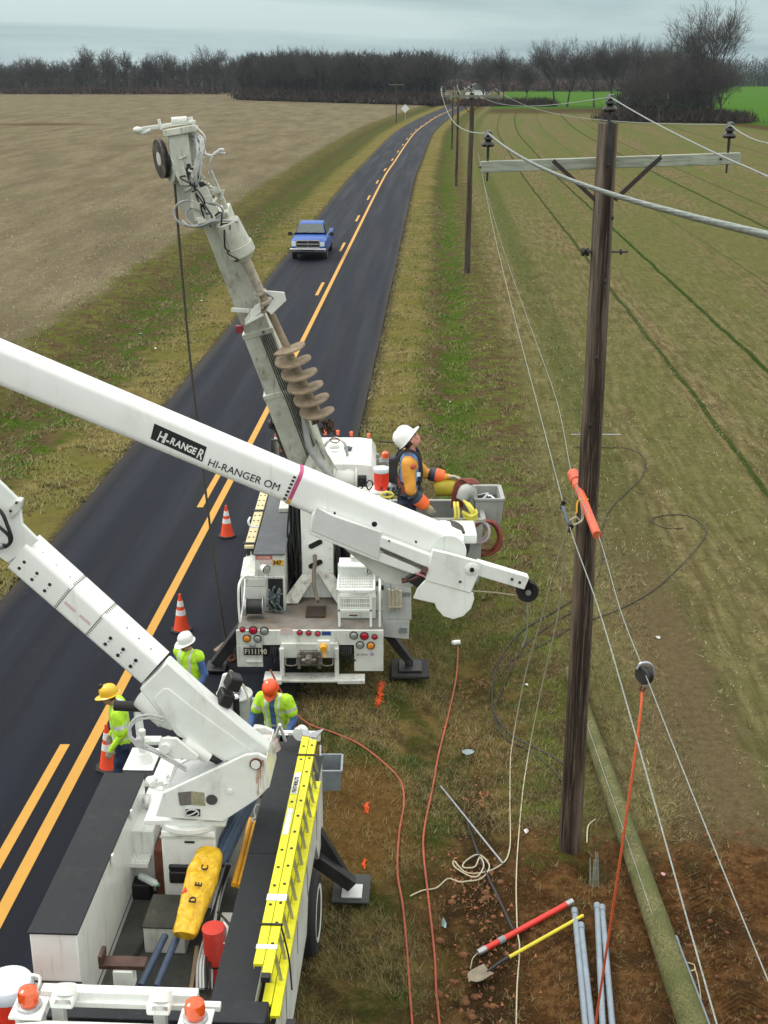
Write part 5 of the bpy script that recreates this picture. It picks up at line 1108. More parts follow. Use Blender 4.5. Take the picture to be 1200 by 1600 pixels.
MB().box(-1.75,-1.55,22.6,22.9,2.2,2.75).box(-1.95,-1.45,22.4,23.4,2.22,2.3).build('control_seat', OLDW, DT, .01)
# boom head
hd = MB(); P = lambda px, py, Y_=20.85: W(px,py,Y_)
hd.poly3([P(259,204),P(298,198),P(306,225),P(316,280),P(342,335),P(308,356),P(280,325),P(270,290),P(264,240)], (0,.05,0))
hd.poly3([P(262,206,20.55),P(292,198,20.55),P(304,290,20.55),P(290,300,20.55),P(268,262,20.55)], (0,.03,0))
hd.poly3([P(280,230,20.5),P(268,262,20.5),P(282,290,20.5),P(296,290,20.5)], (0,.04,0))
hd.beam(P(258,208,20.7), P(304,200,20.7), .40, .10)
hd.poly3([P(296,300,20.5),P(322,290,20.5),P(345,335,20.5),P(330,352,20.5),P(304,345,20.5)], (0,.05,0)).beam(P(298,318,20.45),P(340,330,20.5),.10,.12).beam(P(308,345,20.45),P(336,338,20.5),.16,.10)
bh = hd.build('boom_head', DERR, DT, .008)
sh_ = [(p, r) for p, r in ((P(252,248,20.75),.30),(P(268,262,20.7),.24))]
for i, (p, r) in enumerate(sh_):
    ax_ = V3((1,.50,.12)); MB().lathe([(.03,-.04),(r,-.04),(r*1.02,-.03),(r*.88,-.01),(r*.88,.01),(r*1.02,.03),(r,.04),(.03,.04)], p, ax_, 30).build('sheave', pm('worn_black_sheave',(.03,.026,.024),.6,.2,var=.4,scale=14,dirt=(.22,.20,.17),damt=.6,dscale=9) if i == 0 else DERR, bh)
    MB().lathe([(.02,-.045),(r*.35,-.045),(r*.35,.045),(.02,.045)], p, ax_, 16).build('hub', OLDW, bh)
mb = MB(); mb.beam(P(213,203,20.4), P(262,196,20.7), .05, .06).beam(P(258,196,20.7), P(306,190,20.8), .10, .05).cyl(P(268,189,20.7), P(292,187,20.75), .055).beam(P(248,186,20.6), P(252,203,20.6), .05, .04)
mb.ball(P(215,203,20.4), (.07,.05,.05)).tube([P(213,205,20.4), P(222,208,20.45), P(235,203,20.5)], .03, 6).cyl(P(296,183,20.8), P(300,200,20.8), .05).beam(P(296,190,20.7), P(309,198,20.9), .04, .04)
mb.build('pole_guide', OLDW, bh, .006)
HOSEW = pm('pale_hose', (.50,.51,.50), .5, var=.15)
mb = MB(); rr = random.Random(12)
for k in range(15):
    s0 = P(300+rr.uniform(-4,14), 292+rr.uniform(-20,25), 20.6); mb.tube([P(303+rr.uniform(-6,4),205+rr.uniform(0,15),20.7), P(316+rr.uniform(-8,6),232+rr.uniform(-12,10),20.5), P(309+rr.uniform(-6,8),262+rr.uniform(-12,12),20.45), s0], .013, 6)
mb.tube([P(302,195,20.7),P(318,210,20.6),P(320,222,20.6),P(312,236,20.6),P(318,262,20.6)], .016, 6).tube([P(328,270,20.5),P(330,250,20.4),P(338,238,20.4),P(352,240,20.4)], .020, 6).tube([P(320,240,20.5),P(332,243,20.4),P(344,234,20.4),P(350,235,20.4)], .022, 6)
mb.build('head_hoses', HOSEW, bh)
mb = MB(); cc = P(297,333,20.5)
for r, dx, dz in ((.26,0,0),(.22,.15,-.05),(.19,.33,.02)):
    mb.tube([cc+V3((dx+r*math.cos(a*.628),-.05*math.sin(a),dz+r*.75*math.sin(a*.628))) for a in range(10)], .017, 7, closed=True)
mb.tube([P(285,345,20.5),P(296,353,20.4),P(315,352,20.4),P(335,345,20.4),P(372,346,20.4)], .020, 7); mb.build('hose_coil', HOSEG, bh)
mb = MB()
for i in range(70):
    px = 288+rr.uniform(0,50); py = 262+(px-290)*1.3+rr.uniform(-26,26); q = P(px,py,20.62+rr.uniform(-.1,.1)); s_ = rr.uniform(.02,.055)
    if i%3: mb.box(q.x-s_,q.x+s_,q.y-s_,q.y+s_,q.z-s_,q.z+s_)
    else: mb.cyl(q, q+V3((rr.uniform(-.1,.1),-.05,rr.uniform(-.1,.1))), s_*.7, n=8)
mb.build('fittings', DERR, bh, .004)
mb = MB()
for i in range(34):
    px = 292+rr.uniform(0,44); py = 275+(px-300)*1.4+rr.uniform(-14,14); q = P(px,py,20.55); s_ = rr.uniform(.02,.04); mb.box(q.x-s_,q.x+s_,q.y-s_,q.y+s_,q.z-s_,q.z+s_)
mb.build('black_fittings', BLACK, bh, .004)
mb = MB()
for k_, (xa_,ya_) in enumerate(((300,300),(312,318),(322,330),(334,338),(345,350),(352,372),(360,392),(290,275))):
    mb.tube([P(xa_,ya_,20.45), P(xa_+rr.uniform(-14,14),ya_+rr.uniform(-16,4),20.35), P(xa_+rr.uniform(-6,20),ya_+rr.uniform(5,22),20.38), P(xa_+rr.uniform(0,16),ya_+rr.uniform(10,26),20.5)], .014, 6)
mb.build('black_hoses', BLACK, bh)
MB().beam(P(328,268,20.85), P(362,345,20.95), .07, .10, (0,1,0)).beam(P(322,305,20.8), P(348,298,20.8), .04, .04).beam(P(345,312,20.8), P(350,296,20.8), .05, .03).build('side_rail', DERR, bh, .004)
# auger motor, shaft, flights
A0 = W(352,340,20.50); A1 = W(508,668,21.35); ad_ = (A1-A0).normalized(); At = lambda py: A0+(A1-A0)*((py-340)/328)
MB().cyl(At(345), At(378), .19, .21, 22).cyl(At(378), At(392), .23, .23, 22).cyl(At(392), At(402), .22, .10, 22).build('auger_motor', DERR, DT, .01)
MB().cyl(At(402), At(448), .085, .07, 14).cyl(At(448), At(452), .10, n=14).cyl(At(462), At(466), .12, n=14).build('kelly_bar', pm('chalky_kelly',(.42,.38,.31),.7,var=.2,dirt=(.12,.07,.04),damt=.5,dscale=8), DT, .004)
mb = MB(); mb.cyl(At(448), At(655), .062, n=14).lathe([(.05,0),(.15,.01),(.15,.03),(.05,.04)], At(472), ad_, 18)
nT = 5.9; t0, t1 = At(532), At(656); N = int(nT*26); x_ = ad_.orthogonal().normalized(); y_ = ad_.cross(x_); vs = []; fs = []
for i in range(N+1):
    u = i/N; c_ = t0.lerp(t1, u); a = -u*nT*2*math.pi; e_ = x_*math.cos(a)+y_*math.sin(a); r_ = .30 if u < .9 else .30-(u-.9)*1.2
    for rr_, off in ((.055,.022),(r_,.016),(r_,-.016),(.055,-.022)): vs.append(c_+e_*rr_-ad_*off)
for i in range(N):
    for j in range(4): fs.append((i*4+j, i*4+(j+1)%4, (i+1)*4+(j+1)%4, (i+1)*4+j))
mb.add(vs, fs); ag = mb.build('auger', MUDST, DT, sharp=50)
mb = MB(); rr = random.Random(2)
for i in range(16): q = At(652+rr.uniform(-8,18))+V3((rr.uniform(-.13,.17),rr.uniform(-.1,.1),0)); mb.cyl(q, q+ad_*.1+V3((rr.uniform(-.03,.03),0,-.02)), .035, .02, 6)
mb.build('teeth', pm('rusty_teeth',(.10,.055,.035),.9,var=.5,scale=20), ag)
mb = MB(); mb.poly3([W(410,454,20.7),W(444,457,20.6),W(447,470,20.6),W(424,492,20.6),W(416,484,20.7),W(428,466,20.7)], (0,.06,0)).poly3([W(398,478,20.8),W(406,474,20.7),W(408,488,20.7),W(385,505,20.9),W(382,500,20.9)], (0,.07,0)).beam(W(384,506,20.9),W(410,492,20.7),.05,.05).beam(W(362,484,21.0),W(400,486,20.9),.05,.07)
mb.build('auger_bracket', OLDW, DT, .006)
MB().box(*(lambda q: (q.x-.06,q.x+.06,q.y-.06,q.y+.06,q.z-.06,q.z+.06))(W(374,514,21.1))).build('bracket_lamp', pm('dull_red_lens',(.20,.02,.03),.4), DT, .01)
# load line
p = [W(273,288,20.72), W(282,400,20.74), W(297,560,20.76), W(318,740,20.79), W(338,900,20.82), W(350,985,20.85), gz(358,1032,.05)]
wire('winch_line', p, .020, pm('dark_wire_rope',(.055,.05,.038),.7,var=.3,scale=40), 'dark winch line hanging from the derrick sheave down to the road', 'rope', 8)
tag(MB().beam(U(336,1018,.12), U(375,988,.35), .10, .05).build('timber_prop', pm('grey_brown_timber',(.20,.16,.115),.8,var=.25,stretch=(3,3,3)), bevel=.006), 'weathered timber plank leaning by the rear corner of the derrick truck', 'plank')
hk = gz(360,1035,.1); tag(MB().tube([hk, hk+V3((.05,0,.05)), hk+V3((.1,-.05,.0)), hk+V3((.02,-.1,-.03)), hk+V3((-.05,-.03,.02))], .025, 7).cyl(hk+V3((0,0,.1)),hk+V3((0,0,.25)),.05).build('load_hook', RUST), 'rusty hook block at the end of the winch line on the road', 'hook')
# beige ladder on the far side
lt = thing('ladder', W(405,815,21.8), 'beige fibreglass ladder strapped along the left side of the derrick truck', 'ladder')
LB = pm('beige_fibreglass', (.60,.52,.30), .5, var=.1, scale=8, dirt=(.3,.24,.14), damt=.25)
la_, lb_ = V3((-2.34,20.75,2.15)), V3((-2.34,24.3,2.15))
MB().beam(la_, lb_, .16, .05).beam(la_-V3((0,0,.42)), lb_-V3((0,0,.42)), .16, .05).build('rails', LB, lt, .006)
mb = MB()
for i in range(12):
    y = 20.9+i*.29; mb.cyl((-2.38,y,1.75),(-2.38,y,2.183),.018,n=8).cyl((-2.30,y,1.75),(-2.30,y,2.183),.018,n=8)
mb.build('rungs', DARKM, lt)
for y in (20.85,22.6): MB().beam((-2.44,y,2.19),(-2.24,y,2.19),.06,.02).build('strap', BLACK, lt)
MB().tube([W(404,812+12,20.9),W(392,822,20.9),W(388,815,20.9),W(391,808,20.95)], .02, 6).build('hook', WHITE, lt)
# tarpaulin-grey cooler on the right side bin
def cooler(p, s, lab, name='water_cooler'):
    t = thing(name, p, lab, 'cooler'); p = V3(p)
    MB().lathe([(.13*s,0),(.145*s,.01*s),(.15*s,.12*s),(.155*s,.36*s),(.158*s,.38*s)], p, n=28).build('body', pm('orange_red_cooler',(.80,.045,.02),.35,var=.08), t)
    MB().lathe([(.165*s,.375*s),(.17*s,.39*s),(.17*s,.44*s),(.155*s,.465*s),(.05*s,.475*s)], p, n=28).build('lid', pm('pale_lid',(.62,.67,.74),.35,var=.06), t)
    MB().box(p.x-.02,p.x+.02,p.y-.19*s,p.y-.15*s,p.z+.05*s,p.z+.09*s).build('tap', BLACK, t)
    MB().tube([p+V3((.17*s,0,.36*s)), p+V3((.21*s,-.03,.42*s)), p+V3((.21*s,.03,.47*s)), p+V3((.15*s,.05,.48*s))], .012*s, 6).build('handle', REFL, t)
    return t
q = U(596,768,2.15); MB().box(q.x-.22,q.x+.16,q.y-.2,q.y+.25,2.152,2.20).build('cooler_shelf', WHITE, DT, .008)
cooler((q.x,q.y,2.20), .95, 'orange water cooler with a pale lid on the derrick truck beside the bucket man')
# ================================================================ BUCKET TRUCK (nearest), drawn in the road frame
org = R(-2.65, 11.6, 0)
BT = thing('bucket_truck', org, 'white bucket truck in the foreground with a raised aerial boom crossing the picture', 'bucket truck', rz=-YAW)
RI = RT.inverted()
def RU(px, py, z): return RI @ U(px, py, z)
def RW(px, py, Y_): return RI @ W(px, py, Y_)
def M(): return MB(RT)
LO, RO = -3.86, -1.42
M().box(-3.15,-3.0,3,14.4,.62,.92).box(-2.3,-2.15,3,14.4,.62,.92).cyl((-3.7,12.75,.5),(-1.6,12.75,.5),.09).box(-3.0,-2.3,10,14,.55,.8).build('chassis', DARKM, BT)
axr = RT.to_3x3() @ V3((1,0,0))
for l_ in (-3.70,-3.42): wheel(BT, R(l_,12.75,.5), ax=-axr)
for l_ in (-1.50,-1.80): wheel(BT, R(l_,12.78,.5), ax=axr)
wheel(BT, R(-3.6,6.0,.5), ax=-axr); wheel(BT, R(-1.68,6.0,.5), ax=axr)
M().box(LO,RO-.02,9.3,14.3,1.02,1.10).build('deck', FLOORD, BT)
# left toolbox with black lined lid
lb_ = M().box(LO,-3.40,10.08,12.98,.72,2.18).build('side_cabinet', WHITE, BT, .012)
M().box(LO-.012,-3.385,10.06,13.0,2.182,2.205).build('cabinet_lid', BLACKLINER, lb_, .006)
M().box(LO-.004,-3.39,10.070,10.079,1.62,1.635).build('seam', DARKM, lb_)
M().box(-3.398,-3.392,10.4,12.6,1.2,1.21).build('seam', DARKM, lb_)
for l0_, al in ((-3.392,12.2),(-3.392,11.35)): M().box(l0_,l0_+.03,al,al+.05,2.08,2.2).build('lid_hinge', WHITE, lb_, .006)
M().box(LO,-3.40,9.3,10.0,.72,1.3).box(LO,-3.42,12.985,14.3,.72,1.73).build('side_locker', WHITE, BT, .01)
M().box(LO-.01,-3.35,12.985,14.32,1.732,1.755).build('locker_lid', BLACKLINER, BT, .006)
M().box(-3.88,-3.50,13.80,14.34,1.757,1.775).build('rest_plate', WHITE, BT, .006)
po = M().cyl((-3.67,14.02,1.775),(-3.67,14.02,1.90),.13,.08,20).cyl((-3.67,14.02,1.90),(-3.70,14.02,2.52),.055,.05,18).build('boom_rest_post', WHITE, BT)
M().cyl((-3.98,14.0,2.55),(-2.95,14.04,2.50),.065,n=16).build('rest_pad', RUBBER, po)
# centre locker with grip step
M().box(-3.42,-3.16,12.28,14.25,1.10,1.89).build('centre_locker', WHITE, BT, .012)
gs = M().box(-3.44,-3.19,12.08,12.275,1.55,1.60)
for i in range(6):
    for j in range(3): gs.cyl((-3.42+i*.042,12.10+j*.06,1.60),(-3.42+i*.042,12.10+j*.06,1.625),.014,.010,6)
gs.build('grip_step', WHITE, BT)
M().box(-3.15,-3.02,12.2,13.9,1.10,1.70).build('timber_block', pm('red_brown_timber2',(.16,.055,.028),.85,var=.35,scale=8,bump=.3), BT, .01)
mb = M(); rr = random.Random(8); mb.box(-3.40,-3.20,12.75,13.3,1.89,1.90)
for i in range(14):
    p = RU(rr.uniform(230,262), rr.uniform(1205,1262), 1.95); s_ = rr.uniform(.02,.05)
    if i%2: mb.cyl(p, p+V3((rr.uniform(-.1,.1),rr.uniform(-.15,.15),.02)), s_, n=10)
    else: mb.box(p.x-s_,p.x+s_,p.y-s_,p.y+s_,1.89,p.z)
p = RU(238,1262,1.98); mb.cyl(p+V3((0,-.02,-.03)), p+V3((-.02,.16,.04)), .05, n=14); mb.build('filter_valves', WHITE, BT, .004)
# pedestal, turntable and turret
pc = RU(303,1310,1.7); PX, PY = -2.70, 12.30
pd = M().box(-3.0,-2.40,11.98,12.62,1.10,2.10).build('pedestal', WHITE, BT, .02)
M().box(-3.01,-2.39,11.965,11.979,2.02,2.045).build('flange_edge', OLDW, pd); M().box(-2.74,-2.63,11.966,11.979,1.96,1.985).build('vent_slot', BLACK, pd, .004)
M().cyl((PX,PY,2.105),(PX,PY,2.17),.40,n=40).cyl((PX,PY,2.17),(PX,PY,2.25),.34,n=40).box(-3.18,-2.28,12.0,12.6,2.16,2.22).build('turntable', WHITE, BT, .008)
YF = (R(0,11.98,0)).y
def plate(dy, name='turret_plate'):
    pts = [(243,1276),(254,1240),(383,1180),(402,1178),(415,1184),(419,1231),(403,1248),(348,1284)]
    return [W(x,y,12.02) for x,y in pts]
tp = plate(0); th = RT.to_3x3() @ V3((0,.05,0))
t1 = MB().poly3(tp, th).build('turret_plate', WHITE, BT, .008)
MB().poly3([p+RT.to_3x3() @ V3((0,.58,0)) for p in tp], th).build('turret_plate', WHITE, BT, .008)
v = lambda px, py, d=0.0: W(px,py,12.02)+RT.to_3x3() @ V3((0,d,0))
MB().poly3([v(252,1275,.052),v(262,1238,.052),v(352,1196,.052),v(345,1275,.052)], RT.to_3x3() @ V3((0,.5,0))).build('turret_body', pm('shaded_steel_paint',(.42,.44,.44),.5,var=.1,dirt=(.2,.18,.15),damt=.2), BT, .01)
MB().poly3([v(415,1184,.0),v(419,1231,.0),v(419,1231,.63),v(415,1184,.63)], (.012,0,0)).build('turret_end_plate', WHITE, BT, .004)
pn = MB().cyl(v(400,1192,-.045), v(400,1192,.02), .050, n=24).build('pivot_pin', WHITE, t1); MB().lathe([(.052,0),(.066,0),(.066,.02),(.052,.02)], v(400,1192,-.012), (0,-1,0), 24).build('pin_ring', RUST, pn)
m, g, b = newmat('rust_streaks'); tc = g.n('ShaderNodeTexCoord').outputs['Object']
n1 = g.noise(g.map(tc, (28,28,1.6)), 1, 5, .65); n2 = g.noise(tc, 7, 4, .6)
c = g.mix(g.ss(.50,.66,n1), (.72,.73,.70), (.36,.17,.08)); c = g.mix(g.ss(.52,.66,n2,0,.7), c, (.22,.075,.030)); g.put(b.inputs['Base Color'], c); b.inputs['Roughness'].default_value = .8
MB().poly3([v(398,1200,-.003),v(407,1186,-.003),v(414,1188,-.003),v(417,1231,-.003),v(402,1244,-.003)], RT.to_3x3() @ V3((0,-.002,0))).build('rust_patch', m, t1)
a_, b_ = v(278,1236,-.004), v(321,1259,-.004)
MB().poly3([v(278,1238,-.004),v(299,1236,-.004),v(299,1257,-.004),v(281,1258,-.004)], (0,-.004,0)).build('data_plate', pm('dark_data_plate',(.16,.15,.15),.4,var=.3,scale=40), t1)
MB().poly3([v(299,1236,-.004),v(319,1238,-.004),v(321,1259,-.004),v(299,1257,-.004)], (0,-.004,0)).build('data_plate', pm('olive_data_plate',(.33,.32,.22),.4,var=.3,scale=40), t1)
q = v(331,1249,-.006); MB().lathe([(.001,0),(.062,0),(.062,.006),(.001,.006)], q, (0,-1,0), 24).build('access_hole', pm('dark_hole',(.06,.06,.06),.7,var=.3), t1)
q = v(301,1268,-.006); h_ = MB().poly3([v(290,1264,-.004),v(313,1264,-.004),v(313,1275,-.004),v(290,1275,-.004)], (0,-.004,0)).build('slot', BLACK, t1)
MB().tube([q+V3((.07*math.cos(i*.628),-.03,.045*math.sin(i*.628))) for i in range(10)], .008, 6, closed=True).tube([q+V3((-.06,-.03,-.03)),q+V3((0,-.05,.0)),q+V3((.06,-.03,.03))], .008, 6).build('hose_loop', HOSEW, h_)
MB().cyl(v(359,1236,-.02), v(359,1236,.01), .028, n=6).build('bolt', WHITE, t1)
# lower boom
D3 = RT.to_3x3() @ V3((0,1,0)); yb = 12.27
bv = lambda px, py, d=0.0: W(px,py,yb)+D3*d
def slab(pts, name, mat, parent, d0, d1, bevel=.01): return MB().poly3([bv(x,y,d0) for x,y in pts], D3*(d1-d0)).build(name, mat, parent, bevel)
lbm = slab([(222,1068),(265,1025),(300,1057),(340,1092),(380,1126),(424,1162),(414,1180),(395,1192),(372,1192),(300,1150),(280,1140)], 'lower_boom', WHITE, BT, -.14, .04, .02)
slab([(245,1082),(260,1066),(268,1066),(310,1099),(418,1178),(398,1186),(372,1184),(305,1152),(268,1118)], 'gusset_plate', WHITE, lbm, -.155, -.141, .006)
MB().cyl(bv(395,1190,-.14), bv(395,1190,.14), .10, n=22).build('pivot_tube', WHITE, lbm)
MB().cyl(W(392,1158,12.5), W(424,1159,12.5), .075, .08, 20).cyl(W(424,1159,12.5), W(430,1172,12.5), .08, .07, 20).build('elbow_cover', pm('rusty_white_cover',(.60,.58,.54),.5,var=.1,dirt=(.25,.10,.05),damt=.6,dscale=5), lbm)
# fibreglass section: rounded box tapering, with decals and bolts
def rbox_secs(p, d, up, w, h, r, n=4):
    d = d.normalized(); x = d.cross(up).normalized(); y = x.cross(d); out = []
    for cxs, cys, a0 in ((1,1,0),(-1,1,90),(-1,-1,180),(1,-1,270)):
        for i in range(n+1):
            a = math.radians(a0+90*i/n); out.append(p+x*(cxs*(w/2-r)+math.cos(a)*r)+y*(cys*(h/2-r)+math.sin(a)*r))
    return out
def rbox(p0, p1, w0, h0, w1, h1, r, name, mat, parent, up=V3((0,0,1)), bevel=0.0, n=4):
    return loft([rbox_secs(p0,p1-p0,up,w0,h0,r,n), rbox_secs(p1,p1-p0,up,w1,h1,r,n)], name, mat, parent, bevel, 30)
def ctr(x0,y0,x1,y1,Y_): return W((x0+x1)/2,(y0+y1)/2,Y_)
LB0 = ctr(222,1066,264,1020,12.30); LB1 = ctr(13,884,62,838,12.62)
ld = (LB1-LB0).normalized()
ins = rbox(LB0, LB1, .33, .355, .355, .38, .05, 'insulated_section', BOOMW, BT)
rbox(LB1-ld*.1, LB1+ld*5.4, .28, .33, .36, .40, .05, 'upper_arm', WHITE, BT)
xx = ld.cross(V3((0,0,1))).normalized(); yy = xx.cross(ld)          # xx: across (towards / away), yy: up in section
if xx.y > 0: xx = -xx
LL_ = (LB1-LB0).length
def lface(t, s, off=.002, w=.343, h=.368): return LB0+ld*(t*LL_)+xx*(w/2+off+.0)+yy*(s*h/2)
mb = MB()
for t in (.945,.85,.755,.30,.205,.11):
    for s, dt in ((.12,0),(-.42,.0)): p = lface(t, s); mb.cyl(p-xx*.01, p+xx*.006, .019, n=14)
    p = lface(t-.004, -.15); mb.cyl(p-xx*.01, p+xx*.003, .006, n=8)
mb.build('bolt', DARKM, ins)
mb = MB(); 
for t in (.905,.80,.70,.27,.18,.09):
    p = LB0+ld*(t*LL_)+yy*(.186)+xx*.07; mb.cyl(p-yy*.01, p+yy*.004, .007, n=8)
mb.build('bolt', DARKM, ins)
INK = pm('dark_olive_marking', (.06,.065,.035), .5)
def ring(p, d, w, h, r, th_, name, mat, parent, wd):      # thin band hugging the section
    return loft([rbox_secs(p-d*wd/2,d,V3((0,0,1)),w+th_,h+th_,r,4), rbox_secs(p+d*wd/2,d,V3((0,0,1)),w+th_,h+th_,r,4)], name, mat, parent)
for t, sgn in ((.645,1),(.42,-1)):
    wd = .33+.025*t; hd_ = .355+.025*t; p = LB0+ld*(t*LL_); rg = ring(p, ld, wd, hd_, .05, .003, 'marker_band', INK, ins, .006)
    mb = MB(); xw = wd/2; hw = hd_/2
    for i in range(11):
        s = -1+2*i/10; q = p+xx*(xw+.002)+yy*(s*(hw-.05)); mb.beam(q, q+ld*sgn*.03, .008, .003, xx)
    for i in range(8):
        s = -1+2*i/7; q = p+yy*(hw+.002)+xx*(s*(xw-.05)); mb.beam(q, q+ld*sgn*.03, .008, .003, yy)
    mb.build('marker_teeth', INK, rg)
    q = p+xx*(xw+.001)-yy*.02-ld*sgn*.03; MB().beam(q, q-ld*sgn*.15, .035, .002, xx).build('faded_text', pm('faded_pink_text',(.68,.50,.55),.6,var=.2,scale=60), ins)
# knuckle bracket at the far end of the cover
mb = MB(); YK = 12.75
k = lambda px, py, Y_=12.45: W(px,py,Y_)
mb.poly3([k(-60,700),k(5,758),k(30,783),k(35,820),k(60,845),k(12,880),k(-60,830)], (0,.06,0)); kb = mb.build('knuckle_plate', WHITE, BT, .01)
MB().poly3([k(12,794,12.42),k(26,781,12.42),k(34,783,12.42),k(32,797,12.42),k(17,812,12.42)], (0,.12,0)).build('knuckle_clamp', OLDW, kb, .012)
mb = MB()
for px, py in ((26,785),(17,798)): q = k(px,py,12.41); mb.cyl(q, q+V3((0,-.02,0)), .013, n=8)
mb.build('bolt', DARKM, kb)
mb = MB()
mb.tube([k(-12,790,12.4),k(2,800,12.36),k(12,822,12.34),k(18,842,12.34),k(12,852,12.36),k(2,856,12.4),k(-10,858,12.4)], .020, 8)
mb.tube([k(-12,815,12.4),k(2,826,12.36),k(14,838,12.34),k(14,850,12.34),k(4,852,12.36),k(-12,850,12.4)], .018, 8); mb.build('hydraulic_hose', BLACK, kb)
MB().cyl(k(-3,856,12.38), k(6,852,12.36), .03, n=10).build('hose_fitting', STEEL, kb)
# upper boom
u0 = ctr(0,527,0,604,12.75); u1 = W(702,862,13.05)
uc = [(0,566,12.75),(702,858,13.05)]
U0 = W(0,565,12.75); U1 = W(690,852,13.05); ud = (U1-U0).normalized(); UE = U0-ud*5.2
UL = (U1-U0).length; UT = V3((0,0,1))
ub = rbox(UE, U0+ud*UL*.66, .385, .42, .335, .385, .08, 'upper_boom', BOOMW, BT, n=6)
ux2 = ud.cross(UT).normalized()
if ux2.y > 0: ux2 = -ux2
uy2 = UT-ud*UT.dot(ud); uy2.normalize()
sl = rbox(U0+ud*UL*.655, U0+ud*UL*1.03, .355, .405, .37, .425, .085, 'boom_sleeve', BOOMW, BT, n=6)
rbox(UE-ud*.3, UE+ud*.6, .6, .7, .6, .7, .08, 'elbow_housing', WHITE, BT)
# link between both booms (left of the frame)
e1 = LB1+ld*5.4; MB().beam(e1, UE, .5, .4).cyl(e1-V3((0,.4,0)), e1+V3((0,.4,0)), .3, n=24).build('elbow_link', WHITE, BT, .02)
def uf(px, py, off=.004):           # point on the near side face of the upper boom under pixel (px,py)
    r_ = ray(px,py); n_ = ux2; o_ = U0+ux2*(.185+off); c0 = V3((0,0,CAM_H)); t = (o_-c0).dot(n_)/r_.dot(n_); return c0+r_*t
hw = lambda t: .23-.03*min(1,(t+5.2)/(5.2+UL*.66))
def uface(px, py, off=.002):        # same but following the taper
    p = uf(px,py,0); t = (p-U0).dot(ud); w_ = (.385-.05*(t+5.2)/(5.2+UL*.66))/2; s = (p-U0).dot(uy2); return U0+ud*t+uy2*s+ux2*(w_+off)
# maker's plate and lettering, as on the boom
c4 = [uface(241,662,.001),uface(323,699,.001),uface(316,722,.001),uface(235,686,.001)]
bl = MB().poly3(c4, ux2*.003).build('name_board', LETB, ub)
fr = (c4[2]-c4[3]).normalized(); up_ = uy2-fr*uy2.dot(fr)
o_ = uface(239,687,.005)
h1_ = (c4[0]-c4[3]).length
FR = frame(o_, fr, up_)
if FR.to_3x3().col[2].dot(ux2) < 0: pass
Wd = (c4[2]-c4[3]).length
x0_ = .03*1.0
for ch, sz, dz in (('H',.80,0),('I',.80,0),('-',.80,0),('R',.54,.12),('A',.54,.12),('N',.54,.12),('G',.54,.12),('E',.54,.12),('R',.80,0)):
    t_ = txt(ch, h1_*sz*1.12, FR @ Matrix.Translation((x0_, h1_*(.07+dz), 0)), pm('white_lettering',(.75,.76,.74),.4), 'lettering', bl, .001, .70 if sz > .6 else .82, .003)
    x0_ += Wd*(.115 if ch == 'H' else (.050 if ch == 'I' else (.070 if ch == '-' else .105)))
o2 = uface(323,727,.004); e2 = uface(443,771,.004); f2 = (e2-o2).normalized(); Lt = (e2-o2).length
tt = txt('HI-RANGER OM', .165, frame(o2, f2, uy2), LETB, 'lettering', ub, .0015, 1.0, .0)
wdt = max(v_.co.x for v_ in tt.data.vertices)  # keep the line the length it has on the boom
bpy.context.view_layer.update()
mi = frame(o2, f2, uy2); loc = [mi.inverted() @ (wm(ub) @ v_.co) for v_ in tt.data.vertices]; k_ = Lt*.93/max(q.x for q in loc)
for v_, q in zip(tt.data.vertices, loc): v_.co = wm(ub).inverted() @ (mi @ V3((q.x*k_, q.y*min(1.15,k_), q.z)))
# warning band and teeth
tb_ = (uf(466,757)-U0).dot(ud); pb_ = U0+ud*tb_
PINK = pm('magenta_band', (.48,.08,.20), .5, var=.15, scale=14); AMB = pm('amber_band', (.72,.40,.08), .5, var=.15, scale=14)
s1 = rbox_secs(pb_-ud*.035,ud,UT,.351,.402,.08,6); s2 = rbox_secs(pb_+ud*.035,ud,UT,.350,.401,.08,6)
bm_ = MB(); n_ = len(s1); fs = [(j,(j+1)%n_,n_+(j+1)%n_,n_+j) for j in range(n_)]
bm_.add(s1+s2, fs); bm_.m = [1 if sum(((s1[j]-pb_).dot(uy2),(s1[(j+1)%n_]-pb_).dot(uy2))) < -.18 else 0 for j in range(n_)]
bd_ = bm_.build('warning_band', [PINK, AMB], ub)
mb = MB()
for i in range(7): q = pb_-ud*.05+ux2*.174+uy2*(.12-i*.043); mb.beam(q, q-ud*.03, .022, .004, ux2)
mb.build('band_teeth', LETB, ub)
q = uface(477,768,.003); MB().beam(q, q+ud*.15, .016, .002, ux2).build('paint_smear', pm('pink_smear',(.72,.45,.55),.6), ub)
# box covers, winch jib and end plates
def ufp(px, py, off): return uf(px, py, off)
def cover(pts, name, mat, parent, off, th_, bevel=.012):
    return MB().poly3([ufp(x,y,off) for x,y in pts], ux2*th_).build(name, mat, parent, bevel)
cv = cover([(487,800),(494,792),(597,830),(590,873),(483,830)], 'jib_cover', WHITE, BT, .0, .10)
cover([(494,792),(520,806),(597,832),(591,873),(486,828)], 'cover_panel', pm('pale_grey_panel',(.62,.64,.63),.4,var=.05), cv, .101, .012, .004)
cover([(594,833),(675,864),(668,883),(592,850)], 'jib_rail', WHITE, BT, .02, .10)
cover([(592,851),(668,884),(664,889),(590,857)], 'jib_slot', pm('grey_slide',(.25,.23,.22),.5,.3,var=.3), BT, .0, .05)
cover([(588,858),(664,890),(661,900),(582,872)], 'jib_rail', WHITE, BT, .02, .06)
cover([(530,845),(660,902),(640,912),(600,905)], 'jib_underplate', OLDW, BT, -.20, .12)
mb = MB()
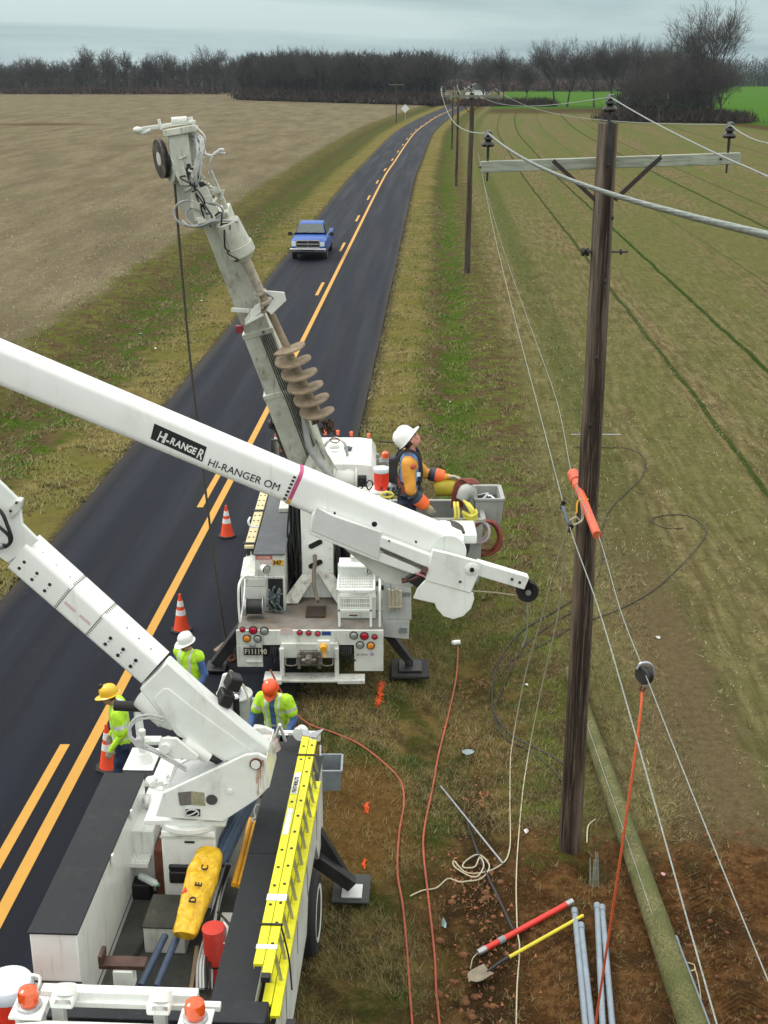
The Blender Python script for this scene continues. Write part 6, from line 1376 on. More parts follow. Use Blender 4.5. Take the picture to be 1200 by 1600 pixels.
for px, py in ((523,802),(608,845),(650,847)): q = ufp(px,py,.115); mb.cyl(q-ux2*.02, q+ux2*.008, .012, n=10)
mb.build('bolt', DARKM, cv)
MB().lathe([(.001,0),(.03,0),(.03,.004),(.001,.004)], ufp(585,819,.114), ux2, 16).build('cover_hole', BLACK, cv)
ep = cover([(675,856),(700,862),(751,876),(748,893),(735,925),(664,905)], 'end_plate', WHITE, BT, .10, .05)
disc = []
ctr_ = (709,922)
for i in range(26):
    a = math.radians(-25+i*8.6); disc.append((ctr_[0]+31*math.cos(a), ctr_[1]+44*math.sin(a)*.98))
cover([(664,905),(690,912),(739,925),(741,935),(736,950),(724,962),(708,967),(692,962),(682,950),(679,942),(660,938),(645,934),(652,918)], 'guard_plate', WHITE, BT, .12, .02)
q = ufp(737,889,.152); pp = MB().lathe([(.001,0),(.068,0),(.072,.008),(.06,.016),(.001,.016)], q, ux2, 28).build('pivot_boss', WHITE, ep); MB().cyl(q+ux2*.01, q+ux2*.035, .025, n=14).build('pivot_pin', BLACK, pp)
MB().cyl(ufp(719,909,.14), ufp(719,909,.157), .016, n=10).build('bolt', DARKM, ep)
MB().tube([ufp(628,908,.05),ufp(650,902,.06),ufp(662,893,.08)], .03, 8).cyl(ufp(664,890,.12), ufp(664,890,.17), .035, n=12).build('slide_roller', pm('dark_red_brown_metal',(.10,.04,.03),.5,.3,var=.4), BT)
MB().poly3([ufp(633,902,.0),ufp(648,889,.0),ufp(672,898,.0),ufp(655,917,.0)], ux2*.08).build('roller_guard', BLACK, BT, .006)
MB().tube([ufp(650,896,.10),ufp(662,900,.11),ufp(668,906,.11)], .012, 6).build('roller_strap', pm('pink_web',(.60,.22,.30),.7), BT)
# jib with black sheave and its line
ja, jb = ufp(742,885,.05), ufp(822,909,.05)
jb_ = MB().beam(ja, jb, .12, .155, uy2).build('jib', WHITE, BT, .012)
mb = MB()
for px, py in ((800,905),(812,910)): q = ufp(px,py,.115); mb.cyl(q-ux2*.02, q+ux2*.01, .015, n=10)
mb.build('bolt', DARKM, jb_)
q = ufp(824,923,.05); sv = MB().lathe([(.03,-.05),(.115,-.05),(.12,-.035),(.09,-.01),(.09,.01),(.12,.035),(.115,.05),(.03,.05)], q, ux2, 26).beam(ufp(815,905,.05), ufp(826,925,.05), .14, .10, ux2).build('jib_sheave', BLACK, BT)
MB().cyl(q+ux2*.05, q+ux2*.07, .03, n=12).build('sheave_pin', STEEL, sv)
wire('jib_line', [ufp(735,923,-.02), ufp(775,926,0), ufp(812,931,.05)], .007, ROPE, 'thin rope running from the boom end plate to the black jib sheave', 'rope')
wire('hanging_line', [ufp(824,935,.05), ufp(824,960,.05), ufp(823,990,.05), ufp(816,1010,.05)], .009, STEEL, 'short line hanging straight down from the black jib sheave', 'line')
# lift cylinder
c0 = W(285,1085,12.75); c1 = W(318,1150,12.5)
MB().cyl(W(225,1086,12.5), W(262,1118,12.35), .155, .155, 24).cyl(W(262,1118,12.35), W(276,1133,12.3), .155, .08, 24).build('lift_cylinder', WHITE, BT)
MB().cyl(W(286,1160,12.1), W(326,1183,12.15), .075, n=20).build('elevation_cylinder', WHITE, BT)
MB().cyl(W(324,1180,12.15), W(356,1196,12.2), .045, n=14).build('cylinder_rod', DARKM, BT)
lk = MB().poly3([bv(256,1146,-.30),bv(262,1132,-.30),bv(284,1132,-.30),bv(318,1160,-.30),bv(316,1167,-.30),bv(262,1162,-.30)], D3*.04).build('link_plate', WHITE, BT, .012)
MB().cyl(bv(268,1146,-.34), bv(268,1146,-.15), .055, n=22).build('link_pin', WHITE, lk)
mb = MB()
for dx in (0, 5): mb.tube([bv(262,1104+dx,-.25),bv(242,1096+dx,-.3),bv(222,1100+dx,-.32),bv(212,1118+dx,-.32),bv(222,1134+dx,-.32),bv(250,1146+dx,-.33),bv(280,1162+dx,-.34),bv(300,1176+dx,-.32)], .014, 8)
mb.cyl(bv(228,1136,-.36), bv(228,1136,-.28), .05, n=16); mb.build('hydraulic_hose', HOSEW, BT)
mb = MB(); mb.cyl(W(222,1140,13.0), W(222,1150,13.0), .04, n=16).box(*(lambda q: (q.x-.10,q.x+.10,q.y-.06,q.y+.08,q.z-.03,q.z+.02))(W(238,1157,13.0))).build('control_valve', OLDW, BT, .01)
# floodlights on top of the boom
arm_ = MB().poly3([bv(345,1062,.1),bv(352,1060,.1),bv(366,1082,.1),bv(352,1102,.1),bv(334,1100,.1)], (0,.05,0)).build('lamp_bracket', WHITE, BT, .008)
for px, py in ((364,1065),(351,1090)):
    q = W(px,py,12.3); d_ = V3((.75,.25,-.4)).normalized(); MB().beam(q-d_*.07, q+d_*.08, .19, .16).build('flood_lamp', BLACK, arm_, .02)
# right side box
rb_ = M().box(-1.97,-1.60,9.2,14.15,.95,2.08).build('side_cabinet', WHITE, BT, .012)
M().box(-1.985,-1.59,9.15,11.6,2.082,2.105).build('cabinet_lid', BLACKLINER, rb_, .006); M().box(-1.985,-1.59,11.62,14.17,2.082,2.10).build('cabinet_lid', BLACKLINER, rb_, .006)
M().poly3([(-1.425,9.2,.75),(-1.425,12.05,.75),(-1.425,12.3,1.13),(-1.425,13.25,1.13),(-1.425,13.5,.75),(-1.425,14.1,.75),(-1.425,14.1,1.84),(-1.425,9.2,1.84)], RT.to_3x3() @ V3((-.17,0,0))).build('side_panel', OLDW, rb_, .006)
M().box(-1.60,-1.41,9.2,14.1,1.842,1.86).build('side_lip', DARKM, rb_)
for al in (10.2,11.2,12.2,13.3): M().box(-1.424,-1.421,al,al+.012,1.15,1.83).build('door_seam', BLACK, rb_)
M().box(-1.98,-1.45,14.2,14.26,2.0,2.12).box(-1.95,-1.85,14.0,14.3,2.06,2.1).build('tail_rail', WHITE, BT, .006)
mb = MB(); a, b_, c_ = U(428,1158,2.15), U(437,1132,2.5), U(446,1158,2.15); mb.beam(a,b_,.03,.03).beam(b_,c_,.03,.03); mb.build('rear_handle', WHITE, BT)
q = U(470,1145,2.25); MB().cyl(q+V3((-.03,-.05,0)), q+V3((.03,.05,0)), .085, n=24).beam(q+V3((.02,0,-.05)), q+V3((.12,-.02,-.1)), .08, .03).build('warning_lamp', WHITE, BT, .005)
# grey bin hung on the side
def openbin(root, p, lx, ly, h, mat, name='body', tp=.85, th_=.012):
    x0,y0,z0 = p; o = [(x0-lx/2,y0-ly/2),(x0+lx/2,y0-ly/2),(x0+lx/2,y0+ly/2),(x0-lx/2,y0+ly/2)]; i_ = [(x0-lx/2+th_,y0-ly/2+th_),(x0+lx/2-th_,y0-ly/2+th_),(x0+lx/2-th_,y0+ly/2-th_),(x0-lx/2+th_,y0+ly/2-th_)]
    sc = lambda q: (x0+(q[0]-x0)*tp, y0+(q[1]-y0)*tp)
    vs = [(*sc(q),z0) for q in o]+[(*q,z0+h) for q in o]+[(*q,z0+h) for q in i_]+[(*sc(q),z0+.02) for q in i_]
    fs = [(3,2,1,0)]+[(i,(i+1)%4,4+(i+1)%4,4+i) for i in range(4)]+[(4+i,4+(i+1)%4,8+(i+1)%4,8+i) for i in range(4)]+[(8+i,8+(i+1)%4,12+(i+1)%4,12+i) for i in range(4)]+[(12,13,14,15)]
    o_ = MB().add(vs, fs).build(name, mat, root, .006); 
    r_ = [V3((q[0],q[1],z0+h-.01)) for q in o]; mb = MB()
    for i in range(4): mb.beam(r_[i], r_[(i+1)%4], .03, .025)
    mb.build('rim', mat, root, .004); return o_
q = U(520,1190,1.45); bt_ = thing('hanging_bin', (q.x,q.y,1.1), 'open grey plastic bin hung on the right rear side of the near truck', 'bin', rz=-YAW)
openbin(bt_, (q.x-.02,q.y,1.12), .28, .42, .32, PLASTG)
MB().beam((q.x-.17,q.y-.3,1.0),(q.x-.17,q.y+.25,1.55),.03,.02,(1,0,0)).build('hanger', STEEL, bt_)
# outrigger
M().beam((-1.5,13.85,.95),(-1.12,13.86,.22),.13,.15,w1=.12,h1=.14).build('outrigger_leg', DARKM, BT, .01)
q = RU(550,1392,.12); M().box(q.x-.13,q.x+.13,q.y-.12,q.y+.16,.09,.115).build('outrigger_foot', pm('white_steel_foot',(.6,.62,.62),.4,.2,dirt=(.2,.15,.1),damt=.3), BT, .006)
M().beam((-1.48,13.7,.62),(q.x,q.y,.22),.16,.16).build('outrigger_arm', DARKM, BT, .01)
q = RU(549,1392,.03); m_ = pm('grey_black_pad',(.045,.05,.05),.75,var=.25,bump=.2)
tag(M().box(q.x-.24,q.x+.24,q.y-.30,q.y+.30,.045,.085).build('outrigger_pad', m_, bevel=.02), 'square dark pad with a white foot under the near truck outrigger', 'pad')
# cab end: beacon bar, headboard, cab roof
M().box(-3.38,-1.45,9.0,9.28,1.1,2.15).build('headboard', BLACKLINER, BT, .01)
M().box(-3.35,-2.0,8.86,8.96,2.42,2.54).box(-3.5,-1.8,8.83,8.90,2.40,2.46).build('light_bar', WHITE, BT, .008)
for px, py in ((180,1560),(530//2*1,1568)): pass
for px0, px1 in ((92,104),(252,262)): a = RU(px0,1570,2.4); M().box(a.x-.05,a.x+.05,8.80,8.9,1.6,2.42).build('bar_post', WHITE, BT, .005)
for px, py in ((45,1563),(305,1583)):
    q = RU(px,py,2.55); s_ = M().box(q.x-.14,q.x+.14,q.y-.14,q.y+.13,2.46,2.49).box(q.x-.1,q.x+.1,q.y-.1,q.y+.1,1.9,2.46).build('beacon', WHITE, BT, .006)
    M().lathe([(.105,0),(.105,.03),(.09,.035)], (q.x,q.y,2.49), n=24).build('base_ring', STEEL, s_)
    M().lathe([(.078,.03),(.088,.06),(.088,.13),(.078,.17),(.05,.19),(.01,.195)], (q.x,q.y,2.49), n=24).build('lens', BEACON, s_)
for px, py in ((100,1552),(250,1562)):
    q = RU(px,py,2.58); s_ = M().box(q.x-.10,q.x+.10,q.y-.11,q.y+.08,2.50,2.60).build('work_light', WHITE, BT, .02); M().cyl((q.x+.02,q.y-.112,2.56),(q.x+.02,q.y-.09,2.58),.07,n=18).build('lens', LENSC, s_)
    M().cyl((q.x+.02,q.y-.02,2.59),(q.x+.02,q.y+.02,2.66),.085,n=20).build('lamp_body', WHITE, s_)
cb2 = loft([[RT @ V3(p) for p in cabsec(y,-3.62,-1.68,.8,z)] for y, z in ((8.62,2.44),(8.45,2.56),(7.6,2.60),(6.9,2.52),(6.3,1.7))], 'cab', WHITE, BT)
M().box(-3.4,-1.9,8.625,8.635,1.6,2.2).build('rear_window', GLASSD, cb2, .006)
# vice on the headboard
q = RU(195,1518,2.3); vc = M().box(q.x-.09,q.x+.09,q.y-.08,q.y+.06,2.16,2.36).build('vice_base', OLDW, BT, .01)
M().box(q.x-.22,q.x+.20,q.y-.06,q.y+.08,2.362,2.41).box(q.x-.22,q.x-.18,q.y-.06,q.y+.1,2.41,2.50).build('vice_jaw', pm('oily_brown_vice',(.07,.035,.025),.5,.3,var=.4), vc, .008)
# inner ledge boxes and cross member
M().box(-3.06,-2.62,11.2,11.75,1.105,1.42).build('low_locker', OLDW, BT, .01); M().box(-3.07,-2.61,11.19,11.76,1.422,1.44).build('locker_top', FLOORD, BT)
M().box(-2.25,-1.99,11.25,11.40,1.105,1.50).build('cross_member', OLDW, BT, .008)
# ---- things carried in the bed (each its own)
q = RU(300,1345,1.6); cs = thing('tool_case', R(q.x,q.y,1.45), 'black hard tool case with a silver latch on the truck bed below the turret', 'case', rz=-YAW)
M().box(q.x-.22,q.x+.22,q.y-.22,q.y+.16,1.445,1.60).build('body', BLACK, cs, .02); M().box(q.x-.22,q.x+.22,q.y-.22,q.y+.16,1.604,1.68).build('lid', BLACK, cs, .02)
M().box(q.x+.06,q.x+.15,q.y-.235,q.y-.221,1.56,1.63).build('latch', STEEL, cs, .003)
txt('Rely', .07, frame(R(q.x-.19,q.y-.12,1.683),RT.to_3x3() @ V3((.25,1,0)),RT.to_3x3() @ V3((-1,.25,0))), LETW, 'lettering', cs, .001)
# yellow sack over the chain-saw head
m, g, b = newmat('yellow_vinyl_sack'); tc = g.n('ShaderNodeTexCoord').outputs['Object']
n1 = g.noise(tc, 7, 3, .5, 1.2); n2 = g.n('ShaderNodeTexVoronoi', {'Vector':g.map(tc,(1,1,.5)),'Scale':7.0}, feature='DISTANCE_TO_EDGE').outputs[0]
g.put(b.inputs['Base Color'], g.mix(g.ss(.3,.7,n1), (.62,.36,.006), (.80,.52,.02))); b.inputs['Roughness'].default_value = .38
g.put(b.inputs['Normal'], g.bump(g.m('ADD', n1, g.m('MULTIPLY', n2, .8)), .8, .05)); SACK = m
a, b_ = RU(329,1328,1.95), RU(288,1462,1.60)
ax_ = (b_-a); Ls = ax_.length; ax_.normalize(); sx_ = V3((1,0,0))-ax_*ax_.x; sx_.normalize(); sz_ = sx_.cross(ax_); 
if sz_.z < 0: sz_ = -sz_
mb = M(); vs = []; nA_, nB_ = 26, 30; rr = random.Random(6)
for i in range(nA_+1):
    t = i/nA_; w_ = .165*(.92+.12*math.sin(t*5)-.22*max(0,.25-t)*2)*(1 if .02 < t < .98 else .85); h_ = .105*(.6+.4*math.sin(math.pi*min(1,t*1.1)))
    for j in range(nB_):
        an = 2*math.pi*j/nB_; cn, sn = math.cos(an), math.sin(an); k_ = 1+.07*noise.noise(V3((t*7+cn*.6,cn*2.2,sn*2.2)))+.03*noise.noise(V3((t*18,cn*4,sn*4)))+.08*abs(noise.noise(V3((t*3,cn*7+t*5,sn*7))))
        vs.append(a+ax_*(t*Ls)+sx_*(w_*k_*math.copysign(abs(cn)**.75,cn))+sz_*(h_*k_*math.copysign(abs(sn)**.85,sn)))
mb.add(vs, [(i*nB_+j, i*nB_+(j+1)%nB_, (i+1)*nB_+(j+1)%nB_, (i+1)*nB_+j) for i in range(nA_) for j in range(nB_)]+[tuple(range(nB_-1,-1,-1)), tuple(range(nA_*nB_,(nA_+1)*nB_))])
sk_ = thing('yellow_bag', R(a.x,a.y,1.6), 'crinkled bright yellow vinyl bag pulled over the tool ends in the truck bed', 'bag', rz=-YAW)
bgm = mb.build('bag', SACK, sk_, sharp=75)
dirx = (RT.to_3x3() @ -ax_); dy_ = (RT.to_3x3() @ -sx_)
for k_, ch in enumerate('DEC'):
    pp_ = RT @ (a+ax_*(Ls*(.72-.19*k_))+sz_*.142+sx_*(.050+.010*k_)); txt(ch, .105, frame(pp_, dirx, dy_), LETB, 'lettering', bgm, .010, .9, .001)
pp_ = RT @ (a+ax_*(Ls*.60)+sz_*.137-sx_*.07); MB().poly3([pp_, pp_+dirx*.05+dy_*.03, pp_-dirx*.04+dy_*.05], (0,0,.012)).build('red_mark', REDP, bgm)
# blue-black pipes
GPp = 'dark blue pipes in the truck bed'
for i, (x0,y0,z0,x1,y1,z1) in enumerate(((409,1222,2.08,356,1338,1.80),(402,1232,2.08,349,1346,1.80),(394,1243,2.08,342,1352,1.78),(385,1253,2.08,334,1358,1.76),(376,1262,2.06,326,1364,1.72),(367,1270,2.02,320,1368,1.66))):
    p0, p1 = RU(x0,y0,z0), RU(x1,y1,z1); tag(M().tube([p0+(p0-p1)*.1, p0, p1, p1+(p1-p0)*.05], .036, 10, smooth=False).build('pipe', BLUEPIPE), 'dark blue pipe in the bundle running up past the turret', 'pipe', GPp)
for x0,y0,x1,y1,lab in ((258,1462,225,1530,'blue pipe end sticking out left below the yellow bag'),(276,1466,248,1532,'blue pipe end sticking out right below the yellow bag')):
    p0, p1 = RU(x0,y0,1.50), RU(x1,y1,1.40); tag(M().cyl(p0, p1+(p1-p0)*.15, .038, n=12).build('pipe', BLUEPIPE), lab, 'pipe')
# amber tubes
for i, (x0,y0,x1,y1,z,lab) in enumerate(((392,1280,365,1383,1.75,'amber tube nearest the turret in the truck bed'),(398,1285,373,1385,1.72,'amber tube in the middle of the bed row'),(403,1283,382,1387,1.68,'amber tube against the black topped right cabinet'),(436,1162,427,1200,1.9,'short amber tube end showing behind the turret'))):
    p0, p1 = RU(x0,y0,z), RU(x1,y1,z-.1); tag(M().cyl(p0, p1, .030, n=12).build('amber_tube', GOLD), lab, 'tube')
q = RU(397,1268,1.95); tag(M().tube([q+V3((.05,.12,.02)), q+V3((.01,.10,.02)), q, q+V3((.03,-.12,.0)), q+V3((.0,-.16,0)), q+V3((.02,-.2,-.02))], .008, 6).build('rope_hook', REFL), 'bent white wire hook lying over the amber tubes', 'hook')
# cable bundle in the bed
GB_ = 'cables coiled along the truck bed'
rr = random.Random(10)
for i in range(13):
    o = i*.030; z = 1.35+rr.uniform(-.08,.18); mt = BLACK if i%3 else pm('pale_grey_cable',(.45,.47,.47),.5)
    pts = [RU(360-i*1.2+rr.uniform(-2,2),1352,z+.1), RU(345-i*.5+rr.uniform(-2,2),1400,z+.05), RU(330-i*1.0+rr.uniform(-3,3)+8,1445,z), RU(322-i*1.5+rr.uniform(-2,2)+8,1500,z-.08), RU(322-i*1.8+8,1545,z-.15)]
    tag(M().tube(pts, .014 if i%3 else .018, 7).build('cable', mt), 'black or grey cable in the long bundle beside the yellow bag', 'cable', GB_)
wire('bed_hose', [R(*RU(268,1450,1.3)), R(*RU(235,1465,1.2)), R(*RU(213,1490,1.15)), R(*RU(203,1520,1.15)), R(*RU(200,1545,1.15))], .022, BLACK, 'black hose curving over the empty bed floor left of the bag', 'hose')
MB().tube([RT @ RU(340,1425,1.6), RT @ RU(355,1440,1.62), RT @ RU(365,1455,1.6)], .012, 6).build('bed_strap', BLACK, BT)
# red canister, bottle, timber
q = RU(336,1500,1.35); rc = thing('red_canister', R(q.x,q.y,1.12), 'red canister with a flat lid and wire handle standing in the truck bed', 'canister')
RM = pm('red_enamel', (.62,.05,.035), .35, var=.12, dirt=(.3,.1,.06), damt=.2)
M().cyl((q.x,q.y,1.12),(q.x,q.y,1.72),.105,.112,28).build('body', RM, rc, .006); M().cyl((q.x,q.y,1.722),(q.x,q.y,1.75),.118,n=28).build('lid', RM, rc, .006)
M().tube([(q.x+.105,q.y-.05,1.60),(q.x+.135,q.y-.05,1.62),(q.x+.15,q.y-.03,1.76),(q.x+.10,q.y+.05,1.78),(q.x+.14,q.y+.08,1.70)], .009, 6).build('handle', REFL, rc)
M().lathe([(.108,.0),(.112,.0),(.112,.02),(.108,.02)], (q.x,q.y,1.32), n=28).build('strap', BLACK, rc)
q = RU(232,1372,1.4); bo_ = thing('plastic_bottle', R(q.x,q.y,1.33), 'clear pale drink bottle lying in the corner of the truck bed', 'bottle')
a, b_ = q+V3((-.10,.04,0)), q+V3((.08,-.06,-.02)); M().cyl(a, b_, .045, n=16).cyl(b_, b_+(b_-a)*.25, .045, .018, 16).build('body', pm('pale_plastic',(.55,.62,.60),.2,var=.15), bo_); M().cyl(b_+(b_-a)*.25, b_+(b_-a)*.33, .02, n=12).build('cap', pm('green_cap',(.10,.35,.18),.4), bo_)
q = RU(222,1385,1.2); M().box(q.x-.18,q.x+.12,q.y-.12,q.y+.15,1.105,1.30).build('battery_box', BLACK, BT, .015)
tag(M().beam(RU(308,1480,1.2), RU(298,1550,1.15), .04, .04).build('timber_stick', pm('tan_timber',(.30,.22,.13),.8,var=.2)), 'thin tan timber stick lying in the bed beside the cables', 'stick')
# water cooler bottom left
q = RU(12,1530,2.1); cooler(tuple(R(q.x,q.y,1.46)), 1.35, 'orange water cooler with pale ribbed lid on the near truck at bottom left')
# ladder on the right cabinet
ld_ = thing('extension_ladder', R(-1.45,11.6,2.1), 'bright yellow extension ladder on its side along the right of the near truck', 'ladder', rz=-YAW)
def lrail(x, z, a0, a1, nm): return M().beam((x,a0,z),(x,a1,z),.088,.032).beam((x-.04,a0,z-.02),(x-.04,a1,z-.02),.006,.05).beam((x+.04,a0,z-.02),(x+.04,a1,z-.02),.006,.05).build(nm, YELLOWF, ld_, .003)
lrail(-1.57,2.36,9.50,13.65,'rail'); lrail(-1.475,2.36,9.38,13.58,'rail')
lrail(-1.50,1.96,9.45,13.5,'rail'); lrail(-1.405,1.96,9.3,13.3,'rail')
for i in range(13):
    al = 9.75+i*.305
    M().beam((-1.57,al,2.345),(-1.50,al,1.97),.028,.028).build('rung', STEEL, ld_); M().beam((-1.475,al+.03,2.345),(-1.405,al+.03,1.97),.028,.028).build('rung', STEEL, ld_)
mb = M()
for i in range(13):
    al = 9.75+i*.305; mb.cyl((-1.57,al,2.374),(-1.57,al,2.382),.016,n=12).cyl((-1.475,al+.03,2.374),(-1.475,al+.03,2.382),.016,n=12)
mb.build('rung_rivets', BLACK, ld_)
for al, w_ in ((10.42,.10),(9.70,.06)): M().box(-1.62,-1.425,al,al+w_,2.378,2.384).build('rail_label', REFL, ld_)
M().box(-1.60,-1.54,11.55,12.05,2.379,2.384).build('rail_label', REFL, ld_)
lbL = M().box(-1.605,-1.535,12.35,12.80,2.379,2.384).build('rail_label', REFL, ld_)
txt('FEATHERLITE', .066, frame(R(-1.548,12.37,2.386),RT.to_3x3() @ V3((0,1,0)),RT.to_3x3() @ V3((-1,0,0))), LETB, 'lettering', lbL, .001, .85, .002)
for al in (13.2,10.05): M().beam((-1.63,al,2.385),(-1.41,al,2.385),.022,.014).build('strap', BLACK, ld_)
M().tube([(-1.43,10.05,2.37),(-1.36,9.98,2.1),(-1.33,9.9,1.9),(-1.31,9.8,1.85)], .010, 6).build('bungee', BLACK, ld_)
M().poly3([(-1.60,13.66,2.37),(-1.44,13.60,2.37),(-1.36,13.78,2.40),(-1.52,13.74,2.36),(-1.66,13.80,2.40)], (0,0,.02)).build('ladder_foot', STEEL, ld_, .004)
M().box(-1.52,-1.44,9.30,9.37,2.33,2.39).box(-1.30,-1.21,9.22,9.29,1.90,1.96).build('end_shoe', BLACK, ld_, .004)
# aerial bucket behind the boom end
bx0, bx1 = .06, 1.13; by0, by1 = 13.72, 14.38; zb0, zb1 = 4.36, 5.16
def obox_open(x0,x1,y0,y1,z0,z1,th_,name,mat,parent,tp=.03):
    vs = [(x0+tp,y0+tp,z0),(x1-tp,y0+tp,z0),(x1-tp,y1-tp,z0),(x0+tp,y1-tp,z0),(x0,y0,z1),(x1,y0,z1),(x1,y1,z1),(x0,y1,z1),
          (x0+th_,y0+th_,z1),(x1-th_,y0+th_,z1),(x1-th_,y1-th_,z1),(x0+th_,y1-th_,z1),(x0+th_+tp,y0+th_+tp,z0+.03),(x1-th_-tp,y0+th_+tp,z0+.03),(x1-th_-tp,y1-th_-tp,z0+.03),(x0+th_+tp,y1-th_-tp,z0+.03)]
    fs = [(3,2,1,0)]+[(i,(i+1)%4,4+(i+1)%4,4+i) for i in range(4)]+[(4+i,4+(i+1)%4,8+(i+1)%4,8+i) for i in range(4)]+[(8+i,8+(i+1)%4,12+(i+1)%4,12+i) for i in range(4)]+[(12,13,14,15)]
    return MB().add(vs, fs).build(name, mat, parent, .012, seg=3)
bk = obox_open(bx0,bx1,by0,by1,zb0,zb1,.03,'bucket',BUCKETG,BT)
mb = MB(); c4 = [(bx0,by0),(bx1,by0),(bx1,by1),(bx0,by1)]
for i in range(4): mb.beam((*c4[i],zb1-.02),(*c4[(i+1)%4],zb1-.02),.06,.05)
mb.build('rim', BUCKETG, bk, .012)
MB().box(.55,.92,13.3,13.72,4.55,4.85).build('bucket_mount', WHITE, BT, .02)
bw_ = MB().cyl(U1+ud*.05-ux2*.30, U1+ud*.05+ux2*.185, .205, n=30).build('boom_end_boss', WHITE, BT, .01)
MB().cyl(U1+ud*.12-ux2*.34, U1+ud*.12-ux2*.1, .22, n=30).build('boom_end_roller', pm('dark_roller',(.03,.03,.035),.5,var=.2), BT, .008)
MB().box(.60,1.02,13.15,13.62,zb1-.10,zb1+.02).build('control_console', WHITE, BT, .02)
MB().box(.35,.55,13.58,13.66,zb1-.07,zb1-.045).build('wood_tab', pm('tan_board',(.42,.36,.24),.8), BT, .004)
mb = MB()
for i, px in enumerate((604,612,622)): q = W(px,780,13.75); mb.cyl(q, q+V3((.02,0,.12)), .012, n=8).ball(q+V3((.02,0,.13)), .02, 8, 6)
mb.box(*(lambda q: (q.x-.10,q.x+.18,q.y-.06,q.y+.06,q.z-.08,q.z))(W(612,790,13.75))); mb.build('control_levers', BLACK, BT)
# tool tray and things hung on the bucket rim
q = W(762,772,14.25); tr = thing('tool_tray', (q.x,q.y,q.z-.4), 'grey plastic tray full of tools hung on the outer rim of the aerial bucket', 'tray')
openbin(tr, (q.x,q.y,q.z-.33), .33, .52, .36, pm('pale_grey_tray',(.31,.33,.31),.5,var=.1,dirt=(.25,.22,.18),damt=.3), 'body', .88, .03)
TZ = q.z
MB().box(q.x-.12,q.x+.12,q.y-.2,q.y+.2,q.z-.10,q.z-.08).build('tray_floor', DARKM, tr)
for i, (dx,dy,rx) in enumerate(((-.06,-.08,.1),(.02,-.1,.5),(-.02,.05,1.1),(.06,.02,2.0),(-.05,.14,.3))):
    d_ = V3((math.cos(rx),math.sin(rx),.1)); o = V3((q.x+dx,q.y+dy,q.z-.05)); mb = MB().beam(o-d_*.07, o+d_*.05, .03, .02).ball(o+d_*.06, (.03,.03,.012), 10, 6)
    tag(mb.build('hand_tool', CHROME if i%2 else STEEL, bevel=.003), 'small shiny hand tool lying in the tray on the bucket rim', 'tool', 'hand tools in the bucket tray')
BRN = pm('red_brown_rubber_hose', (.20,.045,.028), .45, var=.25, scale=12); MAU = pm('mauve_grey_hose', (.40,.33,.36), .5)
def coil(name, c0, r, n_, mat, lab, sq=.75, dz=.02, rad=.018, tilt=0.0):
    mb = MB(); rr = random.Random(n_)
    for k in range(n_):
        cc_ = V3(c0)+V3((rr.uniform(-.02,.02),k*.022,rr.uniform(-.03,.03))); r2 = r*(1+rr.uniform(-.08,.08))
        mb.tube([cc_+V3((r2*math.cos(i*.628+tilt), .03*math.sin(i*.628*2), r2*sq*math.sin(i*.628+tilt))) for i in range(10)], rad, 8, closed=True, sub=4)
    return tag(mb.build(name, mat), lab, 'hose')
coil('hose_coil', W(757,843,13.75), .17, 5, BRN, 'coil of reddish brown rubber hose hanging below the tray beside the bucket', 1.15, rad=.016)
coil('hose_coil', W(748,832,13.7), .13, 3, MAU, 'mauve grey hose loop hanging just behind the brown coil', 1.0, rad=.014)
mb = MB(); rr = random.Random(1)
for k in range(6):
    o = W(714+k*3.0,757,14.1); mb.tube([o+V3((-.05,0,-.28)), o+V3((-.04,0,-.1)), o+V3((0,.02,.02)), o+V3((.07,0,.06)), o+V3((.14,-.04,.02))], .016, 7)
tag(mb.build('blanket_straps', BRN), 'bundle of dark red rubber leads draped over the bucket rim by the yellow blanket', 'leads')
YB = pm('mustard_rubber_blanket', (.42,.34,.02), .6, var=.2, bump=.2, bscale=20)
tag(MB().tube([W(680,765,14.2), W(692,762,14.2), W(706,762,14.2), W(712,764,14.2)], [.08,.10,.10,.09], 16, sub=4).build('rolled_blanket', YB), 'rolled mustard yellow rubber blanket lying across the bucket rim', 'blanket')
tag(MB().tube([W(720,782,14.0), W(728,768,14.05), W(735,770,14.1), W(738,792,14.1)], [.06,.09,.08,.045], 14, sub=4).build('rubber_hood', pm('grey_rubber_hood',(.38,.40,.38),.5,var=.12)), 'grey moulded rubber hood hung on the bucket beside the tray', 'hood')
YR = pm('yellow_rope', (.66,.60,.10), .8, var=.2, bump=.3)
mb = MB()
for px in (710,715): q = W(px,797,13.66); mb.tube([q+V3((0,.03,.08)), q+V3((0,-.03,.06)), q+V3((.01,-.05,-.03)), q+V3((0,-.02,-.10))], .016, 7)
for k in range(5): q = W(730+k*2,795+k,13.7); mb.tube([q+V3((-.04,.05,.08)), q+V3((.0,-.05,.05)), q+V3((.05,-.06,-.06)), q+V3((-.02,-.04,-.10)), q+V3((-.05,0,-.02))], .014, 7)
mb.tube([W(722,800,13.66),W(736,806,13.62),W(745,802,13.6),W(742,796,13.62)], .016, 7)
tag(mb.build('yellow_rope', YR), 'yellow rope knotted over the corner of the bucket rim', 'rope')
tag(MB().tube([W(602,772,13.7)+V3((0,0,.03*i)) if 0 else W(605+9*math.cos(i*.785),773+4*math.sin(i*.785),13.7) for i in range(8)], .014, 7, closed=True).build('yellow_rope', YR), 'small coil of yellow rope by the bucket controls', 'rope')
tag(MB().cyl(W(621,745,13.95), W(636,776,13.85), .045, .04, 14).build('red_scabbard', pm('dark_red_tube',(.22,.04,.03),.4,var=.15), bevel=.004), 'dark red tool scabbard hung on the bucket behind the man', 'scabbard')
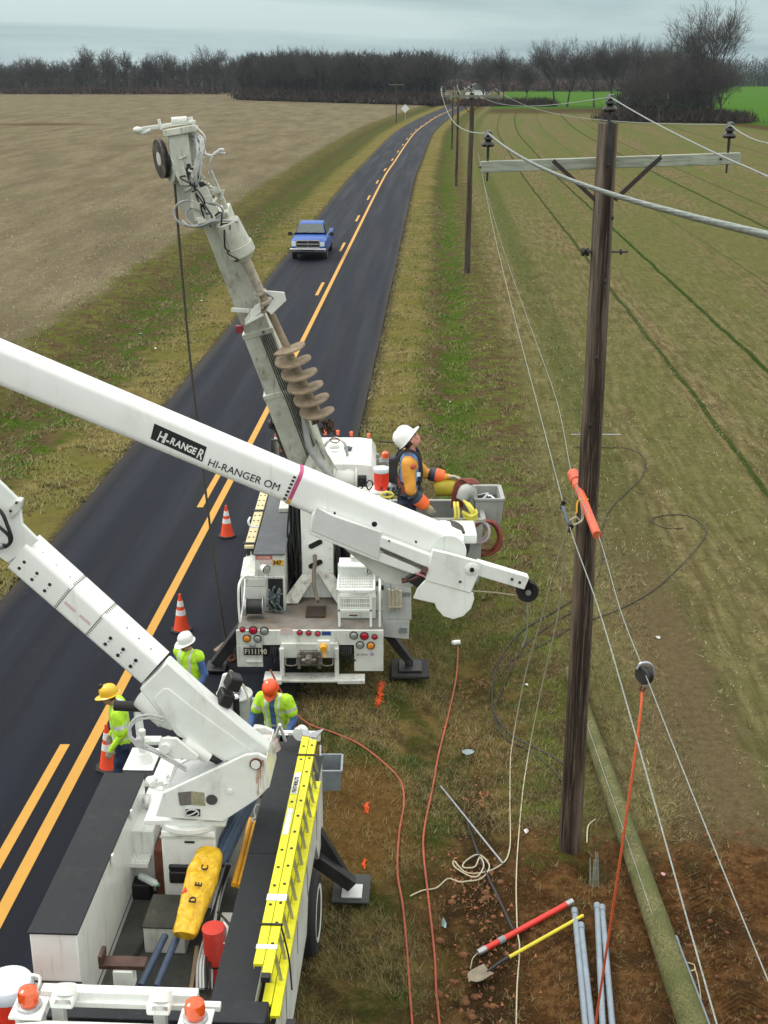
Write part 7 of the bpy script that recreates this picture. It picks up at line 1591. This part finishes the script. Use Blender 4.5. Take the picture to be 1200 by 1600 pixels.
# ================================================================ PEOPLE
def remeshed(name, shapes, mats, matfn, parent, voxel=.011, smooth=6, fold=None):
    mb = MB()
    for s_ in shapes:
        if s_[0] == 'c':
            _, p0, p1, r0, r1 = s_[:5]; p0 = V3(p0); p1 = V3(p1); mb.cyl(p0, p1, r0, r1, 16); mb.ball(p0, r0, 14, 8, -1.0); mb.ball(p1, r1, 14, 8, -1.0)
        elif s_[0] == 'e':
            mb.ball(s_[1], s_[2], 18, 12, -1.0, s_[3] if len(s_) > 3 else None)
        elif s_[0] == 'b': mb.beam(*s_[1:])
    me = bpy.data.meshes.new(name); me.from_pydata(mb.v, [], mb.f); me.update()
    o = link(bpy.data.objects.new(name, me)); r = o.modifiers.new('r','REMESH'); r.mode = 'VOXEL'; r.voxel_size = voxel
    s = o.modifiers.new('s','SMOOTH'); s.iterations = smooth; s.factor = .5
    bpy.context.view_layer.update(); dg = bpy.context.evaluated_depsgraph_get(); m2 = bpy.data.meshes.new_from_object(o.evaluated_get(dg)); o.modifiers.clear(); o.data = m2
    if fold:                                    # cloth folds
        import numpy as np
        n_ = len(m2.vertices); co = np.zeros(n_*3); nn_ = np.zeros(n_*3); m2.vertices.foreach_get('co', co); m2.vertices.foreach_get('normal', nn_); co = co.reshape(-1,3); nn_ = nn_.reshape(-1,3)
        for i_ in range(n_):
            p_ = V3(co[i_]); k_ = fold(p_)
            if k_ > 0: co[i_] += nn_[i_]*(k_*((.5-abs(noise.noise(V3((p_.x*9,p_.y*9,p_.z*6))))*2.2)*.011+noise.noise(V3((p_.x*22,p_.y*22,p_.z*16)))*.004))
        m2.vertices.foreach_set('co', co.ravel())
    m2.update(); m2.materials.clear()
    for m in mats: m2.materials.append(m)
    idx = [matfn(p.center) for p in m2.polygons]; m2.polygons.foreach_set('material_index', idx); m2.polygons.foreach_set('use_smooth', [True]*len(idx))
    o.parent = parent; return o
def segd(p, a, b):
    a = V3(a); b = V3(b); ab = b-a; t = max(0, min(1, (p-a).dot(ab)/max(1e-9, ab.length_squared))); return (p-(a+ab*t)).length
def hand(p, d, palm, side, grip=.5, s=1.0):
    """five-fingered hand: p wrist, d direction of the fingers, palm = direction the palm faces"""
    p = V3(p); d = V3(d).normalized(); n = V3(palm); n = (n-d*n.dot(d)).normalized(); x = d.cross(n)*side; sh = []
    sh.append(('c', p, p+d*.04*s, .027*s, .032*s))
    for k in range(4):
        o = (k-1.5)*.020*s; L = (.078,.088,.082,.064)[k]*s; b0 = p+d*.045*s+x*o*.8; b1 = p+d*.092*s+x*o*1.1; sh.append(('c', b0, b1, .018*s, .0135*s))
        q = b1; dd = d.copy()
        for j in range(3):
            dd = (dd+n*grip*(.55,.8,.6)[j]).normalized(); q2 = q+dd*L*(.45,.32,.23)[j]; sh.append(('c', q, q2, (.0125,.0115,.0105)[j]*s, (.0115,.0105,.0095)[j]*s)); q = q2
    t0 = p+d*.025*s-x*.030*s; t1 = t0+(d*.6-x*.7+n*.3).normalized()*.042*s; t2 = t1+(d*.8-x*.1+n*(.4+grip*.5)).normalized()*.036*s
    return sh+[('c', t0, t1, .016*s, .0135*s), ('c', t1, t2, .013*s, .011*s)]
def head_shapes(c, f, up, s=1.0):
    f = V3(f).normalized(); up = V3(up); up = (up-f*up.dot(f)).normalized(); r = f.cross(up); M3 = Matrix((r, f, up)).transposed(); c = V3(c)
    P = lambda x,y,z: c+(r*x+f*y+up*z)*s
    sh = [('e', P(0,-.010,.030), (.076*s,.095*s,.090*s), M3), ('e', P(0,.020,-.035), (.060*s,.072*s,.085*s), M3), ('e', P(0,.062,-.085), (.030*s,.026*s,.024*s), M3),
          ('c', P(0,.088,.012), P(0,.112,-.026), .010*s, .0155*s), ('e', P(0,.098,-.060), (.026*s,.010*s,.007*s), M3), ('e', P(0,.094,-.072), (.022*s,.010*s,.007*s), M3),
          ('c', P(-.045,.082,.026), P(.045,.082,.026), .013*s, .013*s), ('e', P(.080,-.012,-.012), (.010*s,.022*s,.034*s), M3), ('e', P(-.080,-.012,-.012), (.010*s,.022*s,.034*s), M3),
          ('e', P(.042,.070,-.035), (.024*s,.020*s,.022*s), M3), ('e', P(-.042,.070,-.035), (.024*s,.020*s,.022*s), M3)]
    return sh, P, M3, r, f, up
def face_bits(root, P, M3, glasses=True):
    for sx in (-1,1):
        MB().ball(P(sx*.031,.079,.004), (.013,.011,.011), 10, 7, -1.0).build('eye', pm('eye_white',(.6,.58,.55),.3), root)
    if glasses:
        mb = MB()
        for sx in (-1,1): mb.ball(P(sx*.034,.094,.006), (.030,.012,.019), 12, 8, -1.0, M3).tube([P(sx*.062,.088,.012),P(sx*.080,.03,.010),P(sx*.084,-.015,.0)], .0045, 6)
        mb.cyl(P(-.01,.102,.010), P(.01,.102,.010), .006, n=8); mb.build('safety_glasses', GLASSD, root)
def helmet(root, P, r, f, up, mat, s=1.0, full=False, dz=.045):
    n = 28; prof = [(1.0,0.0),(.99,.03),(.95,.065),(.85,.098),(.68,.122),(.45,.138),(.2,.145),(.0,.147)]; vs = []; fs = []
    base = P(0,-.008,dz)
    for q, h in prof:
        for i in range(n):
            a = 2*math.pi*i/n; rib = 1+(.012 if abs(math.sin(a*1)) < .18 else 0); vs.append(base+r*(math.cos(a)*.112*q*s*rib)+f*(math.sin(a)*.134*q*s)+up*(h*s*1.02+(.008 if abs(math.cos(a)) < .16 and q > .15 else 0)))
    m_ = len(prof); fs = [(j*n+i, j*n+(i+1)%n, (j+1)*n+(i+1)%n, (j+1)*n+i) for j in range(m_-1) for i in range(n)]
    b = len(vs)
    for k, (e_, dz_) in enumerate(((1.0,0),(1.19,-.010),(1.19,-.016),(.97,-.006))):
        for i in range(n):
            a = 2*math.pi*i/n; front = max(0, math.sin(a))**3; w_ = 1+(e_-1)*(1 if full else (.30+.0*front)); vs.append(base+r*(math.cos(a)*.112*w_*s)+f*(math.sin(a)*.134*w_*s+(.055*front if e_ > 1.1 else 0)*s)+up*(dz_*s*(1+front)))
    fs += [(b+j*n+(i+1)%n, b+j*n+i, b+(j+1)*n+i, b+(j+1)*n+(i+1)%n) for j in range(3) for i in range(n)]
    h_ = MB().add(vs, fs).build('hard_hat', mat, root, sharp=50)
    MB().tube([base+r*(math.cos(2*math.pi*i/16)*.100*s)+f*(math.sin(2*math.pi*i/16)*.120*s)-up*.012 for i in range(16)], .010, 6, closed=True, sub=2).build('head_band', BLACK, h_)
    return h_
def figure(loc, heading, J, shirt, trous, lab, lower=True, gl=GLOVE, sleeves=None, hatm=ORANGE, full=True, vest=None, facem=SKIND, hd=None, shoe=BLACK, hands=None, glasses=True, arms_mat=None, hatdz=.045, armr=1.0):
    """J: joints in the local frame (x right, y forward, z up)"""
    root = thing('person', loc, lab, 'person', rz=heading)
    Mx = wm(root); shp = []; seg = []
    def cap(tag_, a, b, ra, rb):
        shp.append(('c', J[a] if isinstance(a,str) else a, J[b] if isinstance(b,str) else b, ra, rb)); seg.append((tag_, J[a] if isinstance(a,str) else V3(a), J[b] if isinstance(b,str) else V3(b), max(ra,rb)))
    for k in J: J[k] = V3(J[k])
    tw = J['chest']; pl_ = J['pelvis']; sp = (tw-pl_)
    shr = (J['shR']-J['shL']).normalized()
    for t, rx in ((0,.105),(.35,.100),(.7,.112),(1.0,.110)):
        c_ = pl_.lerp(tw, t); wdt = (.075,.06,.075,.085)[(0,.35,.7,1.0).index(t)]
        cap('shirt', c_-shr*wdt, c_+shr*wdt, rx, rx)
    cap('shirt', pl_-shr*.05, tw-shr*.07, .11, .11); cap('shirt', pl_+shr*.05, tw+shr*.07, .11, .11)
    cap('shirt', 'shL', 'shR', .072, .072); cap('shirt', 'chest', 'neck', .095, .065)
    cap('skin', 'neck', 'head', .056, .058)
    for s_ in 'LR':
        cap('arm', 'sh'+s_, 'el'+s_, .066*armr, .054*armr); cap('arm', 'el'+s_, 'wr'+s_, .052*armr, .038*armr)
        if lower: cap('trous', 'hip'+s_, 'kn'+s_, .098, .066); cap('trous', 'kn'+s_, 'an'+s_, .064, .050)
    cap('trous', 'hipL', 'hipR', .115, .115)
    if lower:
        for s_ in 'LR': a = J['an'+s_]; cap('shoe', a+V3((0,-.03,-.045)), a+V3((0,.15,-.055)), .048, .040)
    hf, hu = hd; hs, P, M3, r_, f_, u_ = head_shapes(J['head'], hf, hu); shp += hs
    for s_, sd in (('L',-1),('R',1)):
        dd, pn, gr = hands[s_]; hh = hand(J['wr'+s_], dd, pn, sd, gr, 1.06); shp += hh
        for q in hh: seg.append(('glove', V3(q[1]), V3(q[2]), q[3]))
    order = ['shirt','arm','trous','shoe','glove','skin']; mats = [shirt, arms_mat or shirt, trous, shoe, gl, facem, HAIR]
    def mf(p):
        if (p-J['head']).length < .15 and (p-J['head']).dot(u_) > -.13:
            q = p-J['head']
            if q.dot(f_) < -.01 and q.dot(u_) > -.05: return 6
            return 5
        best = min(seg, key=lambda s: segd(p, s[1], s[2])-s[3])
        if arms_mat and best[0] == 'shirt' and min((p-J['shL']).length, (p-J['shR']).length) < .14 and abs((p-J['chest']).dot(shr)) > .125 and p.z < J['neck'].z-.02: return 1
        return order.index(best[0])
    body = remeshed('body', shp, mats, mf, root, .0105, 5, lambda p: 0 if (p-J['head']).length < .2 or min((p-J['wrL']).length, (p-J['wrR']).length) < .16 else min(1, (p-J['head']).length*5-1))
    # frame for face things expressed in the root's own space: build in world through the matrix
    Pw = lambda x,y,z: Mx @ P(x,y,z); R3 = Mx.to_3x3(); rw, fw, uw = R3 @ r_, R3 @ f_, R3 @ u_; Mw = Matrix((rw, fw, uw)).transposed()
    face_bits(root, Pw, Mw, glasses)
    hp = [k for k in (root,)]
    helmet(root, Pw, rw, fw, uw, hatm, 1.0, full, hatdz)
    if vest:
        sh2 = [(s_[0], s_[1], s_[2], s_[3]+.022, s_[4]+.022) for s_ in shp[:7]]
        sh2.append(('c', J['chest'], J['chest'].lerp(J['neck'],.5), .115, .10))
        if vest.get('sleeves'):
            for s_ in 'LR': sh2.append(('c', J['sh'+s_], J['sh'+s_].lerp(J['el'+s_], vest['sleeves']), .094, .088))
        fwd = V3((0,1,0)); ax = (tw-pl_).normalized()
        def vf(p):
            h_ = (p-pl_).dot(ax)/sp.length; x_ = (p-pl_).dot(shr)
            dF = (p-(pl_+ax*(p-pl_).dot(ax))).dot(shr.cross(ax)*-1 if False else V3((0,1,0)))
            for s_ in 'LR':
                e_ = J['el'+s_]-J['sh'+s_]; t = (p-J['sh'+s_]).dot(e_)/e_.length_squared
                if segd(p, J['sh'+s_], J['el'+s_]) < .13 and t > .12: return 1 if vest.get('sleeves') and .44 < t/max(.01,vest['sleeves'])*.72 < .62 else 0
            if .10 < h_ < .20: return 1
            if .22 < h_ and .075 < abs(x_) < .118: return 1
            if vest.get('open') and dF > 0 and abs(x_) < .045: return 2
            return 0
        vv = remeshed('vest', sh2, [HIVIS, REFT, shirt], vf, root, .012, 4, lambda p: 1)
    return root, J, Mx
st = lambda **k: k
# man in the orange helmet, bent over his work behind the near truck
def stand(lean=0.0, h=1.0):
    return None
J = dict(pelvis=(0,0,.98), chest=(0,.10,1.36), neck=(0,.15,1.50), head=(.0,.22,1.63), shL=(-.19,.10,1.42), shR=(.19,.10,1.42), elL=(-.30,.10,1.14), elR=(.32,.14,1.14), wrL=(-.24,.34,1.00), wrR=(.30,.36,.98),
         hipL=(-.10,0,.92), hipR=(.10,0,.92), knL=(-.12,.04,.50), knR=(.12,.02,.50), anL=(-.13,0,.09), anR=(.13,-.03,.09))
figure((-1.55,16.62,gh(-1.55,16.62) if -1.55 > cx(16.6)+3.1 else .06), math.radians(165), J, DENIM, DENIMD, 'man in an orange hard hat and open lime vest bending over the truck tail', hatm=pm('bright_orange_helmet',(.85,.09,.015),.3,var=.04,coat=.4), full=False, vest=dict(sleeves=.62, open=True), hd=((0,.62,-.78),(0,.78,.62)),
       hands=dict(L=((.3,.6,-.7),(.5,-.4,-.3),.6), R=((-.2,.6,-.7),(-.5,-.4,-.3),.6)))
# man in the white helmet between the trucks
J = dict(pelvis=(0,0,.99), chest=(0,.02,1.40), neck=(0,.04,1.53), head=(0,.085,1.65), shL=(-.19,.02,1.45), shR=(.19,.02,1.45), elL=(-.27,.0,1.17), elR=(.26,.03,1.17), wrL=(-.24,.16,.94), wrR=(.27,.20,.98),
         hipL=(-.10,0,.93), hipR=(.10,0,.93), knL=(-.12,.03,.50), knR=(.13,.05,.50), anL=(-.13,0,.09), anR=(.15,.03,.09))
figure((-2.98,17.85,.06), math.radians(150), J, DENIM, pm('black_trousers',(.02,.02,.024),.85,var=.3), 'man in a white full brim hard hat and lime vest by the grey tank', hatm=pm('white_helmet',(.80,.82,.80),.3,var=.04,coat=.4), full=True, vest=dict(open=False), hd=((.15,.97,-.18),(.03,.18,.98)),
       hands=dict(L=((.0,.5,-.85),(.6,0,-.2),.5), R=((0,.5,-.85),(-.6,0,-.2),.5)), gl=SKIND)
# man in the yellow helmet walking on the left
J = dict(pelvis=(0,0,.99), chest=(0,.03,1.40), neck=(0,.07,1.53), head=(0,.13,1.64), shL=(-.19,.03,1.45), shR=(.19,.03,1.45), elL=(-.25,-.02,1.16), elR=(.25,-.02,1.16), wrL=(-.22,.14,.94), wrR=(.22,.16,.96),
         hipL=(-.10,0,.93), hipR=(.10,0,.93), knL=(-.11,.10,.50), knR=(.11,-.02,.50), anL=(-.11,.14,.09), anR=(.11,-.16,.09))
rt_, J_, Mx_ = figure((-3.70,16.05,.07), math.radians(98), J, HIVIS, DENIMD, 'man in a yellow full brim hard hat and lime jacket facing left by a cone', hatm=pm('yellow_helmet',(.82,.50,.02),.3,var=.04,coat=.4), full=True, vest=dict(open=False, sleeves=.8), hd=((0,.97,-.24),(0,.24,.97)),
       hands=dict(L=((.0,.4,-.9),(.6,0,-.2),.5), R=((0,.4,-.9),(-.6,0,-.2),.5)))
q = Mx_ @ V3((0,.24,1.80)); MB().ball(q, (.035,.035,.05), 10, 7, -1.0).build('head_lamp', BLACK, rt_)
# lineman in the aerial bucket, looking up to the right
J = dict(pelvis=(0,0,.92), chest=(0,.02,1.33), neck=(0,.03,1.47), head=(0,.02,1.60), shL=(-.20,.0,1.38), shR=(.20,.0,1.38), elL=(-.27,.20,1.12), elR=(.25,.03,1.08), wrL=(-.20,.44,1.10), wrR=(.21,.20,.90),
         hipL=(-.10,0,.88), hipR=(.10,0,.88), knL=(-.11,.03,.48), knR=(.11,.03,.48), anL=(-.11,0,.09), anR=(.11,0,.09))
LM, J_, Mx_ = figure((.27,14.02,zb0+.04), math.radians(-90), J, pm('pale_blue_shirt',(.16,.30,.55),.85,var=.2,scale=14,bump=.3,bscale=20), DENIMD, 'lineman in a white hard hat and ochre rubber sleeves looking up from the bucket', hatm=pm('white_helmet2',(.82,.84,.82),.28,var=.03,coat=.4), full=False, arms_mat=SLEEVE, armr=1.2, facem=pm('ruddy_skin',(.55,.25,.19),.5,var=.1), hd=((-.25,.62,.76),(0,-.76,.66)), hatdz=.04,
       hands=dict(L=((.1,.95,.1),(.2,0,-1),.5), R=((-.05,.6,-.8),(-.8,.1,-.1),.4)))
w_ = lambda p: Mx_ @ V3(p)
mb = MB()
for sx in (-1,1):
    x = sx*.115; mb.tube([w_((x,.13,1.10)), w_((x,.155,1.28)), w_((x*.95,.10,1.47)), w_((x*.8,-.04,1.50)), w_((x*.8,-.13,1.35)), w_((x,-.13,1.12))], .020, 6)
mb.tube([w_((.15*math.cos(i*.5236), .005+.150*math.sin(i*.5236), 1.13)) for i in range(12)], .024, 6, closed=True, sub=3)
mb.tube([w_((.205*math.cos(i*.5236), .005+.150*math.sin(i*.5236), 1.0)) for i in range(12)], .028, 6, closed=True, sub=3)
mb.tube([w_((-.12,.15,1.32)), w_((.12,.15,1.32))], .018, 6); mb.build('harness', HARN, LM)
MB().beam(w_((.03,-.17,1.12)), w_((.03,-.17,1.42)), .16, .09).build('battery_pack', BLACK, LM, .02)
MB().beam(w_((.03,-.17,1.00)), w_((.03,-.17,1.10)), .13, .09).build('pack_base', pm('grey_pack',(.35,.38,.40),.5), LM, .02)
q = w_((.24,.05,1.36)); MB().ball(q, (.04,.05,.03), 8, 6).build('sleeve_button', pm('red_button',(.35,.03,.03),.4), LM)
MB().poly3([w_((.262,.10,1.30)),w_((.262,.14,1.30)),w_((.262,.14,1.25)),w_((.262,.10,1.25))], (0,-.004,0)).build('sleeve_patch', REFT, LM)
for s_, a_, b_ in (('R',(.245,.05,1.04),(.215,.18,.91)),('L',(-.25,.26,1.12),(-.215,.41,1.10))):
    A_, B_ = w_(a_), w_(b_)
    MB().cyl(A_, A_.lerp(B_,.55), .075, .080, 18).build('glove_cuff', pm('dark_blue_cuff',(.03,.05,.09),.6,var=.3), LM, .004)
    MB().cyl(A_.lerp(B_,.50), A_.lerp(B_,1.15), .084, .074, 18).build('cuff_band', pm('fluorescent_orange_cuff',(.85,.14,.03),.55), LM, .004)
    MB().cyl(A_.lerp(B_,.02), A_.lerp(B_,.2), .080, .080, 18).build('strap', BLACK, LM, .004)
# ================================================================ CONES, TANK, PICKUP
CONE = pm('cone_orange', (.80,.075,.02), .45, var=.1, scale=6, dirt=(.2,.06,.03), damt=.18)
def cone(px, py, lab, rz=0.0, s=1.0):
    p = U(px, py, .06); t = thing('traffic_cone', p, lab, 'traffic cone', rz=rz); p = V3((0,0,0))
    m4 = Matrix.Translation(t.location) @ Matrix.Rotation(rz,4,'Z')
    b_ = MB(m4); c8 = []
    for i in range(8):
        a = math.radians(22.5+45*i); c8.append((.215*math.cos(a)*s*1.0, .215*math.sin(a)*s))
    b_.prism(c8, (0,0,.005), (1,0,0), (0,1,0), .035*s); b_.build('base', RUBBER, t, .008)
    prof = [(.150,.04),(.140,.07),(.108,.25),(.086,.37),(.075,.43),(.062,.50),(.050,.565),(.026,.70),(.022,.735),(.0,.735)]
    MB(m4).lathe([(r*s,h*s) for r,h in prof], (0,0,0), n=28).build('body', CONE, t)
    for z0,z1,r0,r1 in ((.33,.43,.0945,.0775),(.50,.605,.0645,.0445)):
        MB(m4).lathe([(r0*s,z0*s),((r0+.002)*s,z0*s),((r1+.002)*s,z1*s),(r1*s,z1*s)], (0,0,0), n=28).build('reflective_collar', REFL, t)
cone(355,838, 'orange cone with white bands beside the yellow line left of the derrick truck', .4)
cone(284,985, 'orange cone right behind the man in the white hard hat', .9)
cone(171,1200, 'orange cone below the man in the yellow hard hat', .2)
cone(434,706, 'orange cone far forward on the road beyond the derrick truck mirror', .5)
# transformer tank
q = U(366,1080,1.12); tk = thing('transformer', (q.x,q.y,.06), 'light grey cylindrical transformer tank with bushings standing between the trucks', 'transformer')
TG = pm('transformer_grey', (.42,.46,.46), .35, var=.08, dirt=(.2,.2,.18), damt=.15, coat=.3)
MB().cyl((q.x,q.y,.07),(q.x,q.y,1.05),.25,.25,32).build('tank', TG, tk, .01); MB().lathe([(.24,1.05),(.275,1.055),(.275,1.085),(.25,1.10),(.22,1.115),(.05,1.13)], (q.x,q.y,0), n=32).build('lid', pm('transformer_lid',(.52,.56,.56),.35,var=.06), tk)
for dx, dy, nm in ((-.02,.02,'bushing'),(.05,-.10,'bushing')):
    MB().lathe([(.05,1.11),(.05,1.16),(.075,1.17),(.05,1.19),(.07,1.20),(.05,1.22),(.065,1.23),(.045,1.25),(.05,1.27),(.02,1.29)], (q.x+dx,q.y+dy,0), n=18).build(nm, TG if dx < 0 else PLASTG, tk)
MB().cyl((q.x+.06,q.y-.30,.82),(q.x+.06,q.y-.30,1.12),.05,n=14).ball((q.x+.06,q.y-.30,1.15),.055,12,7,-1.0).build('arrester', BLACK, tk); MB().ball((q.x+.06,q.y-.30,1.17),.05,12,7,0).build('arrester_cap', WHITE, tk)
mb = MB(); mb.tube([(q.x+.03,q.y-.1,1.28),(q.x+.1,q.y-.15,1.38),(q.x+.2,q.y-.2,1.2),(q.x+.24,q.y-.22,1.05)], .012, 6).tube([(q.x-.02,q.y+.02,1.29),(q.x-.06,q.y+.1,1.42),(q.x+.05,q.y+.1,1.3),(q.x+.2,q.y-.02,1.15)], .011, 6)
mb.build('leads', ROPE, tk); MB().box(q.x+.255,q.x+.30,q.y-.05,q.y+.05,.85,1.0).build('lifting_lug', TG, tk, .005)
MB().cyl((q.x-.22,q.y-.14,1.075),(q.x-.20,q.y-.27,1.04),.02,n=8).cyl((q.x-.26,q.y-.05,1.075),(q.x-.29,q.y-.05,1.04),.02,n=8).build('bolt', BLACK, tk)
q2 = U(398,1135,.95); dr_ = thing('steel_drum', (q2.x,q2.y,.06), 'pale steel drum beside the man in the orange hard hat, half hidden by the boom', 'drum')
MB().cyl((q2.x,q2.y,.07),(q2.x,q2.y,.85),.19,n=28).build('body', TG, dr_, .01); MB().cyl((q2.x,q2.y,.852),(q2.x,q2.y,.88),.20,n=28).build('lid', bpy.data.materials['transformer_lid'], dr_, .008)
# blue pickup
BLUE = pm('metallic_blue_paint', (.005,.075,.34), .45, 0, var=.05, coat=.12)
PK = thing('pickup_truck', R(-7.35,70.2,.05), 'bright blue pickup truck with chrome grille driving towards the camera in the left lane', 'pickup truck', rz=-YAW)
TP = RT @ Matrix.Translation((-7.35,70.2,.05))
def P4(): return MB(TP)
def psec(y, hw, z0, zs, z1, tw): # half width, sill, shoulder, top, top half width
    return [TP @ V3(p) for p in ((-hw*.96,y,z0),(-hw,y,z0+.15),(-hw,y,zs),(-tw,y,z1),(tw,y,z1),(hw,y,zs),(hw,y,z0+.15),(hw*.96,y,z0))]
loft([psec(0.02,.86,.55,.95,1.08,.62),psec(.12,.92,.50,1.0,1.14,.70),psec(.6,.97,.42,1.05,1.20,.74),psec(1.45,.98,.42,1.10,1.27,.80),psec(5.3,.98,.45,1.10,1.16,.93),psec(5.42,.94,.55,1.05,1.12,.90)], 'body', BLUE, PK, .02, 50)
cab_ = loft([psec(1.35,.86,1.12,1.15,1.24,.80),psec(2.05,.84,1.12,1.2,1.80,.64),psec(2.35,.84,1.12,1.22,1.86,.64),psec(3.0,.84,1.12,1.22,1.85,.64),psec(3.25,.85,1.12,1.2,1.74,.68),psec(3.36,.85,1.12,1.14,1.22,.80)], 'cab', BLUE, PK, .02, 40)
P4().poly3([(-.78,1.42,1.30),(.78,1.42,1.30),(.60,2.0,1.76),(-.60,2.0,1.76)], TP.to_3x3() @ V3((0,-.018,.012))).build('windscreen', pm('tinted_windscreen',(.03,.05,.05),.08,var=.2,coat=.7), cab_)
mb = P4(); o_ = TP.to_3x3() @ V3((0,-.024,.016)); mb.beam((-.5,1.43,1.325),(-.05,1.52,1.395),.03,.02).beam((.05,1.43,1.325),(.5,1.52,1.395),.03,.02).build('wipers', BLACK, cab_)
for sx in (-1,1):
    P4().poly3([(sx*.862,1.72,1.26),(sx*.862,3.15,1.26),(sx*.69,3.08,1.70),(sx*.69,2.12,1.72)], TP.to_3x3() @ V3((sx*.012,0,.006))).build('side_window', GLASSD, cab_)
    m_ = P4().box(sx*1.16-.11,sx*1.16+.11,1.66,1.74,1.16,1.36).build('mirror', BLACK, PK, .02); P4().beam((sx*.95,1.7,1.2),(sx*1.06,1.7,1.24),.05,.05).build('arm', BLACK, m_)
    P4().poly3([(sx*.64,-.01,.78),(sx*.90,.05,.78),(sx*.90,.07,1.0),(sx*.66,.01,1.03)], TP.to_3x3() @ V3((0,-.04,0))).build('headlight', pm('headlamp_glass',(.62,.66,.68),.1,.1,var=.2,scale=30,coat=.6), PK, .01)
    for y in (.95,4.35): wheel(PK, TP @ V3((sx*.84,y,.37)), .37, .24, (RT.to_3x3() @ V3((sx,0,0))), CHROME)
P4().box(-.90,.90,1.0-.6,4.9,.30,.45).build('underbody', BLACK, PK)
mb = P4(); mb.poly3([(-.62,.03,.72),(.62,.03,.72),(.60,.03,1.08),(-.60,.03,1.08)], TP.to_3x3() @ V3((0,-.05,0))); gr_ = mb.build('grille', BLACK, PK)
mb = P4(); mb.beam((-.62,-.03,1.085),(.62,-.03,1.085),.06,.07).beam((-.64,-.03,.72),(-.61,-.03,1.09),.06,.06).beam((.64,-.03,.72),(.61,-.03,1.09),.06,.06).beam((-.62,-.035,.90),(.62,-.035,.90),.05,.045).beam((0,-.035,.72),(0,-.035,1.08),.05,.045,(0,1,0)).beam((-.64,-.03,.72),(.64,-.03,.72),.06,.05)
mb.build('grille_surround', CHROME, gr_, .008)
P4().box(-.97,.97,-.16,.06,.48,.68).build('front_bumper', CHROME, PK, .03)
P4().box(-.35,.35,-.165,-.161,.55,.62).build('licence_recess', BLACK, PK)
P4().box(-.80,.80,3.45,5.35,1.165,1.19).build('bed_opening', BLACKLINER, PK)
